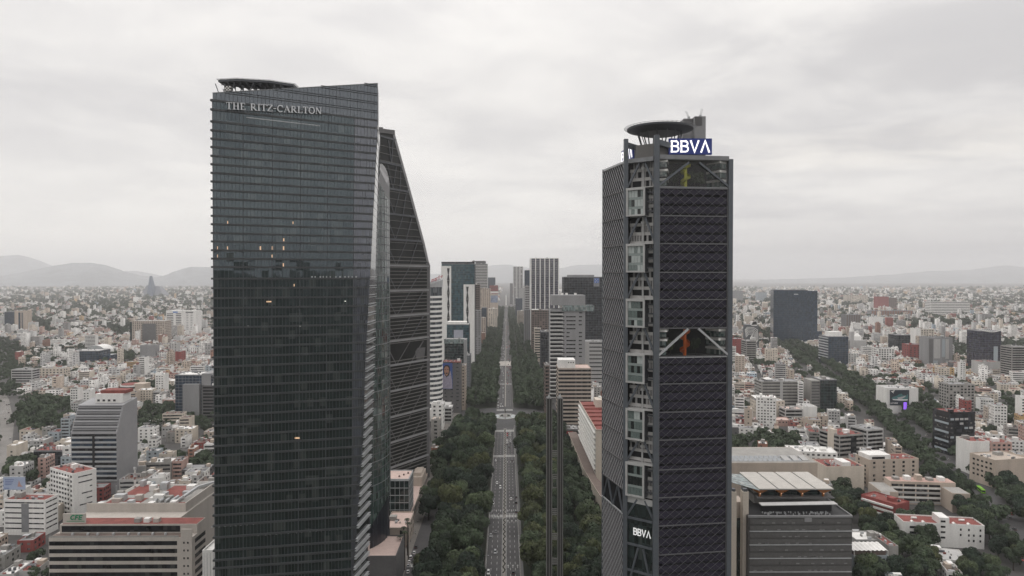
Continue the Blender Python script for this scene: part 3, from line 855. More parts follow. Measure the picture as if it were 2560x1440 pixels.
# roof slab and edge beams
rp = [(C2.x, C2.y), (C3.x, C3.y), (E_.x, E_.y), (G_.x, G_.y), (A0.x, A0.y), (C1.x, C1.y)]
part('roof', MB().prism(rp, z_roof - .6, z_roof + .2), M_GREY, bk, world=True)
def column(c, w, ztop, d=1.5, name='column'):
    return part(name, MB().box(c.x - w / 2, c.x + w / 2, c.y - d / 2, c.y + d / 2, 0, ztop), M_COL, bk, world=True)
column(C2, 2.3, zat(338, 310, 1641), 2.0); column(C3, 2.0, zat(398, 314, 1826), 2.0); column(C1, 1.9, zat(348, 319, 1564), 2.0)
part('roof_beam', MB().bar(pr(1.2, z_roof + .7, .2), pr(L3 - 1, z_roof + .7, .2), 1.2, 1.9), M_LEDGE, bk, world=True)
a = Vector((C1.x + .9, C1.y - .3, zat(404, 319, 1564))); b = Vector((C2.x - 1.1, C2.y + .4, zat(396, 310, 1641)))
part('roof_beam', MB().bar(a, b, 1.2, 1.9), M_LEDGE, bk, world=True)
# right facade: scalloped panels floor by floor
NPX = 7; fw = (L3 - 3.4) / NPX; hh = 4.18
def panel_mesh():
    w = fw - .08; h = hh - .22
    tp = [(0, h), (w, h)]
    bt = [(w, .55), (w * .75, 1.25), (w * .5, .30), (w * .25, 1.25), (0, .55)]
    # local: x along the wall, y outward negative; bottom edge swings out
    pts = [(x, -.05 - .55 * (1 - z / h), z) for x, z in tp + bt]
    mb = MB().add(pts, [tuple(range(len(pts)))[::-1]])
    pts2 = [(x, y + .12, z) for x, y, z in pts]
    mb.add(pts2, [tuple(range(len(pts)))])
    mb.add(pts + pts2, [(i, i + 1, i + 8, i + 7) for i in range(6)])
    return mb.mesh('facade_panel', M_PANEL)
pm = panel_mesh()
ang3 = math.atan2(u3.y, u3.x)
def row(z):
    for k in range(NPX):
        q = pr(1.7 + k * fw, z, -.35)
        link('facade_panel', pm, bk, (q.x - bk.location.x, q.y - bk.location.y, z), ang3 + rnd.uniform(-.012, .012))
def rows(zlo, zhi):
    nr = max(1, round((zhi - zlo) / hh)); s = (zhi - zlo) / nr
    for i in range(nr): row(zlo + i * s)
ml = [471, 540, 609.4, 681, 749, 820]; ml2 = [890.5, 958.6, 1029, 1098, 1172, 1241, 1311, 1383, 1453, 1523, 1590]
rows(z_g2a, z_g1); rows(max(4, zr(1590)), z_g2b)
for y in ml + ml2:
    z = zr(y); part('floor_beam', MB().bar(pr(1.2, z, .25), pr(L3 - 1, z, .25), .3, .5), M_BARL, bk, world=True)
for u in (1.45, L3 - 1.3):
    part('edge_post', MB().bar(pr(u, zr(1590), .2), pr(u, z_g1, .2), .35), M_BARL, bk, world=True)
def clipbars(zlo, zhi, ulo, uhi, slope, pitch, fn, w, d, m, kinds=(1, -1), name='lattice_bar', up=(0, 0, 1)):
    for sg in kinds:
        c = -(uhi - ulo) * slope - 0.01
        tot = (zhi - zlo) + (uhi - ulo) * slope
        k = 0
        while k * pitch * slope < tot:
            z0 = zlo - (uhi - ulo) * slope + k * pitch * slope     # height at u=ulo (rising)
            pts = []
            ua, ub = ulo, uhi
            za, zb = z0, z0 + (uhi - ulo) * slope
            if za < zlo: ua = ulo + (zlo - z0) / slope; za = zlo
            if zb > zhi: ub = ulo + (zhi - z0) / slope; zb = zhi
            k += 1
            if ub - ua < .6: continue
            if sg < 0: ua, ub = ulo + uhi - ua, ulo + uhi - ub
            o = .32 if sg > 0 else .12
            part(name, MB().bar(fn(ua, za, o + d), fn(ub, zb, o + d), w if sg > 0 else w * .75, w, (n3.x, n3.y, 0)), m, bk, world=True)
clipbars(z_g2a + .3, z_g1 - .3, 1.5, L3 - 1.3, .80, 4.3, pr, .12, 0.05, M_BARL)
clipbars(zr(1560), z_g2b - .3, 1.5, L3 - 1.3, .80, 4.3, pr, .12, 0.05, M_BARL)
# sky gardens
M_CLEAR = bpy.data.materials.new('clear_glass'); M_CLEAR.use_nodes = True
t = M_CLEAR.node_tree; t.nodes.clear()
tr = N(t, 'ShaderNodeBsdfTransparent'); gl = N(t, 'ShaderNodeBsdfGlossy'); gl.inputs['Roughness'].default_value = .03
ms = N(t, 'ShaderNodeMixShader'); fs = N(t, 'ShaderNodeFresnel'); fs.inputs[0].default_value = 1.45
t.links.new(fs.outputs[0], ms.inputs[0]); t.links.new(tr.outputs[0], ms.inputs[1]); t.links.new(gl.outputs[0], ms.inputs[2])
t.links.new(ms.outputs[0], N(t, 'ShaderNodeOutputMaterial').inputs[0])
M_YEL = mat('yellow_paint', (0.62, 0.62, 0.05), 0.5, 0.1); M_ORG = mat('orange_paint', (0.75, 0.16, 0.02), 0.5, 0.1)
def garden(z0, z1, ucs, m, right_glow):
    for z, h in ((z0 - .35, .7),):
        part('garden_sill', MB().bar(pr(1.2, z, .1), pr(L3 - 1, z, .1), .6, h), M_LIGHTM if z0 < 150 else M_LEDGE, bk, world=True)
    part('garden_floor', MB().hexa([pr(1, z0 - .3, -9), pr(L3 - 1, z0 - .3, -9), pr(L3 - 1, z0 - .3, -.4), pr(1, z0 - .3, -.4)][::-1], [pr(1, z0, -9), pr(L3 - 1, z0, -9), pr(L3 - 1, z0, -.4), pr(1, z0, -.4)][::-1]), M_DGREY, bk, world=True)
    for uu, sg in ((3.2, 1), (L3 - 3.2, -1)):           # the white floors that return into the garden
        for k in range(3):
            z = z0 + k * 4.15
            part('return_floor', MB().bar(pr(uu, z + 3.2, -.6), pr(uu + sg * 3.4, z + 3.2, -8), 4.2, 1.0), M_WHITE, bk, world=True)
            part('return_glass', MB().bar(pr(uu - sg * .1, z + 1.5, -.9), pr(uu + sg * 3.3, z + 1.5, -8), 3.6, 2.3), glassmat('pale_green_glass', (.10, .14, .135), 1.5, .15, (1.2, 1.2, 2.4), 1.4, (.25, .28, .27), .3), bk, world=True)
    for ua, ub in ((1.0, L3 * .43), (L3 - 1.0, L3 * .57)):
        part('garden_brace', MB().bar(pr(ua, z0 + .4, .25), pr(ub, z1 - .4, .25), .95, .9), M_COL if z0 > 150 else M_LIGHTM, bk, world=True)
    part('garden_glazing', MB().poly([pr(1.2, z0, -.3), pr(L3 - 1, z0, -.3), pr(L3 - 1, z1, -.3), pr(1.2, z1, -.3)]), M_CLEAR, bk, world=True)
    st = thing('spiral_stair', ('yellow' if z0 > 150 else 'orange') + ' spiral stair rising inside the ' + ('top' if z0 > 150 else 'middle') + ' sky garden of the bank tower', 'staircase', tuple(pr(ucs, z0, -3)))
    c = pr(ucs, 0, -2.6)
    part('newel', MB().cyl(c.x, c.y, z0, z1 - .8, .75), m, st, world=True)
    mb = MB(); n = 44; turns = 1.75; r0, r1 = .75, 2.3
    prev = None
    for i in range(n + 1):
        a = 2 * math.pi * turns * i / n + 1.2; z = z0 + .3 + (z1 - z0 - 2.2) * i / n
        cur = [(c.x + rr * math.cos(a), c.y + rr * math.sin(a), z + dz) for rr, dz in ((r0, 0), (r1, 0), (r1, 1.25), (r1 - .08, 1.25))]
        if prev: mb.add(prev + cur, [(0, 1, 5, 4), (1, 2, 6, 5), (2, 3, 7, 6), (4, 5, 1, 0), (5, 6, 2, 1)])
        prev = cur
    part('flight', mb, m, st, world=True)
garden(z_g1, zr(404), 14.6, M_YEL, True)
garden(z_g2b, z_g2a, 14.6, M_ORG, False)
GARDEN_SPOTS = [pr(u, z_g1, -4) for u in (9.5, 19.5, 22.5)] + [pr(u, z_g2b, -4.5) for u in (8.5, 20.5)]
# left facade, seen edge on, with pale diagonal fins
ul = (A0 - C1); LL = ul.length; ul.normalize(); nl = Vector((-abs(ul.y), ul.x if ul.x < 0 else -ul.x))
nl = Vector((-ul.y, ul.x)); nl = nl if nl.x < 0 else -nl
def pl(u, z, off=0.0):
    q = C1 + ul * u + nl * off
    return Vector((q.x, q.y, z))
def zl(py, u=14): return zat(py, C1.y + ul.y * u, 1530)
zt, zb1, zb2a = zl(418), zl(1203), zl(1262)
part('side_skin', MB().hexa([pl(LL, 4, 0), pl(1, 4, 0), pl(1, 4, -.6), pl(LL, 4, -.6)], [pl(LL, zt, 0), pl(1, zt, 0), pl(1, zt, -.6), pl(LL, zt, -.6)]), mat('black_skin', (.010, .010, .012), .7, .2, ior=1.2), bk, world=True)
def clipl(zlo, zhi):
    sl, pit = 1.35, 2.5
    for sg, wd, dp, m in ((-1, .17, .5, M_FIN), (1, .1, .2, M_STEEL)):
        k = 0; span = LL - 1.4
        while True:
            z0 = zlo - span * sl + k * pit * sl; k += 1
            if z0 > zhi: break
            ua, ub, za, zb = 1.2, 1.2 + span, z0, z0 + span * sl
            if za < zlo: ua = 1.2 + (zlo - z0) / sl; za = zlo
            if zb > zhi: ub = 1.2 + (zhi - z0) / sl; zb = zhi
            if ub - ua < .8: continue
            # the strong fins rise away from the corner column
            if sg < 0: part('diagonal_fin', MB().bar(pl(ua, za, dp), pl(ub, zb, dp), wd, .35, (nl.x, nl.y, 0)), m, bk, world=True)
            elif k % 2 == 0: part('diagonal_fin', MB().bar(pl(ulflip(ua), za, dp), pl(ulflip(ub), zb, dp), wd, .3, (nl.x, nl.y, 0)), m, bk, world=True)
def ulflip(u): return 1.2 + (LL - .2) - u
clipl(zb1, zt - .5); clipl(6, zb2a)
for i in range(12):
    z = zt - .3 - i * 12.55
    if z > zb1 - 1: part('side_beam', MB().bar(pl(.9, z, .5), pl(LL, z, .5), .5, .45), M_DGREY, bk, world=True)
for z in (zb1, zb2a, 6):
    part('side_beam', MB().bar(pl(.9, z, .5), pl(LL, z, .5), .6, .5), M_LIGHTM if z != zb1 else M_DGREY, bk, world=True)
part('rear_column', MB().bar((A0.x, A0.y, 0), (A0.x, A0.y, zt + 1), 1.2), M_COL, bk, world=True)
for k in range(2):
    part('side_brace', MB().bar(pl(2 + k * 13, zb2a, .3), pl(8 + k * 13, zb1, .3), .8, .7), M_COL, bk, world=True)
    part('side_brace', MB().bar(pl(14 + k * 13, zb2a, .3), pl(8 + k * 13, zb1, .3), .8, .7), M_COL, bk, world=True)
part('parapet_light', MB().bar(pl(1, zt + .5, .1), pl(LL, zt + .5, .1), .5, .9), M_LIGHTM, bk, world=True)
# corner strip between the two front columns
uc = (C2 - C1); LC = uc.length; uc.normalize(); nc = Vector((uc.y, -uc.x))
if nc.y > 0: nc = -nc
angc = math.atan2(uc.y, uc.x)
def pc(u, z, off=0.0):
    q = C1 + uc * u + nc * off
    return Vector((q.x, q.y, z))
def zc(py): return zat(py, 314.5, 1600)
RECW = -3.4
tops = [470, 610.5, 749, 886, 1024.5, 1160.5]; bots = [540, 681, 819, 959, 1102, 1244]
zbot = zc(1247)
# recessed wall: floor by floor a white band and a row of slot windows
zz_ = zc(404); nfl = round((zz_ - zbot) / 4.18); fhc = (zz_ - zbot) / nfl
part('recess_wall', MB().hexa([pc(.6, 0, RECW), pc(LC - .6, 0, RECW), pc(LC - .6, 0, RECW - .5), pc(.6, 0, RECW - .5)], [pc(.6, zz_, RECW), pc(LC - .6, zz_, RECW), pc(LC - .6, zz_, RECW - .5), pc(.6, zz_, RECW - .5)]), M_CORE, bk, world=True)
sw = MB()
M_CRW = mat('corner_white_band', (.46, .45, .44), .8, .15, .2)
for k in range(nfl):
    z = zbot + k * fhc
    part('white_band', MB().hexa([pc(.7, z, RECW + .5), pc(LC - .7, z, RECW + .5), pc(LC - .7, z, RECW), pc(.7, z, RECW)], [pc(.7, z + 1.45, RECW + .5), pc(LC - .7, z + 1.45, RECW + .5), pc(LC - .7, z + 1.45, RECW), pc(.7, z + 1.45, RECW)]), M_CRW, bk, world=True)
    for j in range(10):
        if rnd.random() < (.65 if k % 9 not in (3, 4) else .3):
            u = .9 + j * (LC - 1.8) / 10
            sw.hexa([pc(u, z + 1.47, RECW + .3), pc(u + .95, z + 1.47, RECW + .3), pc(u + .95, z + 1.47, RECW), pc(u, z + 1.47, RECW)], [pc(u, z + fhc - .03, RECW + .3), pc(u + .95, z + fhc - .03, RECW + .3), pc(u + .95, z + fhc - .03, RECW), pc(u, z + fhc - .03, RECW)])
part('slot_panels', sw, mat('slot_panel', (.32, .315, .31), .7, .2, .5), bk, world=True, kind='stuff')
M_BOXF = mat('box_frame', (.41, .41, .405), .6, .15, .25)
M_BOXG = glassmat('box_glass', (.17, .215, .205), 1.6, .08, (.1, .1, .1), 1.0, (.17, .215, .205), 0)
M_BOXG2 = mat('box_blind', (.42, .46, .45), .5, .15)
M_BOXG3 = mat('box_dark_glass', (.02, .024, .024), .15, .2)
B0, B1 = .55, .55 + 9.4
for bi, (yt, yb) in enumerate(zip(tops, bots)):
    z1, z0 = zc(yt), zc(yb)
    cpt = pc((B0 + B1) / 2, z0, 0)
    bx = link('sky_box', None, bk, (cpt.x - bk.location.x, cpt.y - bk.location.y, z0), angc)
    w, h, fwd_, dep = B1 - B0, z1 - z0, .9, 4.2
    bx2 = MB()
    bx2.box(-w / 2, -w / 2 + .9, -fwd_, dep, 0, h); bx2.box(w / 2 - .9, w / 2, -fwd_, dep, 0, h)
    bx2.box(-w / 2 + .9, w / 2 - .9, -fwd_, dep, 0, .8); bx2.box(-w / 2 + .9, w / 2 - .9, -fwd_, dep, h - .8, h)
    link('frame', bx2.mesh('frame', M_BOXF), bx)
    link('side_skin', MB().box(w / 2 + .003, w / 2 + .12, -fwd_ + .4, dep, .3, h - .3).mesh('side_skin', M_STEEL), bx)
    link('slab', MB().box(-w / 2 + .9, w / 2 - .9, -.15, .1, h / 3 - .9, h / 3 + .2).box(-w / 2 + .9, w / 2 - .9, -.15, .1, 2 * h / 3 - .9, 2 * h / 3 + .2).mesh('slab', mat('glass_spandrel', (.25, .29, .28), .3, .1)), bx)
    pw = (w - 1.8) / 5
    for fl in range(3):
        lo = (.8, h / 3 + .2, 2 * h / 3 + .2)[fl]; hi = (h / 3 - .9, 2 * h / 3 - .9, h - .8)[fl]
        for k in range(5):
            m = M_BOXG3 if (rnd.random() < .28 or (bi == 5 and fl == 1)) else (M_BOXG2 if rnd.random() < (.65 if bi < 2 else .25) else M_BOXG)
            x0 = -w / 2 + .9 + k * pw
            link('pane', MB().box(x0 + .07, x0 + pw - .07, -.2, .02, lo + .05, hi - .05).mesh('pane', m), bx)
    part('box_roof', MB().hexa([pc(B0 - .2, z1, .9), pc(LC - 1.2, z1, .6), pc(LC - 1.2, z1, -3.2), pc(B0 - .2, z1, -3.2)], [pc(B0 - .2, z1 + .35, .9), pc(LC - 1.2, z1 + .35, .6), pc(LC - 1.2, z1 + .35, -3.2), pc(B0 - .2, z1 + .35, -3.2)]), M_BOXF, bk, world=True)
    for j in range(3):            # dark recess beside the box
        zz2 = z0 + (j + .5) * (z1 - z0) / 3
        part('recess_sill', MB().bar(pc(B1 + .3, zz2, -1.6), pc(LC - 1, zz2, -1.6), .5, .7), M_STEEL, bk, world=True)
seq = [404] + [y for p in zip(tops, bots) for y in p]
for i in range(0, len(seq), 2):
    yt = seq[i]; yb = seq[i + 1] if i + 1 < len(seq) else 1300
    z1, z0 = zc(yt) - .3, zc(yb) + .3
    part('corner_brace', MB().bar(pc(LC * .43, z1, -.9), pc(.5, z0, -.4), .85, .7, (nc.x, nc.y, 0)), M_COL, bk, world=True)
    part('corner_brace', MB().bar(pc(LC * .6, z1, -.9), pc(LC - .6, z0, -.4), .85, .7, (nc.x, nc.y, 0)), M_COL, bk, world=True)
    part('hoist_mast', MB().box(-.35, .35, -.3, .3, 0, z1 - z0).box(-.9, .9, -.5, .4, z1 - z0 - 3.2, z1 - z0 - 2), M_BOXF, bk, off=tuple(pc(LC * .5, z0, -2.2) - bk.location)) if i < 12 else None
# glazed foot of the corner with braces
part('foot_glazing', MB().hexa([pc(1, 0, -.9), pc(LC - 1.2, 0, -.9), pc(LC - 1.2, 0, -1.5), pc(1, 0, -1.5)], [pc(1, zc(1250), -.9), pc(LC - 1.2, zc(1250), -.9), pc(LC - 1.2, zc(1250), -1.5), pc(1, zc(1250), -1.5)]), glassmat('foot_glass', (.018, .026, .026), 1.6, .06, (1.6, 1.6, 4), 1.6, (.05, .06, .058), .15), bk, world=True)
for y in (1300, 1366, 1432):
    z = zc(y); part('foot_beam', MB().bar(pc(.5, z, -.3), pc(LC - .8, z, -.3), .7, .9), M_COL, bk, world=True)
for (ua, ya), (ub, yb) in (((.43, 1372), (.02, 1500)), ((.6, 1372), (.97, 1500))):
    part('corner_brace', MB().bar(pc(LC * ua, zc(ya), -.4), pc(LC * ub, zc(yb), -.4), .8, .7, (nc.x, nc.y, 0)), M_COL, bk, world=True)
part('upper_foot_band', MB().hexa([pc(1, zc(1262), -.5), pc(LC - 1, zc(1262), -.5), pc(LC - 1, zc(1262), -1), pc(1, zc(1262), -1)], [pc(1, zc(1247), -.5), pc(LC - 1, zc(1247), -.5), pc(LC - 1, zc(1247), -1), pc(1, zc(1247), -1)]), M_BOXF, bk, world=True)
# small white letters on the foot
fs_ = thing('entrance_sign', 'small white bank lettering on dark glass low on the tower corner', 'sign', tuple(pc(LC / 2, zc(1342), -.2)))
letters(fs_, 'BBVA', pc(LC * .26, zc(1342), -.85), pc(LC * .84, zc(1342), -.85), 3.3, .3, mat('white_sign_light', (.95, .95, .95), .5, 0, emit=.35))
# roof storey, helipad, core, signs
rf = z_roof + .2
q = [pc(4.2, 0, -1.5), pc(LC - 1.4, 0, -1.5), Vector((C2.x + 9, C2.y + 6, 0)), Vector((C1.x + 10, C1.y + 18, 0)), Vector((62.5, 341, 0))]
part('plant_screen', MB().prism([(v.x, v.y) for v in q], rf, zat(360, 314, 1600)), mat('brown_grey_screen', (.13, .125, .12), .7, .15, .3), bk, world=True)
for c, py, px in ((C1, 350, 1564), (C2, 342, 1641)):
    z = zat(py, c.y, px)
    d = (u3 if c is C2 else Vector((.95, .3)))
    part('outrigger', MB().bar((c.x, c.y, z - 2.2), (c.x + d.x * 7, c.y + 4, z - 3.2), 1.4, 2.4), M_COL, bk, world=True)
cx, cyy, r = xat(1652, 322, 320), 324.0, 15.2
zh = zat(323, 324, 1653)
hp2 = thing('helipad', 'round dark helipad disc on raking struts above the latticed bank tower', 'helipad', (cx, cyy, rf))
mb = MB().cyl(cx, cyy, zh - .5, zh + .3, r, r, 40); mb.cyl(cx, cyy, zh - 2.3, zh - .5, r * .62, r * .98, 40)
part('deck', mb, M_STEEL, hp2, world=True)
mb = MB(); n = 48
for i in range(n):
    a0, a1 = 2 * math.pi * i / n, 2 * math.pi * (i + 1) / n
    for rr, dz in ((r, .2), (r + 1.2, .5)):
        mb.bar((cx + rr * math.cos(a0), cyy + rr * math.sin(a0), zh + dz), (cx + rr * math.cos(a1), cyy + rr * math.sin(a1), zh + dz), .12)
    mb.bar((cx + r * math.cos(a0), cyy + r * math.sin(a0), zh + .2), (cx + (r + 1.2) * math.cos(a0), cyy + (r + 1.2) * math.sin(a0), zh + .5), .16)
part('safety_net', mb, M_LEDGE, hp2, world=True)
mb = MB()
for i in range(7):
    a0 = 2 * math.pi * i / 7 + .2
    mb.bar((cx + 6 * math.cos(a0), cyy + 6 * math.sin(a0), rf), (cx + 10.5 * math.cos(a0 + .15), cyy + 10.5 * math.sin(a0 + .15), zh - 1.2), .45)
    mb.bar((cx + 6 * math.cos(a0), cyy + 6 * math.sin(a0), rf), (cx + 10.5 * math.cos(a0 - .35), cyy + 10.5 * math.sin(a0 - .35), zh - 1.2), .35)
part('struts', mb, M_STEEL, hp2, world=True)
Yk = 331
part('lift_core', MB().box(xat(1737, Yk, 300), xat(1764.5, Yk, 300), Yk, Yk + 7, rf, zat(290.5, Yk, 1750)), M_GREY, bk, world=True)
part('lift_core', MB().box(xat(1708, Yk + 3, 300), xat(1734, Yk + 3, 300), Yk + 3, Yk + 9, rf, zat(294, Yk, 1720)), M_GREY, bk, world=True)
mb = MB()
for x0, x1, yy, pt_, pb_ in ((1737.5, 1756, Yk - .15, 292, 314), (1709, 1733, Yk + 2.85, 296, 315)):
    n = 12
    for i in range(n):
        a = xat(x0 + (x1 - x0) * i / n, yy, 300); b = xat(x0 + (x1 - x0) * (i + .6) / n, yy, 300)
        mb.box(a, b, yy, yy + .14, zat(pb_, yy, 1745), zat(pt_, yy, 1745))
part('louvre_grille', mb, M_DGREY, bk, world=True, kind='stuff')
crn = MB()
for px0, px1, ya, yb in ((1751, 1755, 290, 272), (1722, 1715, 294, 278)):
    a, b = at(px0, ya, Yk + 3), at(px1, yb, Yk + 3)
    for o in (-.35, .35): crn.bar((a.x + o, a.y, a.z), (b.x + o, b.y, b.z), .13)
    crn.bar((a.x - .6, a.y, a.z), (a.x + .6, a.y, a.z), .5, 1.0)
    for k in range(1, 6):
        f = k / 6; crn.bar((a.x + (b.x - a.x) * f - .35, a.y, a.z + (b.z - a.z) * f), (a.x + (b.x - a.x) * f + .35, a.y, a.z + (b.z - a.z) * f), .1)
crane = thing('roof_crane', 'pair of thin lattice crane jibs on the lift core of the bank tower', 'crane', tuple(at(1737, 291, Yk + 3)))
part('jib', crn, M_LIGHTM, crane, world=True)
M_BLUE = mat('sign_blue', (.012, .028, .17), .5, .08, .3, emit=.15)
M_SW = mat('sign_white_light', (1.0, .98, .97), .5, 0, emit=.9)
sg1 = thing('rooftop_sign', 'large lit blue sign with white bank letters facing forward on the tower roof', 'sign', (88, 316, rf))
Ys = 313.2
x0, x1 = xat(1673, Ys, 366), xat(1780, Ys, 366); z0, z1 = zat(386, Ys, 1726), zat(346, Ys, 1726)
part('panel', MB().box(x0, x1, Ys, Ys + 1.6, z0, z1), M_BLUE, sg1, world=True)
part('support_frame', MB().box(x0 + 1, x1 - 3, Ys + .3, Ys + 1.4, rf - .2, z0), M_STEEL, sg1, world=True)
letters(sg1, 'BBVA', (xat(1676.5, Ys, 380), Ys - .05, zat(381.5, Ys, 1680)), (xat(1776.5, Ys, 380), Ys - .05, zat(381.5, Ys, 1776)), zat(351, Ys, 1726) - zat(381.5, Ys, 1726), .25, M_SW)
sg2 = thing('rooftop_sign', 'blue sign with white bank letters turned sideways behind the corner column', 'sign', (53, 336, rf))
fa, ne = Vector((56.4, 340.5)), Vector((58.7, 321.5))
z0, z1 = zat(397, 322, 1581), zat(361, 322, 1581)
dv = (ne - fa).normalized(); nv_ = Vector((dv.y, -dv.x))
def ps(f, z, off=0.0):
    q = fa + (ne - fa) * f + nv_ * off
    return Vector((q.x, q.y, z))
part('panel', MB().hexa([ps(0, z0), ps(1, z0), ps(1, z0, -.7), ps(0, z0, -.7)], [ps(0, z1), ps(1, z1), ps(1, z1, -.7), ps(0, z1, -.7)]), M_BLUE, sg2, world=True)
part('support_frame', MB().bar(ps(.2, rf, -.3), ps(.2, z0, -.3), .6).bar(ps(.8, rf, -.3), ps(.8, z0, -.3), .6), M_STEEL, sg2, world=True)
letters(sg2, 'BBVA', ps(.04, z0 + .9, .02), ps(.97, z0 + .9, .02), (z1 - z0) * .75, .2, M_SW)

# ---------------------------------------------------------------- twin-shaft light column monument
em = thing('light_column', 'tall slim twin-shaft steel and stone column standing among the trees', 'monument', (xat(1387, 345), 345, 0))
Ye = 345.0
zt = zat(997, Ye, 1380)
for x0, x1 in ((1366, 1380.5), (1394, 1407.5)):
    a, b = xat(x0, Ye, 1100), xat(x1, Ye, 1100)
    w = b - a
    part('shaft', MB().box(a + .25, b - .25, Ye + .4, Ye + 7, 0, zt), mat('dark_shaft', (.035, .034, .034), .4, .3, .3), em, world=True)
    for f in (0, .45, .86):
        part('steel_rib', MB().box(a + f * w, a + f * w + .42, Ye - .3 + f * .2, Ye + .8, 0, zt + .5), mat('shaft_steel', (.17, .165, .16), .5, .2, .3), em, world=True)
    part('finial', MB().box(a + w * .3, a + w * .62, Ye, Ye + 2, zt + .5, zt + 1.3).box(a + w * .4, a + w * .55, Ye + .4, Ye + 1, zt + 1.3, zt + 2.4), M_LIGHTM, em, world=True)
a, b = xat(1381.5, Ye, 1100), xat(1393.5, Ye, 1100)
M_RUNG = mat('rung_steel', (.19, .185, .18), .5, .2)
for yc in (1130, 1195, 1276, 1338, 1400, 1460):
    for k in range(4 if yc != 1195 else 2):
        z = zat(yc + k * 4.6, Ye, 1387)
        part('rung', MB().box(a - .2, b + .2, Ye + 1.2, Ye + 1.7, z, z + .42), M_RUNG, em, world=True)
z = zat(1222, Ye, 1387)
part('lift_cage', MB().box(a, a + .3, Ye + 1, Ye + 1.4, z, z + 7).box(b - .3, b, Ye + 1, Ye + 1.4, z, z + 7).box(a + .3, b - .3, Ye + 1, Ye + 1.4, z + 6.6, z + 7).box(a + .3, b - .3, Ye + 1, Ye + 1.4, z, z + .5), M_RUNG, em, world=True)
# ---------------------------------------------------------------- general building kit
PAL = {
 'white': M_WHITE, 'cream': mat('cream_render', (.56, .50, .43), .85, .16, .15, streak=True), 'grey': M_GREY, 'dgrey': M_DGREY, 'tan': M_TAN,
 'beige': mat('beige_render', (.45, .38, .32), .85, .16, .15, streak=True), 'red': M_BRICKRED, 'brown': mat('brown_stone', (.15, .115, .10), .85, .2, .15),
 'conc': M_CONC, 'pink': mat('pink_render', (.46, .31, .27), .85, .18, .15, streak=True), 'ochre': mat('ochre_render', (.48, .33, .17), .85, .15, .2),
 'bluegrey': mat('blue_grey_render', (.33, .37, .40), .85, .12, .15, streak=True), 'lgrey': mat('light_grey_render', (.42, .415, .41), .85, .14, .15, streak=True),
 'brick': mat('orange_brick', (.27, .13, .09), .9, .2, .4), 'dblue': glassmat('navy_glass', (.020, .034, .056), 1.6, .08, (3, 3, 3.4), 1.5, (.05, .065, .085), .08, (.8, .9, 1, 1)),
 'teal': glassmat('teal_glass', (.022, .06, .078), 1.55, .1, (3, 3, 3.6), 1.4, (.05, .10, .11), .15), 'black': glassmat('black_glass', (.012, .014, .018), 1.5, .1, (3, 3, 3.6), 1.6, (.035, .037, .045), .15),
 'dgreen': glassmat('dark_green_glass', (.012, .022, .022), 1.6, .08, (3, 3, 3.6), 1.4, (.03, .05, .048), .1), 'palegl': glassmat('pale_facade_glass', (.17, .21, .21), 1.5, .15, (2, 2, 3), 1.3, (.26, .28, .27), .2),
 'violet': glassmat('violet_glass', (.022, .022, .040), 1.6, .08, (3, 3, 3.6), 1.5, (.06, .06, .085), .12),
}
ROOFC = {'white': M_WHITE, 'grey': M_GREY, 'red': M_RED, 'conc': M_CONC, 'lgrey': PAL['lgrey'], 'dgrey': M_DGREY, 'tan': M_TAN, 'pink': M_PINK, 'brown': PAL['brown'], 'cream': PAL['cream']}
FACE = {'f': 0.0, 'r': math.pi / 2, 'b': math.pi, 'l': -math.pi / 2}
WM = {}
def wmesh(w, h, frame, gm=None, kind='window'):
    k = (round(w, 2), round(h, 2), frame, gm, kind)
    if k not in WM:
        mb = MB().box(-w / 2, w / 2, -.05, .1, 0, h, 0)
        if frame:
            e = min(.18, w * .1)
            mb.box(-w / 2 - e, -w / 2, -.16, .1, -e, h + e, 1); mb.box(w / 2, w / 2 + e, -.16, .1, -e, h + e, 1)
            mb.box(-w / 2, w / 2, -.16, .1, -e, 0, 1); mb.box(-w / 2, w / 2, -.16, .1, h, h + e, 1)
        WM[k] = mb.mesh(kind, [MATS[gm] if gm else M_WIN, M_LEDGE])
    return WM[k]
TANK = {}
def tankmesh(m):
    if m.name not in TANK:
        TANK[m.name] = MB().cyl(0, 0, .0, 1.5, .75, .75, 10).cyl(0, 0, 1.5, 1.75, .75, .3, 10).mesh('water_tank', m)
    return TANK[m.name]
HT = {}
def hth(m):
    if m.name not in HT:
        mb = MB(); n = 10
        a = [2 * math.pi * i / n for i in range(n)]
        lo = [(-1.6, .7 * math.cos(t), .75 + .7 * math.sin(t)) for t in a]; hi = [(1.6, y, z) for _, y, z in lo]
        mb.add(lo + hi, [(i, (i + 1) % n, n + (i + 1) % n, n + i) for i in range(n)] + [tuple(range(n, 2 * n)), tuple(range(n - 1, -1, -1))])
        HT[m.name] = mb.mesh('water_tank', m)
    return HT[m.name]
LANDMARKS = []     # (px, py, phrase)
FOOT = []          # (cx, cy, w, d, rz) footprints kept clear of filler
def face_org(f, w, d):
    return {'f': (0, -d / 2, w), 'r': (w / 2, 0, d), 'l': (-w / 2, 0, d), 'b': (0, d / 2, w)}[f]
def place(T, f, w, d, u, z, me, name, off=0.0):
    """u measured along the face from its left end as seen from outside, centre of the piece."""
    ox, oy, L = face_org(f, w, d); a = FACE[f]
    uu = u - L / 2
    x = ox + math.cos(a) * uu + math.sin(a) * off
    y = oy + math.sin(a) * uu - math.cos(a) * off
    return link(name, me, T, (x, y, z), a)
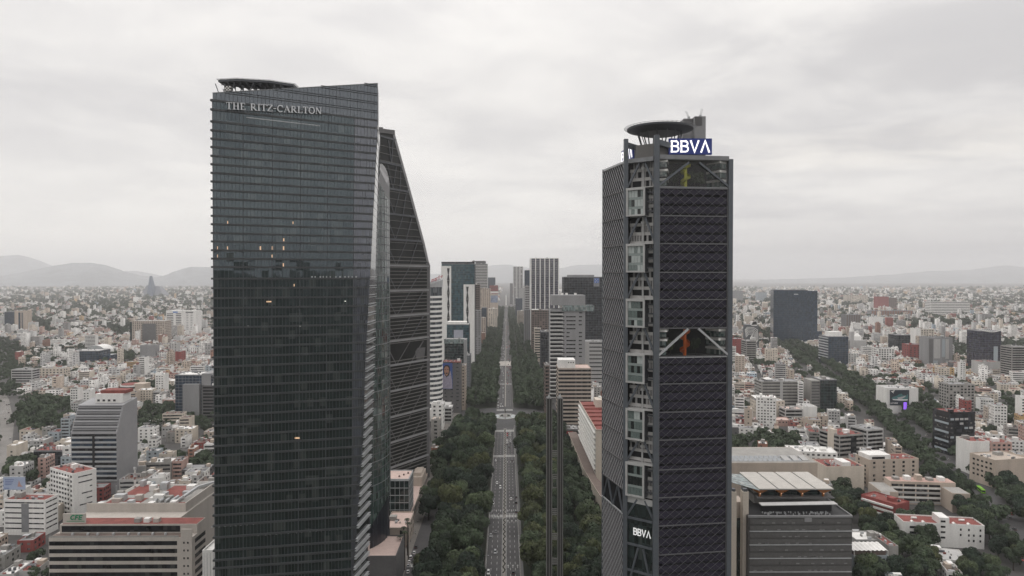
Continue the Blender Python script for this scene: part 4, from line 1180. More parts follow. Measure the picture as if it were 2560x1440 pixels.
def facebox(mb, f, w, d, u0, u1, z0, z1, off, m=0, dep=.15):
    """A proud box joined into mb (local coordinates)."""
    ox, oy, L = face_org(f, w, d); a = FACE[f]; ca, sa = math.cos(a), math.sin(a)
    def q(u, o): return (ox + ca * (u - L / 2) + sa * o, oy + sa * (u - L / 2) - ca * o)
    A, B, C_, D_ = q(u0, off), q(u1, off), q(u1, -dep + .02), q(u0, -dep + .02)
    mb.hexa([(*A, z0), (*B, z0), (*C_, z0), (*D_, z0)], [(*A, z1), (*B, z1), (*C_, z1), (*D_, z1)], m)
def building(name, label, cat, px0, px1, pt, pb=None, D=None, dep=14, wall='white', roof='grey', style='grid', rz=0.0, fh=3.4, faces=None,
             group=None, ww=1.6, wh=1.4, pitch=3.2, frac=.55, gm=None, para=.8, stairs=1, tanks=1, z0=0.0, slab=.5, ribs=6, land=None, blank=(), margin=1.0, slabm=None, gap=0.8, basez=0.0):
    pm_ = (px0 + px1) / 2
    if D is None: D = gp(pm_, pb).y
    h = zat(pt, D, pm_)
    xl, xr_ = xat(px0, D, pt), xat(px1, D, pt)
    w = abs(xr_ - xl) / max(.3, math.cos(rz))
    cx, cyy = (xl + xr_) / 2, D + dep / 2
    T = thing(name, label, cat, (cx, cyy, basez), rz, group)
    h -= basez
    s = F / D
    FOOT.append((cx, cyy, w + 3, dep + 3, rz))
    LANDMARKS.append((pm_, (pt + (pb or 1440)) / 2 if pb else pt + 30, land)) if land else None
    glassy = style in ('curtain', 'ribs', 'ledges')
    wm = PAL[wall]
    part('wall', MB().box(-w / 2, w / 2, -dep / 2, dep / 2, 0, h), wm, T)
    pm2 = slabm or (M_LEDGE if glassy else wm)
    mb = MB(); e = .3; o = .02
    mb.box(-w / 2 - o, w / 2 + o, -dep / 2 - o, -dep / 2 + e, h - .3, h + para); mb.box(-w / 2 - o, w / 2 + o, dep / 2 - e, dep / 2 + o, h - .3, h + para)
    mb.box(-w / 2 - o, -w / 2 + e, -dep / 2 + e, dep / 2 - e, h - .3, h + para); mb.box(w / 2 - e, w / 2 + o, -dep / 2 + e, dep / 2 - e, h - .3, h + para)
    part('parapet', mb, pm2, T)
    RF = part('roof', MB().box(-w / 2 + e, w / 2 - e, -dep / 2 + e, dep / 2 - e, h - .1, h + .06), ROOFC[roof], T)
    if faces is None:
        faces = ['f'] + (['r'] if (px1 < 1266 or rz < -.1) else []) + (['l'] if (px0 > 1266 or rz > .1) else [])
    faces = [f for f in faces if f not in blank]
    nf = max(1, int((h - 1.2) / fh))
    g = MATS[gm].name if gm else None
    joined = MB()
    for f in faces:
        L = face_org(f, w, dep)[2]
        if style == 'bands':
            me = wmesh(L - 2 * margin, fh * frac, False, gm or 'ribbon_glass', 'window_band')
            for k in range(nf): place(T, f, w, dep, L / 2, h - .9 - k * fh - fh * frac, me, 'window_band')
        elif style == 'ledges':
            me = MB().box(-L / 2 - .2, L / 2 + .2, -gap, 0, 0, slab).mesh('floor_slab', pm2)
            for k in range(nf + 1): place(T, f, w, dep, L / 2, h - .1 - slab - k * fh, me, 'floor_slab', -.01)
        elif style == 'curtain':
            for k in range(nf): facebox(joined, f, w, dep, 0.05, L - .05, h - .3 - k * fh - .4, h - .3 - k * fh, .1)
            n = max(1, int(L / pitch))
            for k in range(n + 1): facebox(joined, f, w, dep, max(.02, L * k / n - .1), min(L - .02, L * k / n + .1), .5, h - .35, .18)
        elif style == 'ribs':
            me = MB().box(-slab / 2, slab / 2, -gap, .05, 0, h + 1).mesh('rib', pm2)
            for k in range(ribs + 1): place(T, f, w, dep, .4 + (L - .8) * k / ribs, 0, me, 'rib')
            for k in range(nf): facebox(joined, f, w, dep, 0.05, L - .05, h - .5 - k * fh - .35, h - .5 - k * fh, .12)
        elif style == 'grid':
            n = max(1, int((L - 1.2) / pitch)); p = (L - .8) / n
            big_ = math.sqrt(ww * wh) * s >= 10
            for k in range(nf):
                for j in range(n):
                    if rnd.random() < .06: continue
                    z = h - 1.0 - k * fh - wh
                    if z < .3: continue
                    if big_ and len(T.children) < 290: place(T, f, w, dep, .4 + (j + .5) * p, z, wmesh(ww, wh, True, gm), 'window')
                    else:
                        facebox(joined, f, w, dep, .4 + (j + .5) * p - ww / 2, .4 + (j + .5) * p + ww / 2, z, z + wh, .06)
    if joined.f:
        part('windows' if style == 'grid' else 'mullions', joined, (M_WIN if not gm else MATS[gm]) if style == 'grid' else (slabm or M_STEEL), T, kind='stuff')
    r2 = random.Random(int(px0 * 7 + pt * 13))
    for k in range(stairs):
        a, b = min(w * .3, r2.uniform(3, 6)), min(dep * .35, r2.uniform(3, 5))
        x, y = r2.uniform(-w / 2 + a / 2 + .6, w / 2 - a / 2 - .6), r2.uniform(-dep / 2 + b / 2 + .8, dep / 2 - b / 2 - .6)
        part('stair_house', MB().box(x - a / 2, x + a / 2, y - b / 2, y + b / 2, h + .03, h + r2.uniform(2.3, 3.4)), r2.choice([wm if not glassy else M_GREY, M_WHITE, M_CONC]), RF)
    for k in range(tanks):
        x, y = r2.uniform(-w / 2 + 1.2, w / 2 - 1.2), r2.uniform(-dep / 2 + 1.2, dep / 2 - 1.2)
        m = r2.choice([M_WHITE, M_WHITE, M_LIGHTM, M_STEEL])
        link('water_tank', tankmesh(m) if r2.random() < .6 else hth(m), RF, (x, y, h + .06))
    cl_ = MB()
    for k in range(min(14, 3 + int(w * dep / 90))):
        a, b = r2.uniform(.5, 2.2), r2.uniform(.5, 1.8); x, y = r2.uniform(-w / 2 + 1, w / 2 - 3), r2.uniform(-dep / 2 + 1, dep / 2 - 3)
        cl_.box(x, x + a, y, y + b, h + .061, h + r2.uniform(.6, 1.7), k % 3)
    if stairs or tanks: part('roof_units', cl_, [M_LIGHTM, M_CONC, M_STEEL], T, kind='stuff')
    T['hh'] = h; T['ww'] = w; T['dd'] = dep
    return T
def extra(T, nm, x0, x1, y0, y1, z0, z1, m, **k):
    return part(nm, MB().box(x0, x1, y0, y1, z0, z1), m if not isinstance(m, str) else PAL[m], T, **k)
# ---------------------------------------------------------------- buildings along the avenue
B = building
# left side, far to near
T = B('glass_tower', 'teal glass office tower between two tall white end slabs', 'skyscraper', 1104, 1186, 660, D=1250, dep=40, wall='teal', style='curtain', fh=4.2, pitch=6, tanks=0, land='the teal tower')
w, h = T['ww'], T['hh']
def slab_(T, xa, xb, z1, side):
    extra(T, 'end_slab', xa, xb, -22.5, -20.06, 0, z1, M_WHITE)
    mb = MB(); xm = xa + (xb - xa) * (.72 if side < 0 else .35)
    k = 0; z = z1 - 4
    while z > 20:
        mb.poly([(xm - 2.4, -22.56, z), (xm - 2.4 + 1.4, -22.56, z - 11), (xm + 2.4 - 1.4, -22.56, z - 11), (xm + 2.4, -22.56, z)][::-1])
        mb.poly([(xm - 1.0, -22.56, z - 11.3), (xm - 2.4, -22.56, z - 22), (xm + 2.4, -22.56, z - 22), (xm + 1.0, -22.56, z - 11.3)])
        z -= 22.4; k += 1
    part('recess', mb, M_BLACK, T)
k = 1250 / F
slab_(T, -w / 2 - .8, -w / 2 + 24 * k, zat(665, 1250), -1)
slab_(T, w / 2 - 27 * k, w / 2 + .3, zat(711, 1250), 1)
extra(T, 'roof_band', -w / 2 - .4, w / 2 + .4, -20.4, 20.4, h + .9, h + 4, 'black')
B('office_tower', 'pale grey gridded tower with darker stepped top behind the teal tower', 'skyscraper', 1181, 1219, 660, D=2300, dep=40, wall='lgrey', style='bands', fh=5.2, frac=.45, land='the pale gridded tower')
T = B('office_tower', 'dark grey stepped tower top peeking over the pale gridded tower', 'skyscraper', 1180, 1214, 653, D=2360, dep=40, wall='dgrey', style='bands', fh=5, tanks=0)
B('office_tower', 'dark blue-grey tower between the pale gridded tower and open sky', 'skyscraper', 1220, 1238, 694, D=3500, dep=40, wall='dblue', style='curtain', fh=5, tanks=0)
T = B('office_building', 'salmon red office block with screens on its avenue side', 'building', 1224, 1245, 714, D=3100, dep=60, wall='red', style='bands', fh=6, frac=.3, tanks=0, land='the salmon red block')
extra(T, 'white_band', -T['ww'] / 2, T['ww'] / 2, -30.5, -30.1, T['hh'] - 34, T['hh'] - 26, M_WHITE)
T = B('billboard_building', 'beige block carrying a grey blue advertising panel near the avenue trees', 'building', 1222, 1245, 736, D=2700, dep=40, wall='beige', style='blank', tanks=0)
extra(T, 'advert_panel', -T['ww'] / 2 + 1, T['ww'] / 2 - 1, -20.6, -20.1, T['hh'] - 32, T['hh'] - 4, mat('screen_blue', (.24, .28, .38), .6, .5, .06))
B('apartment_block', 'beige stepped apartment block in front of the pale gridded tower', 'building', 1200, 1226, 722, D=2200, dep=30, wall='beige', style='grid', fh=4, pitch=6, ww=3, wh=2)
B('apartment_block', 'cream low block with slanting roof beside the avenue trees', 'building', 1221, 1243, 772, D=2150, dep=30, wall='cream', style='grid', roof='white', fh=4, pitch=6, ww=3, wh=2)
B('office_tower', 'slim dark brown tower directly right of the second white slab', 'building', 1186, 1200, 712, D=1520, dep=30, wall='brown', style='bands', fh=4, frac=.5, tanks=0)
T = B('office_building', 'grey stone office block with narrow dark windows behind the tree belt', 'building', 1180, 1202, 777, D=1420, dep=30, wall='grey', style='grid', fh=4.6, pitch=5, ww=3, wh=1.6)
B('office_building', 'navy glass block with lower grey wing beside the left tree belt', 'building', 1204, 1216, 770, D=1850, dep=30, wall='dblue', style='curtain', fh=4)
B('office_building', 'low grey block stepped below the navy glass block', 'building', 1203, 1214, 795, D=1780, dep=25, wall='tan', style='grid', fh=4, pitch=5, ww=2.5, wh=2)
T = B('office_building', 'teal glass office block with white roof storey and grey advertising wall', 'building', 1117, 1172, 812, D=1085, dep=30, wall='teal', style='curtain', fh=3.8, pitch=4, roof='white', stairs=2, land='the block with grey advertising wall')
extra(T, 'advert_panel', -T['ww'] * .18, T['ww'] * .24, -15.7, -15.2, T['hh'] - 22, T['hh'] - 8, mat('advert_grey', (.36, .37, .43), .7, .1))
extra(T, 'roof_storey', -T['ww'] / 2 + .5, T['ww'] / 2 - 4, -13, 12, T['hh'] + .07, T['hh'] + 4.5, M_WHITE)
T = B('office_building', 'dark green glass block with a pale translucent roof canopy', 'building', 1111, 1160, 850, D=975, dep=26, wall='dgreen', style='curtain', fh=3.8, pitch=4, roof='lgrey', tanks=0, land='the dark green glass block')
extra(T, 'roof_canopy', -T['ww'] / 2 - .5, T['ww'] / 2 + .5, -13.6, -13.05, T['hh'] - 5, T['hh'] + 1.5, PAL['palegl'])
extra(T, 'side_tower', T['ww'] / 2 - .5, T['ww'] / 2 + 3.4, -13.8, 10, 0, T['hh'] + .5, M_GREY)
T = B('office_building', 'slate grey block with red roof edge carrying the portrait billboard', 'building', 1106, 1152, 906, D=862, dep=24, wall='dgrey', roof='red', style='grid', fh=4.6, pitch=6, ww=3, wh=1.2, land='the portrait billboard block')
extra(T, 'red_edge', -2, T['ww'] / 2 + .1, -12.5, -12.05, T['hh'] - .3, T['hh'] + .9, M_RED)
B('apartment_block', 'narrow beige block squeezed between portrait block and tree belt', 'building', 1152, 1164, 915, D=880, dep=20, wall='beige', style='grid', fh=4, pitch=4, ww=2, wh=1.5)
B('office_building', 'thin blue and grey ribbed office block beside the dark green glass block', 'building', 1162, 1174, 890, D=990, dep=30, wall='bluegrey', style='ribs', ribs=4, fh=3.6, tanks=0)
# portrait billboard
bb = thing('billboard', 'tall portrait poster of a person in lavender shawl on deep blue', 'billboard', (xat(1118, 861, 940), 861.0, 20))
Yb = 860.9
def bq(px, py, o=0.0):
    p = at(px, py, Yb); return (p.x, Yb - o, p.z)
part('panel', MB().hexa([bq(1106.5, 972), bq(1131, 972), (bq(1131, 972)[0], Yb + .9, bq(1131, 972)[2]), (bq(1106.5, 972)[0], Yb + .9, bq(1106.5, 972)[2])], [bq(1106.5, 908), bq(1131, 908), (bq(1131, 908)[0], Yb + .9, bq(1131, 908)[2]), (bq(1106.5, 908)[0], Yb + .9, bq(1106.5, 908)[2])]), mat('poster_blue', (.05, .10, .32), .6, .2, .1), bb, world=True)
def blob(pts, o): return MB().poly([bq(x, y, o) for x, y in pts][::-1])
part('poster_shawl', blob([(1107, 971.5), (1107, 945), (1110, 935), (1114, 925), (1122, 921), (1127, 930), (1130, 952), (1130.5, 971.5)], .02), mat('lavender_print', (.36, .33, .42), .7, .35, .5), bb, world=True)
part('poster_hair', blob([(1110, 934), (1108.5, 924), (1110, 916), (1114, 912.5), (1120, 912.5), (1124, 916), (1125.5, 924), (1123, 938), (1116, 943)], .04), mat('poster_dark', (.03, .025, .025), .7, .2), bb, world=True)
part('poster_face', blob([(1110.5, 928), (1111, 920), (1114, 916), (1119, 916), (1122, 920), (1122.5, 928), (1120, 936), (1116.5, 940), (1113, 936)], .06), mat('poster_skin', (.42, .22, .15), .7, .2, .8), bb, world=True)
mb = MB()
for pts in ([(1112, 923.5), (1115, 923), (1115, 924.5), (1112, 925)], [(1118, 923), (1121, 923.5), (1121, 925), (1118, 924.5)], [(1113.5, 932), (1119.5, 931.5), (1119, 934.5), (1114.5, 935)]): mb.poly([bq(x, y, .08) for x, y in pts][::-1])
part('poster_features', mb, MATS['poster_dark'], bb, world=True)
T = B('villa', 'white villa with flat roof and dark chimneys near the round banded tower', 'building', 1078, 1108, 1012, D=770, dep=20, wall='white', style='grid', fh=4.5, pitch=5, ww=2.5, wh=2, roof='lgrey', stairs=2)
B('office_building', 'concrete shell under construction below the round banded tower', 'building', 1078, 1100, 1050, D=716, dep=16, wall='conc', style='grid', fh=4, pitch=4, ww=3, wh=2, roof='tan')
B('office_building', 'white block with chamfered side facing the avenue below the portrait billboard', 'building', 1108, 1130, 1020, D=800, dep=18, wall='lgrey', style='bands', fh=4, roof='white')
B('kiosk_building', 'small white roofed house between tree belt and sloping tower', 'building', 1078, 1102, 1122, D=640, dep=9, wall='brick', style='grid', roof='white', fh=3, pitch=3)
# round tower with white bands
rt = thing('round_tower', 'round tower wrapped in white bands with red lettering on its slanted crown', 'skyscraper', (xat(1070, 838, 900), 838, 0))
rx, ry_, rr = rt.location.x, 838.0, 37 / F * 838
zt = zat(716, 820, 1090)
part('glass_core', MB().cyl(0, 0, 0, zt, rr - .9, rr - .9, 36), glassmat('round_tower_glass', (.05, .06, .07), 1.5, .1, (2, 2, 5.6), 1.5, (.14, .15, .16), .2), rt)
bandm = MB()
n = 36
def ring(mb, r0, r1, z0, z1):
    for i in range(n):
        a0, a1 = 2 * math.pi * i / n, 2 * math.pi * (i + 1) / n
        c = lambda r, a, z: (r * math.cos(a), r * math.sin(a), z)
        mb.hexa([c(r1, a0, z0), c(r1, a1, z0), c(r0, a1, z0), c(r0, a0, z0)][::-1], [c(r1, a0, z1), c(r1, a1, z1), c(r0, a1, z1), c(r0, a0, z1)][::-1])
ring(bandm, rr - .95, rr, 0, 2.6)
bme = bandm.mesh('floor_band', M_WHITE)
z = zt - 14
while z > 18:
    link('floor_band', bme, rt, (0, 0, z)); z -= 5.72
mb = MB()
for i in range(n):
    a0, a1 = 2 * math.pi * i / n, 2 * math.pi * (i + 1) / n
    zz0 = zt + 3 + 6 * math.cos(a0 - .3); zz1 = zt + 3 + 6 * math.cos(a1 - .3)
    c = lambda r, a, z: (r * math.cos(a), r * math.sin(a), z)
    mb.hexa([c(rr - .3, a0, zt - 1), c(rr - .3, a1, zt - 1), c(rr - 1.2, a1, zt - 1), c(rr - 1.2, a0, zt - 1)][::-1], [c(rr + .4, a0, zz0), c(rr + .4, a1, zz1), c(rr - 1.0, a1, zz1), c(rr - 1.0, a0, zz0)][::-1])
part('crown_ring', mb, M_LIGHTM, rt)
sgm = thing('tower_sign', 'red script letters on the slanted crown of the round banded tower', 'sign', (rx + 5, 838 - rr, zt + 8))
pa, pb_ = at(1078, 706, 816), at(1107, 694, 816)
letters(sgm, 'mapfre', pa, pb_, 4.4, .5, mat('sign_red', (.35, .02, .03), .5, .1), italic=.2, keys=['M!', 'a!', 'P!', 'f!', 'r!', 'e!'])
pt_ = thing('podium_terrace', 'low white terrace block at the foot of the round banded tower', 'building', (-82, 846, 0))
part('wall', MB().box(xat(1060, 800), xat(1118, 800), 812, 880, 0, 14), M_WHITE, pt_, world=True)
# low buildings at the foot of the left towers
T = B('podium_building', 'curved glass pavilion with pink roof terrace at the foot of the towers', 'building', 930, 1022, 1200, D=470, dep=22, wall='dgreen', roof='pink', style='curtain', fh=5, pitch=3, tanks=0, stairs=0, land='the pink terrace pavilion', slabm=M_LIGHTM, faces=['f', 'r'])
for i in range(3): link('roof_vent', MB().cyl(0, 0, 0, 1.1, .7, .5, 8).mesh('roof_vent', PAL['brown']), T, (T['ww'] * (.2 + .1 * i), -4 + i * 4, T['hh'] + .1))
T = B('podium_building', 'stepped stone podium with pink roofs beside the avenue pavement', 'building', 930, 1030, 1283, D=476, dep=95, wall='tan', roof='pink', style='grid', fh=5.5, pitch=7, ww=2.6, wh=3, tanks=0, stairs=0, basez=0)
extra(T, 'upper_block', T['ww'] / 2 - 9, T['ww'] / 2 - .5, 14, 40, T['hh'] + .07, T['hh'] + 7, M_TAN)
extra(T, 'upper_block', T['ww'] / 2 - 7, T['ww'] / 2 - 1.5, 18, 34, T['hh'] + 7.01, T['hh'] + 9.5, M_TAN)
B('podium_building', 'small stone house with arched windows beside the palms', 'building', 960, 1019, 1322, D=432, dep=30, wall='tan', roof='pink', style='grid', fh=5, pitch=6, ww=2, wh=2.6, tanks=0)
B('podium_building', 'dark walled low block with notched pale pink roof', 'building', 912, 990, 1393, D=368, dep=30, wall='dgrey', roof='pink', style='blank', tanks=0, stairs=0)
T = B('white_pavilion', 'white panelled box building at the left foot of the dark hotel tower', 'building', 506, 545, 1380, D=285, dep=26, wall='white', roof='white', style='blank', tanks=0, stairs=0)
for k in range(4): part('panel_seam', MB().box(-T['ww'] / 2 + 1.3 * k + .6, -T['ww'] / 2 + 1.3 * k + .7, -13.08, -13.02, 0, T['hh'] - .4), M_GREY, T)
# right side, far to near
T = B('office_tower', 'tall dark tower with white vertical ribs standing right of the avenue', 'skyscraper', 1327, 1397, 646, D=1700, dep=50, wall='violet', style='ribs', ribs=6, slab=2.2, gap=1.2, slabm=M_WHITE, fh=4.4, stairs=2, tanks=0, land='the white ribbed tower')
B('office_tower', 'blue glass tower edge with lower white podium left of the ribbed tower', 'skyscraper', 1312, 1327, 676, D=2000, dep=40, wall='dblue', style='curtain', fh=4.5, tanks=0)
B('office_building', 'white banded block in front of the blue glass tower edge', 'building', 1312, 1326, 716, D=1950, dep=20, wall='lgrey', style='bands', fh=5)
T = B('apartment_tower', 'pale slim apartment tower with balconies far down the avenue', 'skyscraper', 1283, 1308, 667, D=3650, dep=60, wall='lgrey', style='grid', fh=7, pitch=13, ww=8, wh=4.5, tanks=0)
B('office_tower', 'very slim dark tower left of the pale balcony tower', 'skyscraper', 1275, 1282, 709, D=4300, dep=60, wall='dgrey', style='curtain', fh=6, tanks=0)
B('office_building', 'light grey mid rise below the pale balcony tower', 'building', 1297, 1312, 722, D=3000, dep=40, wall='lgrey', style='ribs', ribs=5, fh=5)
B('office_building', 'bright blue glass block beside the far right tree belt', 'building', 1289, 1306, 746, D=2750, dep=40, wall='dblue', style='curtain', fh=5)
B('apartment_block', 'small cream and white block in front of the bright blue block', 'building', 1293, 1310, 778, D=2350, dep=30, wall='cream', style='bands', fh=4)
B('office_building', 'dark ribbed block edge beneath the blue glass tower', 'building', 1311, 1326, 775, D=1700, dep=30, wall='dgrey', style='ribs', ribs=3, fh=4, tanks=0)
T = B('office_building', 'brown stone office block with a square window grid below the ribbed tower', 'building', 1329, 1382, 776, D=1480, dep=40, wall='brown', style='grid', fh=4.6, pitch=5.4, ww=3.6, wh=2.4, gm='ribbon_glass', land='the brown gridded block')
extra(T, 'roof_disc', -T['ww'] / 2, -T['ww'] / 2 + 16, -21, -8, T['hh'] + .9, T['hh'] + 2.4, M_WHITE)
B('apartment_block', 'narrow cream block with stacked balconies below the brown gridded block', 'building', 1336, 1352, 822, D=1380, dep=24, wall='cream', style='bands', fh=5, frac=.5)
B('office_building', 'black glass block with teal roof beside the cantilevered grey tower', 'building', 1353, 1374, 830, D=1150, dep=40, wall='black', style='curtain', fh=4, roof='dgrey')
T = B('office_tower', 'broad black glass tower with a square blue logo near its roof', 'skyscraper', 1410, 1545, 693, D=1180, dep=40, wall='black', style='curtain', fh=4.2, pitch=4.4, tanks=0, stairs=0, land='the broad black tower')
extra(T, 'plant_room', -T['ww'] / 2 + 8, T['ww'] / 2 - 40, -14, 14, T['hh'] + .07, T['hh'] + 4, M_GREY)
x = (1484 - 1477.5) * 1180 / F
part('logo_frame', MB().box(x, x + 10, -20.6, -20.2, T['hh'] - 16, T['hh'] - 1), M_LEDGE, T)
part('logo_panel', MB().box(x + .9, x + 9.1, -20.8, -20.65, T['hh'] - 10, T['hh'] - 2), mat('logo_blue', (.06, .12, .34), .5, .1, emit=.1), T)
mb = MB()
for i in range(3):
    for k in range(3):
        if (i + k) % 2 == 0: mb.box(x + 2 + i * 2.1, x + 3.7 + i * 2.1, -20.95, -20.85, T['hh'] - 9 + k * 2.1, T['hh'] - 7.4 + k * 2.1)
part('logo_mark', mb, M_LIGHTM, T)
T = B('office_tower', 'grey office tower with cantilevered glass box and white balcony ledges', 'skyscraper', 1376, 1463, 775, D=930, dep=36, wall='grey', style='blank', tanks=0, stairs=0, land='the cantilevered grey tower')
w, h = T['ww'], T['hh']; k = 930 / F
me = wmesh(4.2, 1.7, False, 'ribbon_glass', 'window'); me2 = wmesh(8.6, 1.7, False, 'ribbon_glass', 'window')
for i in range(24):
    z = h - 4.6 - i * 5.35
    if z < 8: break
    for u in (16.8, 23.6, 29.5, 40.5):
        if rnd.random() < .85: place(T, 'f', w, 36, u + rnd.uniform(-.4, .4), z, me if u != 29.5 else me2, 'window')
    part('balcony_ledge', MB().box(-w / 2 - .6, -w / 2 + 31 * k, -19.4, -18.02, z - 1.4, z - .4), M_WHITE, T)
    part('window_band', MB().box(-w / 2 - .02, -w / 2 + 29 * k, -18.1, -17.9, z - .3, z + 2.4), M_GLZ, T)
extra(T, 'top_block', -w / 2 + 2, w / 2, -18.6, 17, h + 1.2 + 5, zat(738, 930), PAL['grey'])
extra(T, 'glass_box', w * .02 - 9, w / 2 + 21 * k, -19.6, 12, h - 1.5, h + 6.1, 'palegl')
for q in range(10): extra(T, 'box_mullion', w * .02 - 9 + q * 5.4, w * .02 - 8.8 + q * 5.4, -19.75, -19.62, h - 1.5, h + 6.1, M_LEDGE)
for q in (-8, -2, 10): extra(T, 'roof_unit', q, q + 3, -6, -2, zat(738, 930), zat(738, 930) + 2.6, M_WHITE)
T = B('office_building', 'light grey office with dark window strips and balconies beside the lattice tower', 'building', 1463, 1540, 855, D=1000, dep=30, wall='lgrey', style='bands', fh=5.7, frac=.28, roof='grey', stairs=2, margin=6, faces=['f'])
T = B('office_building', 'brown and grey striped office with pink roof terrace and white plant room', 'building', 1396, 1478, 922, D=765, dep=34, wall='tan', style='bands', fh=4.35, frac=.5, roof='pink', stairs=0, tanks=0, margin=.3, land='the striped office with pink roof')
extra(T, 'plant_room', -T['ww'] / 2 + .4, -T['ww'] / 2 + 19, -14, 8, T['hh'] + .07, T['hh'] + 9.5, M_WHITE)
for k in range(3): part('plant_window', MB().box(-T['ww'] / 2 + 11 + k * 2.6, -T['ww'] / 2 + 12.2 + k * 2.6, -14.1, -13.9, T['hh'] + 6, T['hh'] + 7.3), M_BLACK, T)
T = B('office_building', 'dark narrow block with red edge left of the cantilevered grey tower', 'building', 1362, 1374, 915, D=860, dep=30, wall='brown', style='bands', fh=4.5)
T = B('shop_building', 'low shop block with bright red sign under the striped office', 'building', 1410, 1447, 1075, D=690, dep=20, wall='dgrey', roof='grey', style='bands', fh=5, frac=.4, stairs=1)
extra(T, 'red_sign', -T['ww'] / 2 + .5, T['ww'] / 2 - 6, -10.5, -10.05, T['hh'] - 8, T['hh'] - 1.5, mat('shop_red', (.34, .02, .03), .6, .15, emit=.03))
# long slab with red roof, seen along its flank
T = thing('slab_block', 'long cream slab with white ledges and red stepped roof beside the lattice tower', 'building', (86, 600, 0))
zt, xs, xe2, Yn, Yf = zat(1078, 537, 1491), 70.2, 104.0, 538.0, 664.0
part('wall', MB().box(xs, xe2, Yn, Yf, 0, zt), PAL['cream'], T, world=True)
part('roof', MB().box(xs + .5, xe2 - .4, Yn + .5, Yf - .5, zt - .1, zt + .15), M_RED, T, world=True)
for k in range(6): part('roof_step', MB().box(xs + .6, xe2 - .5, Yn + 18 + k * 17, Yn + 19.2 + k * 17, zt + .15, zt + 1.2), M_RED, T, world=True)
for z0 in np.arange(6, zt - 2, 4.05):
    part('ledge', MB().box(xs - 1.5, xs - .01, Yn + 4, Yf - 1, z0, z0 + .7), M_WHITE, T, world=True)
    part('window_band', MB().box(xs - .08, xs + .1, Yn + 4.5, Yf - 1.5, z0 + 1.1, z0 + 3.2), PAL['palegl'], T, world=True)
part('parapet', MB().box(xs - .3, xs + .3, Yn, Yf, zt - .2, zt + 1.1), M_TAN, T, world=True)
part('parapet', MB().box(xs + .3, xe2, Yn - .3, Yn + .3, zt - .2, zt + 1.1), M_TAN, T, world=True)
part('stair_house', MB().box(xs + 12, xs + 24, Yf - 30, Yf - 14, zt + .15, zt + 7), PAL['cream'], T, world=True)
part('water_tank', MB().cyl(xs + 17, Yf - 20, zt + 7, zt + 9, 1.5), M_WHITE, T, world=True)
for z0 in np.arange(5, zt - 3, 4.05): part('end_window', MB().box(xs + 9, xs + 13, Yn - .06, Yn + .1, z0, z0 + 2), M_GLZ, T, world=True)
FOOT.append((86, 600, 40, 135, 0)); LANDMARKS.append((1480, 1100, 'the red roofed cream slab'))
T = thing('podium_building', 'low cream podium with curved corner along the foot of the cream slab', 'building', (68, 520, 0))
cv = [(64.8, 505), (66, 460), (78, 452), (78, 640), (58.5, 640), (60.5, 560)]
cv = [(69, 470), (80, 470), (69.9, 530), (69.9, 690), (62, 690), (62.5, 560), (64.5, 520), (66.5, 490)]
part('wall', MB().prism(cv, 0, 14), PAL['cream'], T, world=True)
part('roof_edge', MB().prism([(x - .3 if x < 68 else x, y) for x, y in cv], 14.01, 14.9), M_TAN, T, world=True)
part('terrace', MB().poly([(x, y, 14.95) for x, y in cv]), PAL['brown'], T, world=True)
# ---------------------------------------------------------------- left field
T = thing('ribbed_office', 'grey ribbed office tower with a sloping banded top and blank side wall', 'building', (-318, 556, 0))
Yn, xr_ = 541.0, xat(293, 541, 1150); xl = xat(178, 541, 1150)
zs_, zt = zat(1081, 541, 240), zat(1012, 551, 260)
dpt = 30
prof = [(Yn, 0), (Yn, zs_), (Yn + 9.5, zt), (Yn + dpt, zt + 2.5), (Yn + dpt, 0)]
mb = MB()
mb.poly([(xr_, y, z) for y, z in prof]); mb.poly([(xl, y, z) for y, z in prof][::-1])
for (y0, z0), (y1, z1) in zip(prof, prof[1:]): mb.poly([(xl, y0, z0), (xr_, y0, z0), (xr_, y1, z1), (xl, y1, z1)])
part('wall', mb, mat('slate_render', (.30, .30, .31), .8, .1, .1), T, world=True)
for k in range(5):
    f0, f1 = k / 5 + .02, k / 5 + .16
    a = lambda f: (Yn + 9.5 * f, zs_ + (zt - zs_) * f)
    (ya, za), (yb, zb) = a(f0 + .02), a(f1 - .08)
    part('roof_band', MB().hexa([(xl + 1, ya - .25, za + .1), (xr_ - 1, ya - .25, za + .1), (xr_ - 1, ya + .5, za), (xl + 1, ya + .5, za)], [(xl + 1, yb - .25, zb + .1), (xr_ - 1, yb - .25, zb + .1), (xr_ - 1, yb + .5, zb), (xl + 1, yb + .5, zb)]), M_BLACK, T, world=True)
    yc, zc_ = a(f0 + .14)
    part('louvre', MB().bar((xl + .6, yc - .4, zc_ + .3), (xr_ - .6, yc - .4, zc_ + .3), 1.6, .35), M_LEDGE, T, world=True)
k = 0; z = zs_ - 3.2
while z > 8:
    part('window_band', MB().box(xl + .5, xr_ - .5, Yn - .06, Yn + .1, z, z + 1.9), PAL['dblue'] if k % 3 else M_GLZ, T, world=True)
    part('sun_louvre', MB().box(xl + .3, xr_ - .3, Yn - .9, Yn - .01, z - 1.3, z - .8).box(xl + .3, xr_ - .3, Yn - .9, Yn - .01, z - .6, z - .3), M_LIGHTM, T, world=True)
    z -= 3.75; k += 1
part('stair_slot', MB().box((xl + xr_) / 2 - .8, (xl + xr_) / 2 + .8, Yn - 1.1, Yn - .1, 8, zs_ - 2), M_BLACK, T, world=True)
for i in range(6): part('ground_column', MB().box(xl + i * (xr_ - xl - 1) / 5, xl + i * (xr_ - xl - 1) / 5 + 1, Yn - 1.0, Yn - .07, 0, 7), M_LIGHTM, T, world=True)
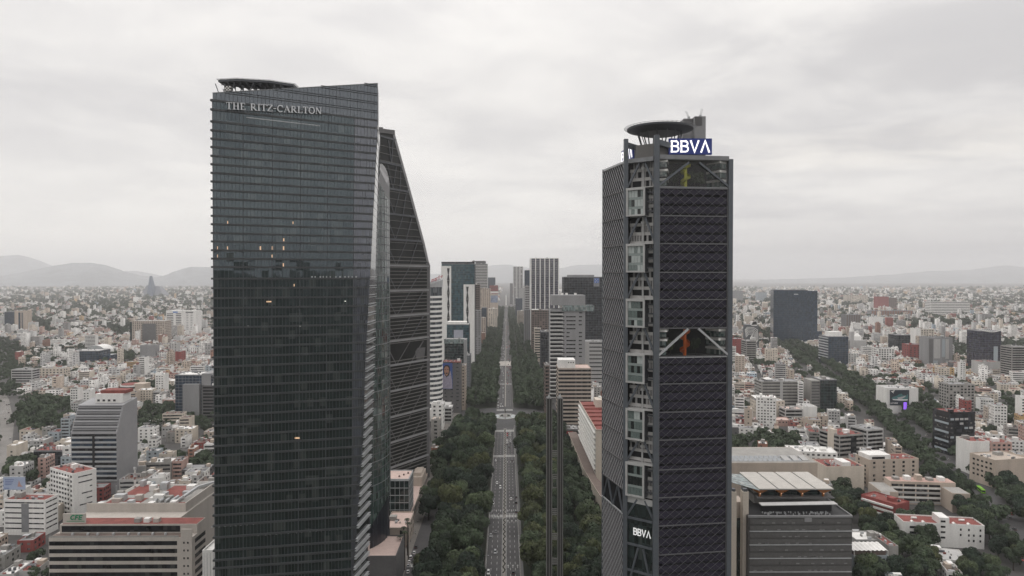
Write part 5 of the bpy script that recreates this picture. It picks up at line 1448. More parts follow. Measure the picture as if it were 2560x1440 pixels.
part('roof_house', MB().box(xl + 11, xr_ - 3, Yn + 14, Yn + 26, zt + .8, zt + 8), M_WHITE, T, world=True)
part('roof_house_top', MB().box(xl + 14, xr_ - 2, Yn + 16, Yn + 28, zt + 8, zt + 10.5), M_RED, T, world=True)
for i in range(4): part('roof_opening', MB().box(xl + 12.5 + i * 4.2, xl + 14.5 + i * 4.2, Yn + 13.9, Yn + 14.1, zt + 2, zt + 3.6), M_BLACK, T, world=True)
FOOT.append((-318, 556, 44, 40, 0)); LANDMARKS.append((260, 1110, 'the grey ribbed tower'))
# striped power company block
T = thing('office_building', 'long beige office block with black window stripes and red rooftops', 'building', (-195, 367, 0))
Yn = 360.0; xl, xm, xr_ = xat(122, Yn, 1380), xat(442, Yn, 1380), xat(481, Yn, 1380)
zt = zat(1344, Yn, 280); zu = zat(1309, Yn + 7, 280)
M_CFE = mat('beige_concrete', (.44, .405, .37), .85, .14, .2, streak=True)
part('wall', MB().box(xl, xr_, Yn, Yn + 16, 0, zt), M_CFE, T, world=True)
part('upper_storey', MB().box(xl + 2, xr_ - .1, Yn + 6, Yn + 16.02, zt - .2, zu), M_CFE, T, world=True)
part('upper_window_band', MB().box(xl + 3, xm - 1, Yn + 5.9, Yn + 6.1, zt + .8, zt + 4), M_GLZ, T, world=True)
part('terrace', MB().box(xl + .3, xm + 2, Yn + .3, Yn + 5.95, zt - .1, zt + .06), PAL['brown'], T, world=True)
part('terrace_rail', MB().box(xl + .2, xm + 1, Yn + .1, Yn + .25, zt, zt + .9), M_CONC, T, world=True)
part('side_panel', MB().box(xm + 2.4, xr_ + .02, Yn - .5, Yn + .02, 0, zu - .4), M_CFE, T, world=True)
z = zt - 1.9
while z > 1:
    part('window_band', MB().box(xl + .2, xm + .2, Yn - .05, Yn + .1, z - 2.2, z), M_GLZ, T, world=True)
    part('window_band', MB().box(xr_ - .05, xr_ + .06, Yn + 3, Yn + 15.5, z - 2.2, z), M_GLZ, T, world=True)
    for k in range(2): part('side_slot', MB().box(xm + 3.6 + k * 2, xm + 4.4 + k * 2, Yn - .58, Yn - .49, z - 1.2, z - .2), M_BLACK, T, world=True)
    z -= 4.07
part('roof', MB().box(xl + 3, xr_ - .4, Yn + 6.4, Yn + 15.6, zu - .05, zu + .1), M_RED, T, world=True)
part('rear_wing', MB().box(xl + 4, xr_ - 14, Yn + 16.03, Yn + 78, 0, zu - .3), M_CFE, T, world=True)
part('rear_roof', MB().box(xl + 5, xr_ - 15, Yn + 28, Yn + 77, zu - .35, zu - .15), M_CONC, T, world=True)
part('rear_parapet', MB().box(xl + 4, xr_ - 16, Yn + 26, Yn + 26.5, zu - .3, zu + 4.6), M_CFE, T, world=True)
part('rear_parapet', MB().box(xr_ - 16, xr_ - 15.4, Yn + 26, Yn + 78, zu - .3, zu + 4.6), M_CFE, T, world=True)
part('sign_panel', MB().box(xl + 3, xl + 15, Yn + 7, Yn + 7.5, zu + .1, zu + 5.4), M_CFE, T, world=True)
for x0, x1, y0, y1 in ((6, 26, 30, 50), (30, 44, 52, 74), (46, 58, 30, 42), (8, 20, 56, 76)):
    part('red_roof_patch', MB().box(xl + x0, min(xl + x1, xr_ - 16), Yn + y0, Yn + y1, zu - .16, zu - .02), M_RED, T, world=True)
for i in range(22):
    x = rnd.uniform(xl + 6, xr_ - 22); y = Yn + rnd.uniform(32, 72); a, b, c = rnd.uniform(2, 6), rnd.uniform(2, 5), rnd.uniform(1.5, 4)
    part('plant_unit', MB().box(x, x + a, y, y + b, zu - .15, zu + c), rnd.choice([M_CFE, M_LIGHTM, M_CONC, M_WHITE]), T, world=True)
for i in range(5):
    p = Vector((xr_ - 40 + i * 3.2, Yn + 40, zu + 1.2)); part('air_duct', MB().cyl(0, 0, 0, 9, .8, .8, 10), M_LIGHTM, T, off=tuple(p - T.location)).rotation_euler = (-math.pi / 2, 0, 0)
p = Vector((xr_ - 24, Yn + 42, zu + 3)); part('air_duct', MB().bar((0, 0, 0), (2, 14, 1.5), 1.4, 1.4).bar((2, 14, 1.5), (10, 24, 2), 1.4, 1.4), M_LIGHTM, T, off=tuple(p - T.location))
for i in range(3):
    x = xl + 40 + i * 5; part('plant_unit', MB().box(x, x + 3, Yn + 8, Yn + 11, zu + .1, zu + 2.2), (M_CONC, M_WHITE, M_CFE)[i], T, world=True)
for i in range(8):
    x = xl + 9 + i * 7 + rnd.uniform(-2, 2); part('air_unit', MB().box(x, x + 1.1, Yn + 3, Yn + 4.1, zt + .06, zt + 1.2), M_LIGHTM, T, world=True)
FOOT.append((-205, 400, 90, 100, 0)); LANDMARKS.append((300, 1380, 'the black striped beige block'))
s_ = thing('company_sign', 'green slanted letters on the beige rooftop wall of the striped block', 'sign', (xl + 9, Yn + 6.9, zu + 2))
letters(s_, 'CFE', (xl + 6.6, Yn + 6.95, zu + 2.1), (xl + 13.2, Yn + 6.95, zu + 2.1), 2.6, .2, mat('sign_green', (.01, .22, .10), .5, .1), italic=.25)
part('underline', MB().box(xl + 5, xl + 14.5, Yn + 6.9, Yn + 6.98, zu + 1.2, zu + 1.45), MATS['sign_green'], s_, world=True)
# red and white mast
ms_ = thing('radio_mast', 'red and white lattice radio mast rising from the striped block roof', 'mast', tuple(at(338, 1262, 430)))
p = ms_.location; ztop = zat(1168, 430, 338) - p.z
for k in range(6):
    mb = MB(); z0, z1 = ztop * k / 6, ztop * (k + 1) / 6; r0 = .75 - .06 * k
    for a in (0, 2.1, 4.2):
        a1 = a + 2.1
        mb.bar((r0 * math.cos(a), r0 * math.sin(a), z0), (r0 * math.cos(a), r0 * math.sin(a), z1), .18)
        mb.bar((r0 * math.cos(a), r0 * math.sin(a), z0), (r0 * math.cos(a1), r0 * math.sin(a1), z1), .12)
    part('mast_section', mb, M_RED if k % 2 == 0 else M_WHITE, ms_)
part('antenna_cluster', MB().box(-.9, .9, -.3, .3, ztop - 1.5, ztop).bar((0, 0, ztop), (0, 0, ztop + 3), .1).box(-.6, .6, -.6, .6, ztop - 6, ztop - 4.6), M_LIGHTM, ms_)
# white apartment blocks, lower left
T = B('apartment_block', 'white nine storey apartment block with red roof and balcony corner', 'building', 118, 212, 1180, pb=1292, dep=16, wall='white', roof='red', style='grid', rz=-.55, fh=3.3, pitch=3.4, ww=2.2, wh=1.6, blank=('r',), land='the white red-roofed apartment block')
w, h, dd = T['ww'], T['hh'], T['dd']
for k in range(8): part('balcony', MB().box(-w * .1, w * .36, -dd / 2 - 1.4, -dd / 2 - .05, h - 3.4 - k * 3.3, h - 2.4 - k * 3.3), M_WHITE, T)
for k in range(6): part('side_window', MB().box(w / 2 - .02, w / 2 + .08, rnd.uniform(-5, 4), 5, h - 3 - k * 4, h - 2.2 - k * 4), M_WIN, T)
T = B('apartment_block', 'broad white apartment block with two recessed bays and red roof', 'building', 8, 116, 1252, pb=1338, dep=12, wall='white', roof='red', style='bands', fh=3.4, frac=.25, gm='window_glass', rz=-.06, land='the broad white block')
part('recess_bay', MB().box(-2, 3, -6.1, -5.9, 2, T['hh'] - 2), M_LEDGE, T)
T = B('office_building', 'blue glass office with tall plain grey slabs and white roof', 'building', 438, 533, 938, pb=1048, dep=30, wall='dblue', roof='white', style='curtain', fh=3.6, pitch=4, slabm=M_LEDGE, land='the blue glass office with grey slabs')
extra(T, 'grey_slab', -11, 8, -21, -15.2, 0, T['hh'] - 10, M_GREY); extra(T, 'grey_slab', 9, 20, -15.6, 14, 0, T['hh'] + 2, M_GREY)
B('office_building', 'small dark office with white roof right of the blue glass office', 'building', 505, 560, 965, pb=1050, dep=24, wall='dgrey', roof='white', style='bands', fh=3.8)
T = B('office_building', 'low wide navy glass block with angular wing', 'building', 175, 246, 878, pb=915, dep=40, wall='dblue', roof='lgrey', style='curtain', fh=4, pitch=5, land='the navy glass block')
extra(T, 'wing', T['ww'] / 2 - 1, T['ww'] / 2 + 18, -16, 14, 0, T['hh'] * .7, 'dblue')
# barrel vault
vt = thing('vaulted_hall', 'white barrel vaulted hall roof behind the navy glass block', 'hall', (xat(240, 1440, 880), 1455, 0))
mb = MB(); n = 14; R_ = 20
for i in range(n):
    a0, a1 = math.pi * i / n, math.pi * (i + 1) / n
    mb.poly([(R_ * math.cos(a0), -16, 12 + R_ * .8 * math.sin(a0)), (R_ * math.cos(a0), 16, 12 + R_ * .8 * math.sin(a0)), (R_ * math.cos(a1), 16, 12 + R_ * .8 * math.sin(a1)), (R_ * math.cos(a1), -16, 12 + R_ * .8 * math.sin(a1))][::-1])
part('vault', mb, M_WHITE, vt)
part('end_wall', MB().poly([(R_ * math.cos(math.pi * i / n), -15.9, 12 + R_ * .8 * math.sin(math.pi * i / n)) for i in range(n + 1)]).box(-R_, R_, -15.8, 15.8, 0, 12), M_LIGHTM, vt)
FOOT.append((vt.location.x, 1455, 44, 36, 0))
T = B('hotel_block', 'tan hotel block with small square windows around a grey recessed centre', 'building', 330, 411, 803, pb=862, dep=36, wall='tan', roof='lgrey', style='grid', fh=4.2, pitch=5, ww=2.6, wh=2.2, land='the tan hotel block', stairs=2)
extra(T, 'recess', -T['ww'] * .18, T['ww'] * .24, -18.3, -18.08, 0, T['hh'] - 6, M_DGREY); extra(T, 'glass_edge', -T['ww'] / 2 - 6, -T['ww'] / 2 - .05, -17, 15, 0, T['hh'] - 2, 'dgreen')
T = B('hotel_block', 'white hotel slab with dark balcony stripes and blue rooftop sign', 'building', 415, 490, 777, pb=838, dep=36, wall='white', roof='white', style='blank', land='the white striped hotel')
w, h = T['ww'], T['hh']
for k in range(12):
    z = h - 10 - k * 4.9
    for u0, u1 in ((-w / 2 + 2, -w / 2 + 21), (-w / 2 + 28, -w / 2 + 44)): part('balcony_band', MB().box(u0, u1, -18.08, -17.9, z, z + 2.2), M_GLZ, T)
    if k < 10:
        for j in range(2): part('window', MB().box(w / 2 - 28 + j * 12, w / 2 - 22 + j * 12, -18.06, -17.9, z, z + 1.8), M_GREY, T)
extra(T, 'sign_block', -w / 2 + 20, -w / 2 + 34, -18.4, -18.05, h - 6, h - 2, mat('sign_sky_blue', (.10, .22, .50), .6, .1)); extra(T, 'sign_block', w / 2 - 30, w / 2 - 8, -18.4, -18.05, h - 6, h - 2.6, M_DGREY)
T = B('apartment_tower', 'beige twin tower with dark vertical window stripe at the far left', 'building', 36, 66, 778, pb=832, dep=24, wall='beige', style='blank', land='the beige twin tower')
extra(T, 'window_stripe', -6, 0, -12.3, -12.05, 2, T['hh'] - 4, 'dblue'); extra(T, 'window_stripe', 3, 8, -12.3, -12.05, 2, T['hh'] - 4, M_DGREY)
B('apartment_tower', 'navy topped grey tower left of the beige twin tower', 'building', 11, 34, 780, pb=828, dep=24, wall='dblue', style='curtain', fh=4)
pyr = thing('pyramid_tower', 'blue glass spike tower with sloping dark shoulders on the far plain', 'skyscraper', (xat(378, 5900, 720), 5900, 0))
k = 5900 / F; zt = zat(690, 5900, 378)
part('shoulder', MB().add([(-30 * k, 0, 0), (28 * k, 0, 0), (28 * k, 150, 0), (-34 * k, 150, 0), (-20 * k, 60, zt * .55), (12 * k, 60, zt * .5), (12 * k, 100, zt * .5), (-20 * k, 100, zt * .55)], [(0, 1, 5, 4), (1, 2, 6, 5), (2, 3, 7, 6), (3, 0, 4, 7), (4, 5, 6, 7)]), mat('shoulder_glass', (.16, .17, .2), .4, .2, .01), pyr)
part('spike', MB().add([(-9 * k, -20, 0), (7 * k, -20, 0), (7 * k, 60, 0), (-9 * k, 60, 0), (-5 * k, 10, zt), (-3 * k, 10, zt), (-3 * k, 40, zt), (-5 * k, 40, zt)], [(0, 1, 5, 4), (1, 2, 6, 5), (2, 3, 7, 6), (3, 0, 4, 7), (4, 5, 6, 7)]), mat('spike_glass', (.08, .11, .17), .3, .2, .01), pyr)
rb = thing('round_office', 'small round office with glazed bands and red roof disc', 'building', (xat(322, 945, 985), 952, 0))
r_ = 13.5; zt = zat(964, 940, 322)
part('wall', MB().cyl(0, 0, 0, zt, r_, r_, 28), M_WHITE, rb)
for k in range(5): part('window_band', MB().cyl(0, 0, zt - 4.5 - k * 4.4, zt - 2 - k * 4.4, r_ + .06, r_ + .06, 28), M_GLZ if k < 2 else PAL['palegl'], rb)
part('roof_disc', MB().cyl(0, 0, zt + .01, zt + .8, r_ - 1, r_ - 1, 28), M_RED, rb); part('lift_wall', MB().box(r_ * .6, r_ * 1.7, -r_ * .7, 6, 0, zt + 2), PAL['beige'], rb)
FOOT.append((rb.location.x, 952, 34, 30, 0)); LANDMARKS.append((325, 985, 'the small round office'))
T = B('office_building', 'dark glass office with rust red roof and rooftop frame', 'building', 84, 154, 1128, pb=1172, dep=16, wall='black', roof='red', style='curtain', fh=3.6, pitch=4, land='the dark office with rust roof')
for k in range(10): part('roof_frame', MB().bar((-11 + k * 2.4, -7, T['hh']), (-11 + k * 2.4, -7, T['hh'] + 4), .2), M_STEEL, T)
B('office_building', 'white slice with two dark windows attached beside the dark rust roofed office', 'building', 156, 178, 1120, pb=1175, dep=20, wall='white', style='grid', fh=3.8, pitch=5, ww=3, wh=1.6)
T = B('commercial_building', 'grey windowless slab block on the mid left plain', 'building', 350, 386, 864, pb=905, dep=20, wall='grey', style='blank')
B('office_building', 'cream five storey block with window pairs in front of green trees', 'building', 95, 158, 922, pb=952, dep=18, wall='cream', style='grid', fh=4, pitch=5, ww=2.6, wh=2)
B('office_building', 'dark fronted slim block with pale side walls at the left edge', 'building', 28, 80, 925, pb=966, dep=18, wall='lgrey', style='bands', fh=3.8, frac=.5)
B('apartment_block', 'red brick tower beside pale apartment bands, mid left', 'building', 438, 452, 880, pb=915, dep=20, wall='red', style='grid', fh=4, pitch=7)
B('apartment_block', 'pale banded apartment block attached to the red brick tower', 'building', 416, 438, 884, pb=915, dep=20, wall='beige', style='bands', fh=4)
# billboards on the left
def board(nm, lab, px0, px1, pt, pb, Yd, m, legs=True):
    T = thing(nm, lab, 'billboard', (xat((px0 + px1) / 2, Yd, pt), Yd, 0))
    a, b = xat(px0, Yd, pt), xat(px1, Yd, pt); z1, z0 = zat(pt, Yd, px0), zat(pb, Yd, px0)
    part('panel', MB().box(a, b, Yd, Yd + .6, z0, z1), m, T, world=True)
    part('frame', MB().box(a - .2, b + .2, Yd + .1, Yd + .7, z1, z1 + .25).box(a - .2, b + .2, Yd + .1, Yd + .7, z0 - .25, z0), M_LIGHTM, T, world=True)
    for f in (.2, .8): part('leg', MB().bar((a + (b - a) * f, Yd + .9, 0), (a + (b - a) * f, Yd + .9, z1), .7), M_STEEL, T, world=True)
    return T, a, b, z0, z1
T, a, b, z0, z1 = board('billboard', 'pale blue billboard with small printed lines on the left edge rooftops', 8, 62, 1193, 1224, 470, mat('billboard_pale_blue', (.34, .40, .54), .7, .08, .2))
mb = MB()
for k in range(4): mb.box(a + 1.2, a + (b - a) * (.5 - .04 * k), 469.93, 469.98, z1 - 2 - k * 1.1, z1 - 1.5 - k * 1.1)
mb.box(a + .8, a + 4, 469.93, 469.98, z0 + .7, z0 + 1.2)
part('printed_lines', mb, mat('print_blue', (.14, .18, .34), .7, .1), T, world=True)
part('printed_shape', MB().poly([(b - 5, 469.95, z0 + 2), (b - 1.2, 469.95, z0 + 2), (b - 2.6, 469.95, z0 + 3), (b - 4, 469.95, z1 - 2)]), mat('print_pink', (.45, .28, .25), .7, .1), T, world=True)
T, a, b, z0, z1 = board('billboard', 'lit white billboard with two dark picture squares above the motorway', 37, 76, 1030, 1047, 850, mat('billboard_white', (.75, .74, .73), .7, .05, emit=.1))
for k in range(2):
    x = a + .8 + k * (b - a) * .37
    part('picture', MB().box(x, x + (b - a) * .34, 849.9, 849.98, z0 + .6, z1 - .6), mat('picture_dark', (.03, .015, .015), .6, .3), T, world=True)
    part('picture_glow', MB().poly([(x + 1.2, 849.88, z0 + 1.4), (x + 4, 849.88, z0 + 1.2), (x + 4.6, 849.88, z0 + 3.4), (x + 3, 849.88, z0 + 5.4), (x + 1.8, 849.88, z0 + 3.8)]), mat('picture_orange', (.5, .18, .08), .6, .3, .6), T, world=True)
# ---------------------------------------------------------------- right field
B = building
T = B('office_tower', 'large plain dark blue glass slab tower on the right plain', 'skyscraper', 1945, 2023, 726, pb=860, dep=60, wall='dblue', style='curtain', fh=5.5, pitch=13, rz=-.24, tanks=0, stairs=0, slabm=mat('slab_mullion', (.035, .045, .06), .5, .1), land='the big dark blue slab', faces=['f'])
extra(T, 'side_block', T['ww'] / 2 + .3, T['ww'] / 2 + 23, -28, 30, 0, T['hh'] - 1, 'dblue'); extra(T, 'low_block', T['ww'] / 2 + 1, T['ww'] / 2 + 33, -34, -29, 0, 34, 'dblue')
extra(T, 'logo_strip', T['ww'] * .1, T['ww'] * .22, -30.4, -30.1, T['hh'] - 11, T['hh'] - 8.5, M_LIGHTM)
T = B('hospital_block', 'wide pale hospital slab with fine horizontal stripes on the far right plain', 'building', 2327, 2425, 755, pb=792, dep=40, wall='white', style='bands', fh=7, frac=.4, gm='window_glass', land='the wide striped slab')
T = B('office_building', 'dark glass office block with pale ribbed left flank', 'building', 2071, 2121, 842, pb=912, dep=40, wall='dblue', roof='lgrey', style='curtain', fh=4, pitch=5, land='the dark office with ribbed flank')
for k in range(9): part('flank_band', MB().box(-T['ww'] / 2 - 1.2, -T['ww'] / 2 - .02, -20, 20, T['hh'] - 4 - k * 5.2, T['hh'] - 2 - k * 5.2), M_LIGHTM, T)
extra(T, 'plant_room', -12, 12, -10, 10, T['hh'] + .07, T['hh'] + 9, M_WHITE)
# zigzag white tower
T = thing('zigzag_tower', 'small white tower with nested zigzag stripes on its facade', 'building', (xat(1880, 1620, 830), 1630, 0))
Yz = 1620.0
part('core', MB().box(xat(1866, Yz), xat(1897, Yz), Yz + .6, Yz + 22, 0, zat(812, Yz, 1880)), M_STEEL, T, world=True)
for k in range(6):
    o = k * 2.7
    pts = [(1862 + o * .2, 826 + o * 1.25), (1868 + o * .3, 818 + o * 1.25), (1884 - o * .2, 819 + o * 1.3), (1893 - o * 1.0, 824 + o * 1.3), (1894.5 - o * 1.0, 850 + o * .6), (1889 - o * .4, 858 + o * .5), (1894 - o * .8, 868 + o * .1)]
    if k > 3: pts = pts[:4]
    W = [at(x, y, Yz) for x, y in pts]
    mb = MB()
    for a, b in zip(W, W[1:]): mb.bar((a.x, Yz - .3 - .02 * k, a.z), (b.x, Yz - .3 - .02 * k, b.z), .9, 1.1, (0, 0, 1))
    part('zigzag_stripe', mb, M_WHITE, T, world=True)
part('crown', MB().add([at(1879, 812, Yz), at(1894, 812, Yz), at(1890, 802, Yz), at(1884, 802, Yz)], [(0, 1, 2, 3)]).box(xat(1879, Yz), xat(1893, Yz), Yz, Yz + 10, zat(815, Yz), zat(804, Yz)), M_WHITE, T, world=True)
FOOT.append((T.location.x, 1630, 40, 30, 0)); LANDMARKS.append((1880, 835, 'the white zigzag tower'))
B('apartment_block', 'deep red block right beside the lattice tower edge', 'building', 1833, 1860, 848, pb=902, dep=30, wall='red', style='grid', fh=4.5, pitch=8, ww=1.6, wh=1.6, land='the deep red block')
B('office_building', 'brown and grey banded tower right of the deep red block', 'building', 1866, 1891, 853, pb=912, dep=30, wall='conc', style='bands', fh=4.2, land='the banded tower near the red block')
B('office_building', 'tall grey block with pale vertical panel strips on the right plain', 'building', 2322, 2382, 845, pb=918, dep=30, wall='grey', style='blank', roof='dgrey', stairs=2, land='the grey block with pale panels')
T = bpy.data.objects[[o.name for o in COL.objects if o.get('label', '').startswith('tall grey block with pale')][0]]
w, h = T['ww'], T['hh']
for x0, x1, z0, z1, m in ((-.28, -.02, .3, 1, 'w'), (.2, .34, .28, 1, 'w'), (-.3, -.12, 0, .22, 'l'), (.06, .18, .35, 1, 'l'), (.22, .38, 0, .22, 'w'), (-.48, -.32, 0, 1, 'b')):
    part('facade_panel', MB().box(w * x0, w * x1, -15.2, -15.03, 1 + z0 * (h - 3), 1 + z1 * (h - 3)), {'w': PAL['lgrey'], 'l': PAL['bluegrey'], 'b': M_DGREY}[m], T)
T = B('office_tower', 'dark glass tower with curved white roof rim near the right edge', 'skyscraper', 2449, 2503, 828, pb=928, dep=34, wall='violet', style='curtain', fh=4, pitch=5, tanks=0, stairs=0, land='the dark tower with curved rim')
mb = MB(); n = 14; w, h = T['ww'], T['hh']
for i in range(n):
    a, b = i / n, (i + 1) / n
    f = lambda t: (-w / 2 - 3 + (w + 7) * t, -17.5 - 3.2 * math.sin(math.pi * t), h + 4.2 - 5.2 * math.sin(math.pi * t))
    mb.bar(f(a), f(b), .7, 1.3)
    mb.bar(f(a), (f(a)[0], -15, h + 4.4), .25)
mb.bar((-w / 2 - 8, -17, h + 4.6), (w / 2 + 4, -17, h + 4.4), .8, .7)
part('roof_rim', mb, M_WHITE, T)
extra(T, 'pale_bay', w * .15, w * .34, -17.8, -17.3, 4, h * .62, PAL['bluegrey'])
B('apartment_block', 'beige tall apartment block with window grid on the right plain', 'building', 2302, 2335, 824, pb=872, dep=24, wall='cream', style='grid', fh=4.2, pitch=6, ww=3.6, wh=2, land='the tall beige block')
B('apartment_block', 'white flank slab attached left of the tall beige block', 'building', 2290, 2302, 822, pb=872, dep=24, wall='white', style='blank', tanks=0)
B('apartment_block', 'salmon red tower far on the right plain', 'building', 2195, 2222, 742, pb=778, dep=40, wall='red', style='blank')
B('apartment_block', 'brown apartment slab adjoining the salmon red far tower', 'building', 2222, 2242, 745, pb=778, dep=40, wall='brown', style='grid', fh=7, pitch=9, ww=4, wh=3)
B('apartment_block', 'long terracotta apartment row on the far right plain', 'building', 2178, 2282, 777, pb=795, dep=30, wall='brick', style='ribs', ribs=16, slab=3, fh=5)
B('apartment_block', 'white block with two window stripes right of centre plain', 'building', 2235, 2270, 788, pb=806, dep=30, wall='white', style='bands', fh=8)
B('apartment_block', 'plain white slab beside trees on the right plain', 'building', 2183, 2208, 793, pb=822, dep=26, wall='white', style='blank')
B('apartment_block', 'grey ribbed tower cluster next to the lattice tower on the far plain', 'building', 1829, 1857, 727, pb=758, dep=40, wall='grey', style='ribs', ribs=7, slab=3, fh=6)
B('office_building', 'small blue glass cube on the far plain near the dark blue slab', 'building', 1894, 1917, 731, pb=755, dep=40, wall='bluegrey', style='curtain', fh=6, pitch=10)
B('apartment_block', 'cream stepped hospital cluster on the far plain', 'building', 2116, 2170, 738, pb=760, dep=40, wall='cream', style='grid', fh=8, pitch=10, ww=5, wh=3)
B('apartment_block', 'dark brown ribbed tower behind the white church spire', 'building', 2115, 2151, 787, pb=825, dep=30, wall='brown', style='ribs', ribs=6, slab=2, fh=5, land='the dark brown tower')
B('apartment_block', 'dark slab with red striped flank on the right plain', 'building', 2240, 2276, 838, pb=890, dep=30, wall='black', style='curtain', fh=4.2, pitch=6, land='the dark slab with red flank')
B('apartment_block', 'red blocky apartment tower before the beige tall block', 'building', 2272, 2312, 862, pb=905, dep=24, wall='red', style='grid', fh=4.4, pitch=7, ww=3, wh=2)
B('office_building', 'curved white framed cell block far right plain', 'building', 2196, 2236, 872, pb=905, dep=24, wall='white', style='grid', fh=4.4, pitch=5, ww=3, wh=2.6)
B('office_tower', 'dark banded tower cut by the right picture edge', 'building', 2530, 2575, 868, pb=955, dep=26, wall='conc', style='bands', fh=3.8, frac=.55)
B('office_building', 'white sided block with printed lines beneath the dark curved rim tower', 'building', 2452, 2500, 905, pb=940, dep=24, wall='lgrey', style='blank', roof='red')
B('apartment_block', 'peach coloured apartment block with rounded top row', 'building', 2348, 2386, 921, pb=943, dep=18, wall='ochre', style='grid', fh=3.8, pitch=5, ww=2.4, wh=1.6)
# church
ch = thing('church', 'white church with pointed spire and dome before the dark brown tower', 'church', (xat(2133, 1560, 850), 1570, 0))
part('nave', MB().box(-8, 30, -10, 30, 0, 26), PAL['lgrey'], ch); part('tower', MB().box(-8, 0, -14, -6, 0, 46), PAL['lgrey'], ch)
part('spire', MB().cyl(-4, -10, 46, 70, 5.2, .2, 8), M_WHITE, ch); part('dome', MB().cyl(16, 5, 26, 34, 9, 8, 14).cyl(16, 5, 34, 41, 8, 1.5, 14), M_WHITE, ch)
FOOT.append((ch.location.x + 8, 1575, 50, 50, 0))
T = B('office_building', 'cream block with rows of small square windows and white roof sail', 'building', 1890, 1962, 1004, pb=1046, dep=20, wall='cream', roof='lgrey', style='grid', fh=4.1, pitch=4.1, ww=1.5, wh=1.5, gm='ribbon_glass', land='the cream square-windowed block')
w, h = T['ww'], T['hh']; part('roof_sail', MB().add([(-w / 2, -9, h + 3.5), (w * .1, -9.5, h + 1.5), (w * .25, -8, h + 4.2), (w * .1, 8, h + 4), (-w / 2, 8, h + 5)], [(0, 1, 4), (1, 3, 4), (1, 2, 3)]), M_WHITE, T)
T = B('office_building', 'grey banded office with pale stair shaft and rooftop tents', 'building', 1904, 2000, 955, pb=1022, dep=26, wall='conc', roof='grey', style='bands', fh=3.9, frac=.3, margin=1.5, land='the grey banded office', stairs=3)
extra(T, 'stair_shaft', -1, 2.6, -13.5, -13.04, 0, T['hh'], PAL['lgrey'])
part('roof_tent', MB().add([(-18, -8, T['hh'] + 2.6), (-8, -8, T['hh'] + 2.6), (-8, 2, T['hh'] + 2.6), (-18, 2, T['hh'] + 2.6), (-13, -3, T['hh'] + 5.4)], [(0, 1, 4), (1, 2, 4), (2, 3, 4), (3, 0, 4)]), M_WHITE, T)
T = B('office_tower', 'slim dark glazed tower with balconied grey flank by the diagonal avenue', 'building', 2052, 2092, 950, pb=1030, dep=26, wall='dgreen', style='curtain', fh=3.7, pitch=3.4, roof='lgrey', land='the slim dark glazed tower', stairs=2)
extra(T, 'balcony_flank', -T['ww'] / 2 - 11, -T['ww'] / 2 - .05, -11, 12, 0, T['hh'] - 1, 'conc')
for k in range(11): part('balcony', MB().box(-T['ww'] / 2 - 10.5, -T['ww'] / 2 - 1, -11.8, -11.02, T['hh'] - 4.4 - k * 3.7, T['hh'] - 2.4 - k * 3.7), M_DGREY, T)
B('warehouse', 'plain white windowless cube beside low glass front', 'building', 2008, 2043, 1018, pb=1055, dep=20, wall='white', roof='lgrey', style='blank', stairs=0, land='the plain white cube')
B('office_building', 'low glass fronted annex between cream block and white cube', 'building', 1963, 2007, 1024, pb=1056, dep=18, wall='lgrey', style='bands', fh=4, frac=.6, roof='pink')
B('warehouse', 'long low pink shed in front of the cream square-windowed block', 'building', 1886, 1980, 1052, pb=1066, dep=18, wall='pink', roof='pink', style='grid', fh=3.5, pitch=3.6)
T = B('billboard_building', 'white side wall block carrying the sports shoe billboard', 'building', 2218, 2296, 972, pb=1034, dep=26, wall='white', roof='lgrey', style='blank', land='the shoe billboard wall')
# shoe billboard
Yb = gp(2257, 1034).y - .6
sb = thing('billboard', 'dark teal billboard showing a green sports shoe on a white wall', 'billboard', (xat(2248, Yb, 990), Yb, 0))
def bq2(px, py, o=0.0):
    p = at(px, py, Yb - o); return (p.x, Yb - o, p.z)
a, b, c, d = bq2(2225, 1013), bq2(2273, 1013), bq2(2273, 975), bq2(2225, 975)
part('panel', MB().hexa([a, b, (b[0], Yb + .5, b[2]), (a[0], Yb + .5, a[2])], [d, c, (c[0], Yb + .5, c[2]), (d[0], Yb + .5, d[2])]), mat('board_navy', (.018, .028, .04), .5, .15, .2), sb, world=True)
def bl(pts, o, m, nm): part(nm, MB().poly([bq2(x, y, o) for x, y in pts][::-1]), m, sb, world=True)
bl([(2229, 995), (2233, 992), (2241, 990), (2249, 985), (2254, 984), (2257, 988), (2266, 989), (2269, 985), (2270.5, 989), (2269.5, 999), (2256, 999.5), (2240, 999), (2230, 998)], .03, mat('shoe_green', (.05, .16, .16), .6, .3, .6), 'shoe_upper')
bl([(2231, 997.5), (2269.5, 998.5), (2268.5, 1001), (2250, 1001.5), (2233, 1000)], .05, M_WHITE, 'shoe_sole')
bl([(2243, 994), (2255, 992), (2265, 989), (2262, 993), (2255, 997), (2246, 998)], .06, PAL['lgrey'], 'shoe_stripe')
bl([(2226, 976.5), (2230, 978), (2234, 976), (2237, 974.8), (2236, 978), (2233, 980), (2235, 984), (2232, 982), (2229, 979.5)], .05, M_WHITE, 'leaping_mark')
letters(sb, 'EASY RIDER', bq2(2226.5, 1009.5, .02), bq2(2244.5, 1009.5, .02), 1.7, .12, M_WHITE, keys=['E!', 'A!', 'S!', 'Y!', ' ', 'R!', 'I!', 'D!', 'E!', 'R!'])
ks = thing('lit_kiosk_sign', 'glowing violet sign panel on a pole before the shoe billboard', 'sign', (xat(2263, Yb - 8, 1010), Yb - 8, 0))
a = xat(2259.5, Yb - 8, 1010); b = xat(2267, Yb - 8, 1010)
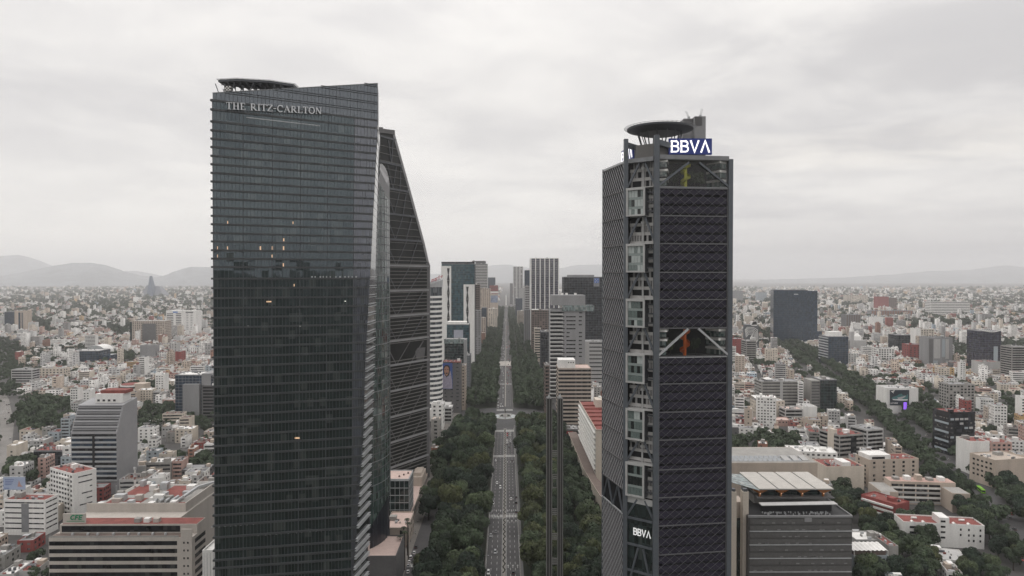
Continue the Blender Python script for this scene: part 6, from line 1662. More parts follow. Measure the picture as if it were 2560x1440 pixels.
part('panel', MB().box(a, b, Yb - 8, Yb - 7.4, zat(1024, Yb - 8, 2263), zat(1006, Yb - 8, 2263)), mat('violet_light', (.30, .12, .85), .5, .2, .6, emit=.7), ks, world=True)
part('pole', MB().bar(((a + b) / 2, Yb - 7.7, 0), ((a + b) / 2, Yb - 7.7, zat(1024, Yb - 8, 2263)), .5), M_STEEL, ks, world=True)
T = B('apartment_tower', 'tall grey concrete apartment block with balcony columns near the right edge', 'building', 2373, 2437, 962, pb=1042, dep=20, wall='conc', style='grid', fh=3.6, pitch=4.2, ww=2.6, wh=2.0, gm='ribbon_glass', land='the tall concrete apartment block')
T = B('office_tower', 'black clad tower with bright window strips by the diagonal avenue', 'building', 2368, 2437, 1032, pb=1138, dep=22, wall='black', style='blank', roof='red', land='the black clad tower', rz=.12)
w, h = T['ww'], T['hh']
for k in range(8):
    z = h - 7 - k * 4.3
    for u in range(5):
        if rnd.random() < .75 and z > 1: part('window', MB().box(-w / 2 + 1 + u * (w - 2) / 5, -w / 2 + 1 + (u + .75) * (w - 2) / 5, -11.1, -10.95, z, z + 2), rnd.choice([PAL['lgrey'], PAL['bluegrey'], M_WIN, M_GLZ]), T)
    if z > 1: part('window', MB().box(-w / 2 - .08, -w / 2 + .1, -10, 8, z, z + 2), PAL['bluegrey'] if k % 2 else M_WIN, T)
B('apartment_block', 'white marbled apartment flank with dark columns right of the black tower', 'building', 2424, 2474, 1105, pb=1185, dep=18, wall='white', style='blank', roof='red', land='the marbled white flank')
B('apartment_block', 'pinkish apartment block with red roof at the right of the marbled flank', 'building', 2478, 2530, 1108, pb=1170, dep=18, wall='pink', style='grid', roof='red', fh=3.6, pitch=4, ww=2.4, wh=1.8)
T = B('apartment_block', 'cream block with window flank and olive roof at the right edge', 'building', 2474, 2575, 1150, pb=1218, dep=24, wall='beige', style='blank', roof='tan', land='the cream right-edge block', rz=.2)
for k in range(4):
    for u in range(5): part('window', MB().box(-T['ww'] / 2 - .06, -T['ww'] / 2 + .1, -9 + u * 4, -7 + u * 4, T['hh'] - 4 - k * 4, T['hh'] - 2.4 - k * 4), M_GLZ, T)
T = B('office_building', 'grey office with red roof, white stair shaft and dark glazed centre', 'building', 2085, 2156, 1088, pb=1155, dep=26, wall='conc', roof='red', style='bands', fh=3.9, frac=.5, margin=.6, rz=.28, land='the red roofed grey office')
extra(T, 'dark_bay', -1, 5, -13.4, -13.05, 0, T['hh'] - 2, M_GLZ); extra(T, 'stair_shaft', -T['ww'] / 2 - .2, -T['ww'] / 2 + 3.5, -6, 2, 0, T['hh'] + 4.5, PAL['cream'])
T = B('apartment_block', 'grey banded block behind the red roofed grey office', 'building', 2157, 2205, 1075, pb=1140, dep=22, wall='lgrey', style='bands', fh=3.9, rz=.28)
T = B('apartment_block', 'white row with zigzag roofs and red terraces before the red roofed office', 'building', 1985, 2095, 1132, pb=1172, dep=22, wall='white', roof='white', style='grid', fh=3.5, pitch=4, ww=2.2, wh=1.6, rz=-.2, stairs=4, tanks=4)
T = B('warehouse', 'white walled block with two bright red roofs and pale stair house', 'building', 2063, 2160, 1168, pb=1228, dep=24, wall='cream', roof='red', style='blank', rz=.06, stairs=0, tanks=2, land='the white block with bright red roofs')
extra(T, 'stair_house', -2, 5, -11, 2, T['hh'] + .07, T['hh'] + 3.6, M_WHITE)
T = B('apartment_block', 'tall beige block with white roof room and red terrace by the trees', 'building', 2166, 2298, 1150, pb=1218, dep=18, wall='beige', roof='red', style='grid', fh=3.4, pitch=8, ww=2, wh=1.8, rz=.10, stairs=0, tanks=3, land='the tall beige terrace block')
extra(T, 'roof_room', -T['ww'] / 2 + .5, -T['ww'] / 2 + 19, -8.5, 6, T['hh'] + .07, T['hh'] + 4.2, M_WHITE); part('roof_room_window', MB().box(-T['ww'] / 2 + 3, -T['ww'] / 2 + 14, -8.6, -8.4, T['hh'] + 1, T['hh'] + 2.8), M_GLZ, T)
# courtyard block
T = thing('apartment_block', 'worn U-shaped courtyard apartment block with rusty roof edges', 'building', tuple(gp(2310, 1262)))
T.rotation_euler = (0, 0, -.12)
for nm, x0, x1, y0, y1, h in (('rear_wing', -24, 22, 0, 12, 17), ('side_wing', 12, 24, -16, -.03, 14), ('side_wing', -36, -24.03, -14, 10, 13)):
    part(nm, MB().box(x0, x1, y0, y1, 0, h), PAL['beige'], T); part('roof', MB().box(x0 + .4, x1 - .4, y0 + .4, y1 - .4, h - .02, h + .12), PAL['pink'] if nm != 'side_wing' else M_CONC, T)
for k in range(4):
    z = 13.4 - k * 3.6
    for u in range(4): part('window_band', MB().box(-23 + u * 8.8, -15.2 + u * 8.8, -.06, .1, z, z + 1.7), M_GLZ if u % 2 else M_WIN, T)
    part('spandrel', MB().box(-23.5, 11.8, -.3, -.07, z - 1.6, z - .3), M_WHITE if k % 2 == 0 else PAL['lgrey'], T)
for k in range(5): part('roof_hut', MB().box(-20 + k * 8, -16 + k * 8, 3, 8, 17.13, 19 + (k % 3)), (PAL['conc'], M_WHITE, PAL['beige'])[k % 3], T)
for k in range(3): part('red_band', MB().box(-36.06, -30, -14.06, -14.0, 2.5 + k * 4, 5 + k * 4), M_BRICKRED if k % 2 else M_WHITE, T)
FOOT.append((T.location.x - 6, T.location.y, 70, 36, 0)); LANDMARKS.append((2300, 1245, 'the worn courtyard block'))
# white block with red roofs, lower right
T = B('apartment_block', 'long white apartment block with two red roofs and central stair tower', 'building', 2272, 2456, 1312, pb=1368, dep=15, wall='white', roof='red', style='blank', rz=-.16, stairs=0, tanks=0, land='the long white red-roofed block')
w, h = T['ww'], T['hh']
extra(T, 'stair_tower', -2.5, 3.2, -7.8, 3, 0, h + 4.5, M_WHITE)
for k in range(4): part('stair_window', MB().box(-1.8, .9, -7.9, -7.75, h + 1.6 - k * 3.4, h + 2.8 - k * 3.4), M_GLZ, T)
for k in range(3):
    for u in (-.42, -.18, -.1, .2, .3, .36, .44):
        if rnd.random() < .75: part('window', MB().box(w * u, w * u + (1.0 if u > -.4 else 4), -7.58, -7.45, h - 3.2 - k * 3.4, h - 1.8 - k * 3.4), M_GLZ, T)
for u in (-.3, .3): link('water_tank', hth(M_WHITE), T, (w * u, 1, h + .06))
for u in (-.26, -.4, .12, .3): part('skylight', MB().add([(w * u, -7.4, h + .8), (w * u + 2, -7.4, h + .8), (w * u + 1, -7.4, h + 1.5), (w * u, -5, h + .8), (w * u + 2, -5, h + .8), (w * u + 1, -5, h + 1.5)], [(0, 1, 2), (0, 2, 5, 3), (1, 4, 5, 2), (3, 5, 4)]), M_WHITE, T)
T = B('apartment_block', 'dark red ended block with white balconies above the tree clump', 'building', 2214, 2262, 1262, pb=1308, dep=26, wall='red', roof='red', style='blank', rz=.5, land='the red ended balcony block')
for k in range(4): part('balcony', MB().box(-T['ww'] / 2 - 1.6, -T['ww'] / 2 - .03, -11, 12, T['hh'] - 2.6 - k * 3.3, T['hh'] - 1.4 - k * 3.3), M_WHITE, T)
T = B('house', 'blue grey house with white rippled roof canopy and small balconies', 'house', 2134, 2221, 1392, D=385, dep=10, wall='bluegrey', roof='lgrey', style='grid', fh=3.6, pitch=4.4, ww=1.5, wh=2.2, stairs=0, tanks=0, land='the blue grey house')
w, h = T['ww'], T['hh']
mb = MB()
for k in range(8): mb.add([(-w / 2 - .3 + k * w / 8, -5.2, h + 3.4), (-w / 2 - .3 + (k + .5) * w / 8, -5.2, h + 3.9), (-w / 2 - .3 + (k + 1) * w / 8, -5.2, h + 3.4), (-w / 2 - .3 + k * w / 8, 5, h + 4.4), (-w / 2 - .3 + (k + .5) * w / 8, 5, h + 4.9), (-w / 2 - .3 + (k + 1) * w / 8, 5, h + 4.4)], [(0, 1, 4, 3), (1, 2, 5, 4)])
part('canopy', mb, M_WHITE, T)
for k in range(3): part('canopy_post', MB().box(-w / 2 + .2 + k * (w - .6) / 2, -w / 2 + .45 + k * (w - .6) / 2, -5.1, -4.85, h + .06, h + 3.5), M_WHITE, T)
extra(T, 'canopy_shade_wall', -w / 2 + .6, w / 2 - .6, -3.5, 4.5, h + .07, h + 3.2, PAL['brown'])
for k in range(2):
    for u in (-.12, .33): part('balcony', MB().box(w * u - 1.7, w * u + 1.7, -6, -5.03, h - 4.2 - k * 3.6, h - 3.2 - k * 3.6), PAL['lgrey'], T)
B('house', 'white house with rippled pale roof and red terrace behind the blue grey house', 'house', 2140, 2205, 1352, D=405, dep=14, wall='lgrey', roof='white', style='grid', fh=3.4, pitch=4, tanks=2)
B('house', 'blank grey flank house right of the blue grey house', 'house', 2222, 2246, 1368, D=392, dep=22, wall='conc', roof='red', style='blank', tanks=2)
# grey screened block with roof pavilion
T = thing('screened_office', 'dark grey screened block with long light bands and black roof terrace', 'building', (xat(2000, 370, 1400), 380, 0))
Yn = 368.0; xl, xr_ = xat(1872, Yn, 1350), xat(2130, Yn, 1350); zt = zat(1292, Yn, 2000)
part('wall', MB().box(xl, xr_, Yn, Yn + 34, 0, zt), mat('screen_grey', (.075, .073, .072), .6, .25, .5), T, world=True)
for k in range(8):
    z = zt - 3.0 - k * 3.66
    part('mesh_screen', MB().box(xl + .6, xr_ - .5, Yn - .25, Yn - .02, z - .7, z + 1.9), mat('mesh_grey', (.10, .098, .096), .6, .2, .6), T, world=True)
    if k % 2 == 1: part('light_band', MB().box(xl + .3, xr_ - .2, Yn - .45, Yn - .02, z - 1.25, z - .8), M_LIGHTM, T, world=True)
    for j in range(7):
        x = rnd.uniform(xl + 2, xr_ - 4)
        part('seen_car', MB().box(x, x + 1.7, Yn - .3, Yn - .26, z - .5, z + .1), mat('dull_car_glint', (.2, .2, .2), .4, .2), T, world=True)
part('roof_edge', MB().box(xl - .4, xr_ + .1, Yn - .4, Yn + .4, zt - .3, zt + .8).box(xr_ - .4, xr_ + .12, Yn + .4, Yn + 34, zt - .3, zt + .8), M_GREY, T, world=True)
part('terrace', MB().box(xl + .3, xr_ - .5, Yn + .5, Yn + 33, zt - .05, zt + .1), M_BLACK, T, world=True)
part('logo_plate', MB().box(xat(2014, Yn), xat(2032, Yn), Yn - .5, Yn - .3, zt - 2.6, zt - .5), M_GREY, T, world=True)
part('glass_canopy', MB().bar((xat(1905, Yn + 4), Yn + 5, zt + 5.2), (xat(2095, Yn + 4), Yn + 5, zt + 5.8), 5, .3), PAL['lgrey'], T, world=True)
for j in range(60):
    x = rnd.uniform(xat(1908, Yn + 4), xat(2080, Yn + 4)); y = Yn + rnd.uniform(2, 6)
    part('terrace_seat', MB().box(x, x + .5, y, y + .5, zt + .1, zt + .9), M_LIGHTM, T, world=True)
part('terrace_backdrop', MB().box(xat(1905, Yn + 8), xat(2085, Yn + 8), Yn + 9, Yn + 9.3, zt + .1, zt + 5), M_BLACK, T, world=True)
FOOT.append((150, 390, 90, 80, 0)); LANDMARKS.append((2000, 1360, 'the dark grey screened block'))
pv_ = thing('roof_pavilion', 'rooftop pavilion with broad pale slab roof on orange splayed supports', 'pavilion', (xat(1980, 385, 1240), 388, zt))
Yp = 382.0; zp = zat(1222, Yp, 2000)
a, b = xat(1898, Yp, 1222), xat(2086, Yp, 1222)
n = 4; wseg = (b - a) / n
for i in range(n):
    for j in range(3):
        part('roof_slab', MB().box(a + i * wseg + (.5 if i else 0), a + (i + 1) * wseg - .5, Yp + j * 11, Yp + (j + 1) * 11 - .06, zp - .35, zp + .1 + .02 * j), mat('pale_roof_slab', (.47, .45, .42), .85, .14, .2), pv_, world=True)
part('roof_gutter', MB().box(a, b, Yp + .3, Yp + 32.6, zp - .75, zp - .36), M_GREY, pv_, world=True)
c = xat(1838, Yp + 6, 1200)
part('glass_wing', MB().hexa([(c, Yp + 14, zp - .5), (a - .3, Yp - 2, zp - .5), (a - .3, Yp + 30, zp - .5), (c - 2, Yp + 32, zp - .5)], [(c, Yp + 14, zp - .3), (a - .3, Yp - 2, zp - .3), (a - .3, Yp + 30, zp - .3), (c - 2, Yp + 32, zp - .3)]), PAL['palegl'], pv_, world=True)
M_WOODO = mat('orange_timber', (.33, .13, .04), .6, .15, .5)
for i in range(4):
    x = a + 1.2 + i * (b - a - 4) / 3.2
    part('splayed_support', MB().box(x - .5, x + .5, Yp + 2, Yp + 3, zt + 5.9, zp - 3.2).hexa([(x - .5, Yp + 2, zp - 3.2), (x + .5, Yp + 2, zp - 3.2), (x + .5, Yp + 3, zp - 3.2), (x - .5, Yp + 3, zp - 3.2)], [(x - 4.2, Yp + .6, zp - .8), (x + 4.2, Yp + .6, zp - .8), (x + 4.2, Yp + 4, zp - .8), (x - 4.2, Yp + 4, zp - .8)]), M_WOODO, pv_, world=True)
    part('lamp', MB().box(x - .25, x + .25, Yp + 1.4, Yp + 1.7, zp - 3.4, zp - 2.9), M_LAMP, pv_, world=True)
    if i < 3: part('glazing', MB().box(x + .8, x + (b - a - 4) / 3.2 - .8, Yp + 5, Yp + 5.2, zt + 5.9, zp - 1.2), PAL['dgreen'], pv_, world=True)
part('rear_wall', MB().box(a, b - 2, Yp + 8, Yp + 30, zt + .1, zp - .8), M_CONC, pv_, world=True)
part('floor', MB().box(a - 1, b, Yp - 1, Yp + 30, zt + 5.5, zt + 5.88), M_DGREY, pv_, world=True)
part('balustrade', MB().box(a - 1, b, Yp - 1, Yp - .9, zt + 5.88, zt + 7), M_CLEAR, pv_, world=True)
for x0, x1 in ((1830, 1841), (1857, 1871.5)):
    cl = thing('concrete_pillar', 'tall pale concrete pillar ' + ('beside the lattice tower edge' if x0 < 1850 else 'at the left corner of the screened block'), 'pillar', (xat(x0 + 5, 372), 372, 0))
    part('shaft', MB().box(xat(x0, 372, 1300), xat(x1, 372, 1300), 372, 376, 0, zat(1230, 372, 1850)), PAL['cream'], cl, world=True)
    part('cap', MB().box(xat(x0, 372, 1300) + .4, xat(x1, 372, 1300) - .4, 372.5, 375, zat(1230, 372, 1850), zat(1230, 372, 1850) + 1.4), M_STEEL, cl, world=True)
T = thing('link_building', 'narrow green glass infill between the two concrete pillars', 'building', (xat(1849, 377), 380, 0))
part('wall', MB().box(xat(1838, 377, 1300), xat(1862, 377, 1300), 377, 388, 0, zat(1255, 377, 1850)), M_TAN, T, world=True)
part('glazing', MB().box(xat(1842, 376.9, 1300), xat(1857, 376.9, 1300), 376.7, 376.95, 0, zat(1295, 377, 1850)), PAL['dgreen'], T, world=True)
T = thing('solar_roof_hall', 'beige hall behind the pavilion with rows of solar panels on its roof', 'hall', (xat(1935, 452, 1170), 460, 0))
zt2 = zat(1157, 450, 1930); a, b = xat(1800, 450, 1170), xat(2044, 450, 1170)
part('wall', MB().box(a, b, 450, 492, 0, zt2), PAL['beige'], T, world=True); part('roof', MB().box(a + .4, b - .4, 450.4, 491, zt2 - .02, zt2 + .12), M_CONC, T, world=True)
spm = MB().hexa([(-1.35, -1.7, 0), (1.35, -1.7, 0), (1.35, 1.7, .9), (-1.35, 1.7, .9)], [(-1.35, -1.7, .1), (1.35, -1.7, .1), (1.35, 1.7, 1.0), (-1.35, 1.7, 1.0)]).mesh('solar_panel', mat('solar_cell', (.27, .285, .30), .25, .1, .5))
for r in range(2):
    for k in range(17): link('solar_panel', spm, T, (a + 2 + k * 3.25 - T.location.x, 455 + r * 7 - T.location.y, zt2 + .2))
for k in range(3): part('roof_hatch', MB().hexa([(b - 20 + k * 6, 454, zt2 + .2), (b - 16 + k * 6, 454, zt2 + .2), (b - 17.5 + k * 6, 459, zt2 + .2), (b - 21.5 + k * 6, 459, zt2 + .2)], [(b - 20 + k * 6, 454, zt2 + .6), (b - 16 + k * 6, 454, zt2 + .6), (b - 17.5 + k * 6, 459, zt2 + 2.6), (b - 21.5 + k * 6, 459, zt2 + 2.6)]), PAL['lgrey'], T, world=True)
FOOT.append((150, 470, 80, 50, 0))
# ---------------------------------------------------------------- the wide city
def inrect(x, y, F_):
    cx, cy, w, d, rz = F_
    dx, dy = x - cx, y - cy
    c, s = math.cos(rz), math.sin(rz)
    return abs(dx * c + dy * s) < w / 2 and abs(-dx * s + dy * c) < d / 2
FOOT += [(-90, 300, 66, 66, 0), (-92, 400, 46, 66, 0), (-88, 570, 46, 80, 0), (80, 335, 66, 60, 0)]
CELL = {}
for f in FOOT:
    r = math.hypot(f[2], f[3]) / 2 + 12
    for i in range(int((f[0] - r) // 60), int((f[0] + r) // 60) + 1):
        for j in range(int((f[1] - r) // 60), int((f[1] + r) // 60) + 1): CELL.setdefault((i, j), []).append(f)
def blocked(x, y, pad=0.0):
    return any(inrect(x, y, (f[0], f[1], f[2] + pad, f[3] + pad, f[4])) for f in CELL.get((int(x // 60), int(y // 60)), ()))
def lane_dist(P, x, y):
    best = 1e9
    for a, b in zip(P, P[1:]):
        d = Vector((b.x - a.x, b.y - a.y)); L = d.length; d /= L
        t = max(0, min(L, (x - a.x) * d.x + (y - a.y) * d.y))
        best = min(best, math.hypot(x - a.x - d.x * t, y - a.y - d.y * t))
    return best
MPTS = [gp(px, py) for px, py in MOTOR]
PARKS = [(-40, 48, 850, 1000, 46, 6), (44, 185, 1000, 1088, 60, 6.5), (352, 440, 1022, 1075, 26, 6), (440, 535, 1050, 1078, 16, 5), (0, 82, 1158, 1205, 16, 6), (350, 400, 1078, 1110, 6, 5),
         (228, 335, 884, 912, 26, 7), (285, 350, 822, 838, 12, 9), (72, 125, 803, 832, 16, 8), (450, 535, 1150, 1180, 14, 5), (150, 300, 770, 780, 18, 12),
         (1834, 1992, 1098, 1150, 34, 6), (2088, 2140, 1200, 1310, 20, 5.5), (2150, 2330, 1300, 1460, 66, 5.5), (2400, 2500, 1410, 1470, 8, 5), (2262, 2362, 1012, 1062, 24, 7), (1990, 2050, 880, 900, 16, 8),
         (2330, 2420, 870, 905, 18, 8), (2420, 2560, 860, 890, 22, 9), (1860, 1940, 905, 915, 8, 7), (2480, 2560, 1020, 1060, 14, 6), (1950, 2040, 792, 806, 12, 10), (2280, 2420, 806, 816, 24, 12)]
def inpark(px, py): return any(a < px < b and c < py < d for a, b, c, d, _, _ in PARKS)
WALLC = [('white', (.66, .645, .625), 36), ('pale grey', (.46, .455, .45), 16), ('cream', (.54, .48, .41), 14), ('beige', (.42, .35, .29), 12), ('grey', (.27, .265, .26), 7), ('pink', (.42, .30, .26), 3), ('rust red', (.24, .075, .06), 2), ('brick', (.26, .14, .10), 2), ('ochre', (.45, .32, .19), 2), ('dark grey', (.10, .10, .105), 1.5), ('pale blue', (.30, .36, .41), 2)]
ROOFS = [('white', (.62, .605, .585), 28), ('grey', (.30, .295, .285), 28), ('red', (.205, .088, .074), 15), ('pale', (.44, .42, .39), 17), ('brown', (.18, .14, .115), 12)]
def pick(L): return rnd.choices(L, [l[2] for l in L])[0]
CITY = []
def grid(side, rot, y0, y1, sc_, hmin=1, skip=.08):
    c, s = math.cos(rot), math.sin(rot)
    bw, bd, st = 92 * sc_, 50 * sc_, 11 * (1 + .25 * (sc_ - 1))
    R_ = y1 * 1.5
    nx, ny = int(R_ / (bw + st)) + 2, int(R_ / (bd + st)) + 2
    for i in range(-nx, nx):
        for j in range(-4, ny):
            bx, by = i * (bw + st), j * (bd + st)
            wx, wy = bx * c - by * s, bx * s + by * c
            if not (y0 - 100 < wy < y1 + 100): continue
            if wx * side < -80 or abs(wx) > wy * .80 + 130: continue
            park = rnd.random() < .035
            for row in range(2):
                x = 0.0
                while x < bw:
                    w = rnd.choice((8, 10, 11, 13, 15, 20, 26)) * sc_ * rnd.uniform(.9, 1.15); w = min(w, bw - x + .1)
                    d = bd / 2 * rnd.uniform(.55, .98)
                    lx = bx + x + w / 2; ly = by + (d / 2 if row == 0 else bd - d / 2)
                    x += w
                    if w < 5 * sc_: continue
                    X_, Y_ = lx * c - ly * s, lx * s + ly * c
                    if not (y0 <= Y_ < y1): continue
                    if X_ * side < 76 if Y_ < 1700 else X_ * side < 62: continue
                    px, py, dd = proj(X_, Y_, 0)
                    if px < -60 or px > 2620: continue
                    gr = math.sin(X_ * .0041 * 2 + Y_ * .0023) + math.sin(Y_ * .0071 + X_ * .0017) + math.sin(X_ * .013 + 1.3) * .6
                    tree = park or rnd.random() < skip or inpark(px, py) or (Y_ > 650 and gr > (1.15 if Y_ < 1500 else .85) and rnd.random() < .8)
                    if tree:
                        if rnd.random() < .75: EXTRA_T.append((X_, Y_, rnd.uniform(3.5, 6) * (1 + .35 * (sc_ - 1))))
                        continue
                    if Y_ > 420 and (600 < px < 905 or 1575 < px < 1780) : continue
                    if blocked(X_, Y_, max(w, d) * .8): continue
                    if lane_dist(DPTS, X_, Y_) < (38 if Y_ < 900 else 26) + w / 2 or lane_dist(MPTS, X_, Y_) < 11 + w / 2: continue
                    if rnd.random() < .2: EXTRA_T.append((X_ + rnd.uniform(-w, w) / 2, Y_ - (d / 2 + 4) * (1 if row == 0 else -1), rnd.uniform(2.6, 4.6)))
                    fl = rnd.choices((1, 2, 3, 4, 5, 6, 8, 11), (10, 26, 26, 16, 9, 6, 4, 2))[0]
                    if Y_ < 640: fl = min(fl, 2 if Y_ < 470 else 5)
                    elif Y_ > 900: fl = rnd.choices((1, 2, 3, 4, 5, 6, 8, 11), (16, 36, 28, 9, 4, 3, 2, 2))[0]
                    if X_ * side < 130 and 900 < Y_: fl = rnd.choice((4, 6, 7, 9, 12))
                    if sc_ > 2: fl = rnd.choices((1, 2, 3, 4, 6, 12), (16, 34, 30, 14, 5, 2))[0]
                    CITY.append([X_, Y_, w * .985, d, rot, fl * 3.2 + .6, fl, pick(WALLC), pick(ROOFS)])
EXTRA_T = []
grid(-1, .10, 335, 760, .75, skip=.15); grid(1, -.29, 335, 760, .75, skip=.18)
grid(-1, .10, 760, 1500, .78, skip=.14); grid(1, -.29, 760, 1500, .78, skip=.18)
grid(-1, .16, 1500, 3600, .88, skip=.17); grid(1, -.25, 1500, 3600, .88, skip=.17)
NEAR_N = len(CITY)
grid(-1, .3, 3600, 10500, 2.1, skip=.25); grid(1, -.1, 3600, 10500, 2.1, skip=.27)
for c in CITY:           # a far lot is one hall or one slab rather than a whole block
    if c[1] > 3600: c[2] *= rnd.uniform(.35, .95); c[3] *= rnd.uniform(.3, .9)
# size in the picture decides who is built as an individual
def psize(c):
    px, py, d = proj(c[0], c[1], c[5])
    if px < -30 or px > 2590 or py > 1470 or 545 < px < 1075 or 1515 < px < 1825: return 0
    return (c[2] * c[5] + c[2] * c[3] * .25) * (F / d) ** 2
order = sorted(range(len(CITY)), key=lambda i: -psize(CITY[i]))
SOLO = set(order[:300])
PWALL = {'white': 'white', 'pale grey': 'lgrey', 'cream': 'cream', 'beige': 'beige', 'grey': 'conc', 'pink': 'pink', 'rust red': 'red', 'brick': 'brick', 'ochre': 'ochre', 'dark grey': 'dgrey', 'pale blue': 'bluegrey'}
PROOF = {'white': 'white', 'grey': 'grey', 'red': 'red', 'pale': 'lgrey', 'brown': 'brown'}
NUM = ['no', 'one', 'two', 'three', 'four', 'five', 'six', 'seven', 'eight', 'nine', 'ten', 'eleven', 'twelve', 'thirteen']
SEEN = set()
LM = [l for l in LANDMARKS if l[2]]
SPD = []
def where(px, py):
    l = min(LM, key=lambda l: math.hypot(l[0] - px, (l[1] - py) * 1.6))
    dx, dy = px - l[0], (py - l[1]) * 1.6
    if abs(dx) > abs(dy): return ('right of ' if dx > 0 else 'left of ') + l[2]
    return ('before ' if dy > 0 else 'beyond ') + l[2]
def solo_house(c):
    X_, Y_, w, d, rot, h, fl, wc, rc = c
    px, py, dd = proj(X_, Y_, h / 2)
    wh_ = where(px, py)
    for att in range(60):
        nt_, sh, win = rnd.choice((0, 1, 1, 2, 3)), rnd.choice((0, 1, 1, 2)), rnd.choice(('grid', 'grid', 'bands'))
        big_ = 'wide ' if w > 17 else 'narrow ' if w < 10 else ''
        core_ = f"{NUM[fl]}-storey {wc[0]} {'block' if fl > 3 else 'house'}, {rc[0]} roof, "
        tk = f"{NUM[nt_]} tank{'s' * (nt_ > 1)}, " if nt_ else ''; ht = f"{NUM[sh]} roof hut{'s' * (sh > 1)}, " if sh else ''
        cand = [big_ + core_ + tk + ht + wh_, big_ + core_ + tk + wh_, big_ + core_ + ht + wh_, core_ + tk + wh_, big_ + core_ + wh_]
        cand = [x for x in cand if len(x.replace('-', ' ').split()) <= 16]
        lab = next((x for x in cand if x not in SEEN), cand[-1] if cand else core_ + wh_)
        if lab not in SEEN: break
        wc, rc = pick(WALLC), pick(ROOFS)
    SEEN.add(lab)
    wm = PAL[PWALL[wc[0]]]
    T = thing('house' if fl <= 3 else 'apartment_block', lab, 'house' if fl <= 3 else 'building', (X_, Y_, 0), rot, 'city houses and blocks around the avenue')
    part('wall', MB().box(-w / 2, w / 2, -d / 2, d / 2, 0, h), wm, T)
    RF = part('roof', MB().box(-w / 2 + .25, w / 2 - .25, -d / 2 + .25, d / 2 - .25, h - .1, h + .05), ROOFC[PROOF[rc[0]]], T)
    mb = MB(); e, o, p = .25, .02, rnd.choice((.4, .8, 1.0))
    mb.box(-w / 2 - o, w / 2 + o, -d / 2 - o, -d / 2 + e, h - .3, h + p); mb.box(-w / 2 - o, w / 2 + o, d / 2 - e, d / 2 + o, h - .3, h + p)
    mb.box(-w / 2 - o, -w / 2 + e, -d / 2 + e, d / 2 - e, h - .3, h + p); mb.box(w / 2 - e, w / 2 + o, -d / 2 + e, d / 2 - e, h - .3, h + p)
    part('parapet', mb, wm, T)
    wn = MB()
    for f in ('f', 'r' if X_ < 0 else 'l'):
        L = face_org(f, w, d)[2]
        if f != 'f' and rnd.random() < .45: continue          # blank party wall
        n = max(1, int((L - 1) / rnd.choice((2.6, 3.2, 4)))); pp = (L - .8) / n
        for k in range(fl):
            z = h - 2.5 - k * 3.2
            if z < .2: continue
            if win == 'bands' and f == 'f':
                facebox(wn, f, w, d, .7, L - .7, z, z + 1.5, .05)
            else:
                for j in range(n):
                    if rnd.random() < .12: continue
                    ww = min(1.7, pp * .6); facebox(wn, f, w, d, .4 + (j + .5) * pp - ww / 2, .4 + (j + .5) * pp + ww / 2, z, z + rnd.choice((1.3, 1.3, 1.6)), .05)
    if wn.f: part('windows', wn, M_WIN, T, kind='stuff')
    for k in range(sh):
        a, b = min(w * .4, rnd.uniform(2.5, 5)), min(d * .4, rnd.uniform(2.5, 5))
        x, y = rnd.uniform(-w / 2 + a / 2 + .3, w / 2 - a / 2 - .3), rnd.uniform(-d / 2 + b / 2 + .3, d / 2 - b / 2 - .3)
        part('roof_hut', MB().box(x - a / 2, x + a / 2, y - b / 2, y + b / 2, h + .03, h + rnd.uniform(2.2, 3.2) + k * .1), rnd.choice([wm, M_CONC, M_WHITE, PAL['beige']]), RF)
    for k in range(nt_):
        link('water_tank', rnd.choice((tankmesh, tankmesh, hth))(rnd.choice((M_WHITE, M_LIGHTM, M_STEEL))), RF, (rnd.uniform(-w / 2 + 1.7, w / 2 - 1.7), rnd.uniform(-d / 2 + 1.2, d / 2 - 1.2), h + .05))
    cl_ = MB()
    for k in range(rnd.randint(3, 9)):
        a, b = rnd.uniform(.4, 1.8), rnd.uniform(.4, 1.5); x, y = rnd.uniform(-w / 2 + .4, w / 2 - 2.3), rnd.uniform(-d / 2 + .4, d / 2 - 2)
        cl_.box(x, x + a, y, y + b, h + .051, h + rnd.uniform(.4, 1.5), k % 4)
    part('roof_units', cl_, [M_LIGHTM, M_CONC, M_STEEL, M_RED], T, kind='stuff')
    if rnd.random() < .5:
        x, y = rnd.uniform(-w / 3, w / 3), rnd.uniform(-d / 3, d / 3)
        part('roof_sheet', MB().bar((x - 2, y, h + 2.0), (x + 2, y, h + 2.3), 3, .1).bar((x - 1.9, y - 1.3, h), (x - 1.9, y - 1.3, h + 2), .1).bar((x + 1.9, y + 1.3, h), (x + 1.9, y + 1.3, h + 2.2), .1), rnd.choice((M_WHITE, M_LIGHTM, M_STEEL, PAL['lgrey'])), RF)
for i in sorted(SOLO): solo_house(CITY[i])
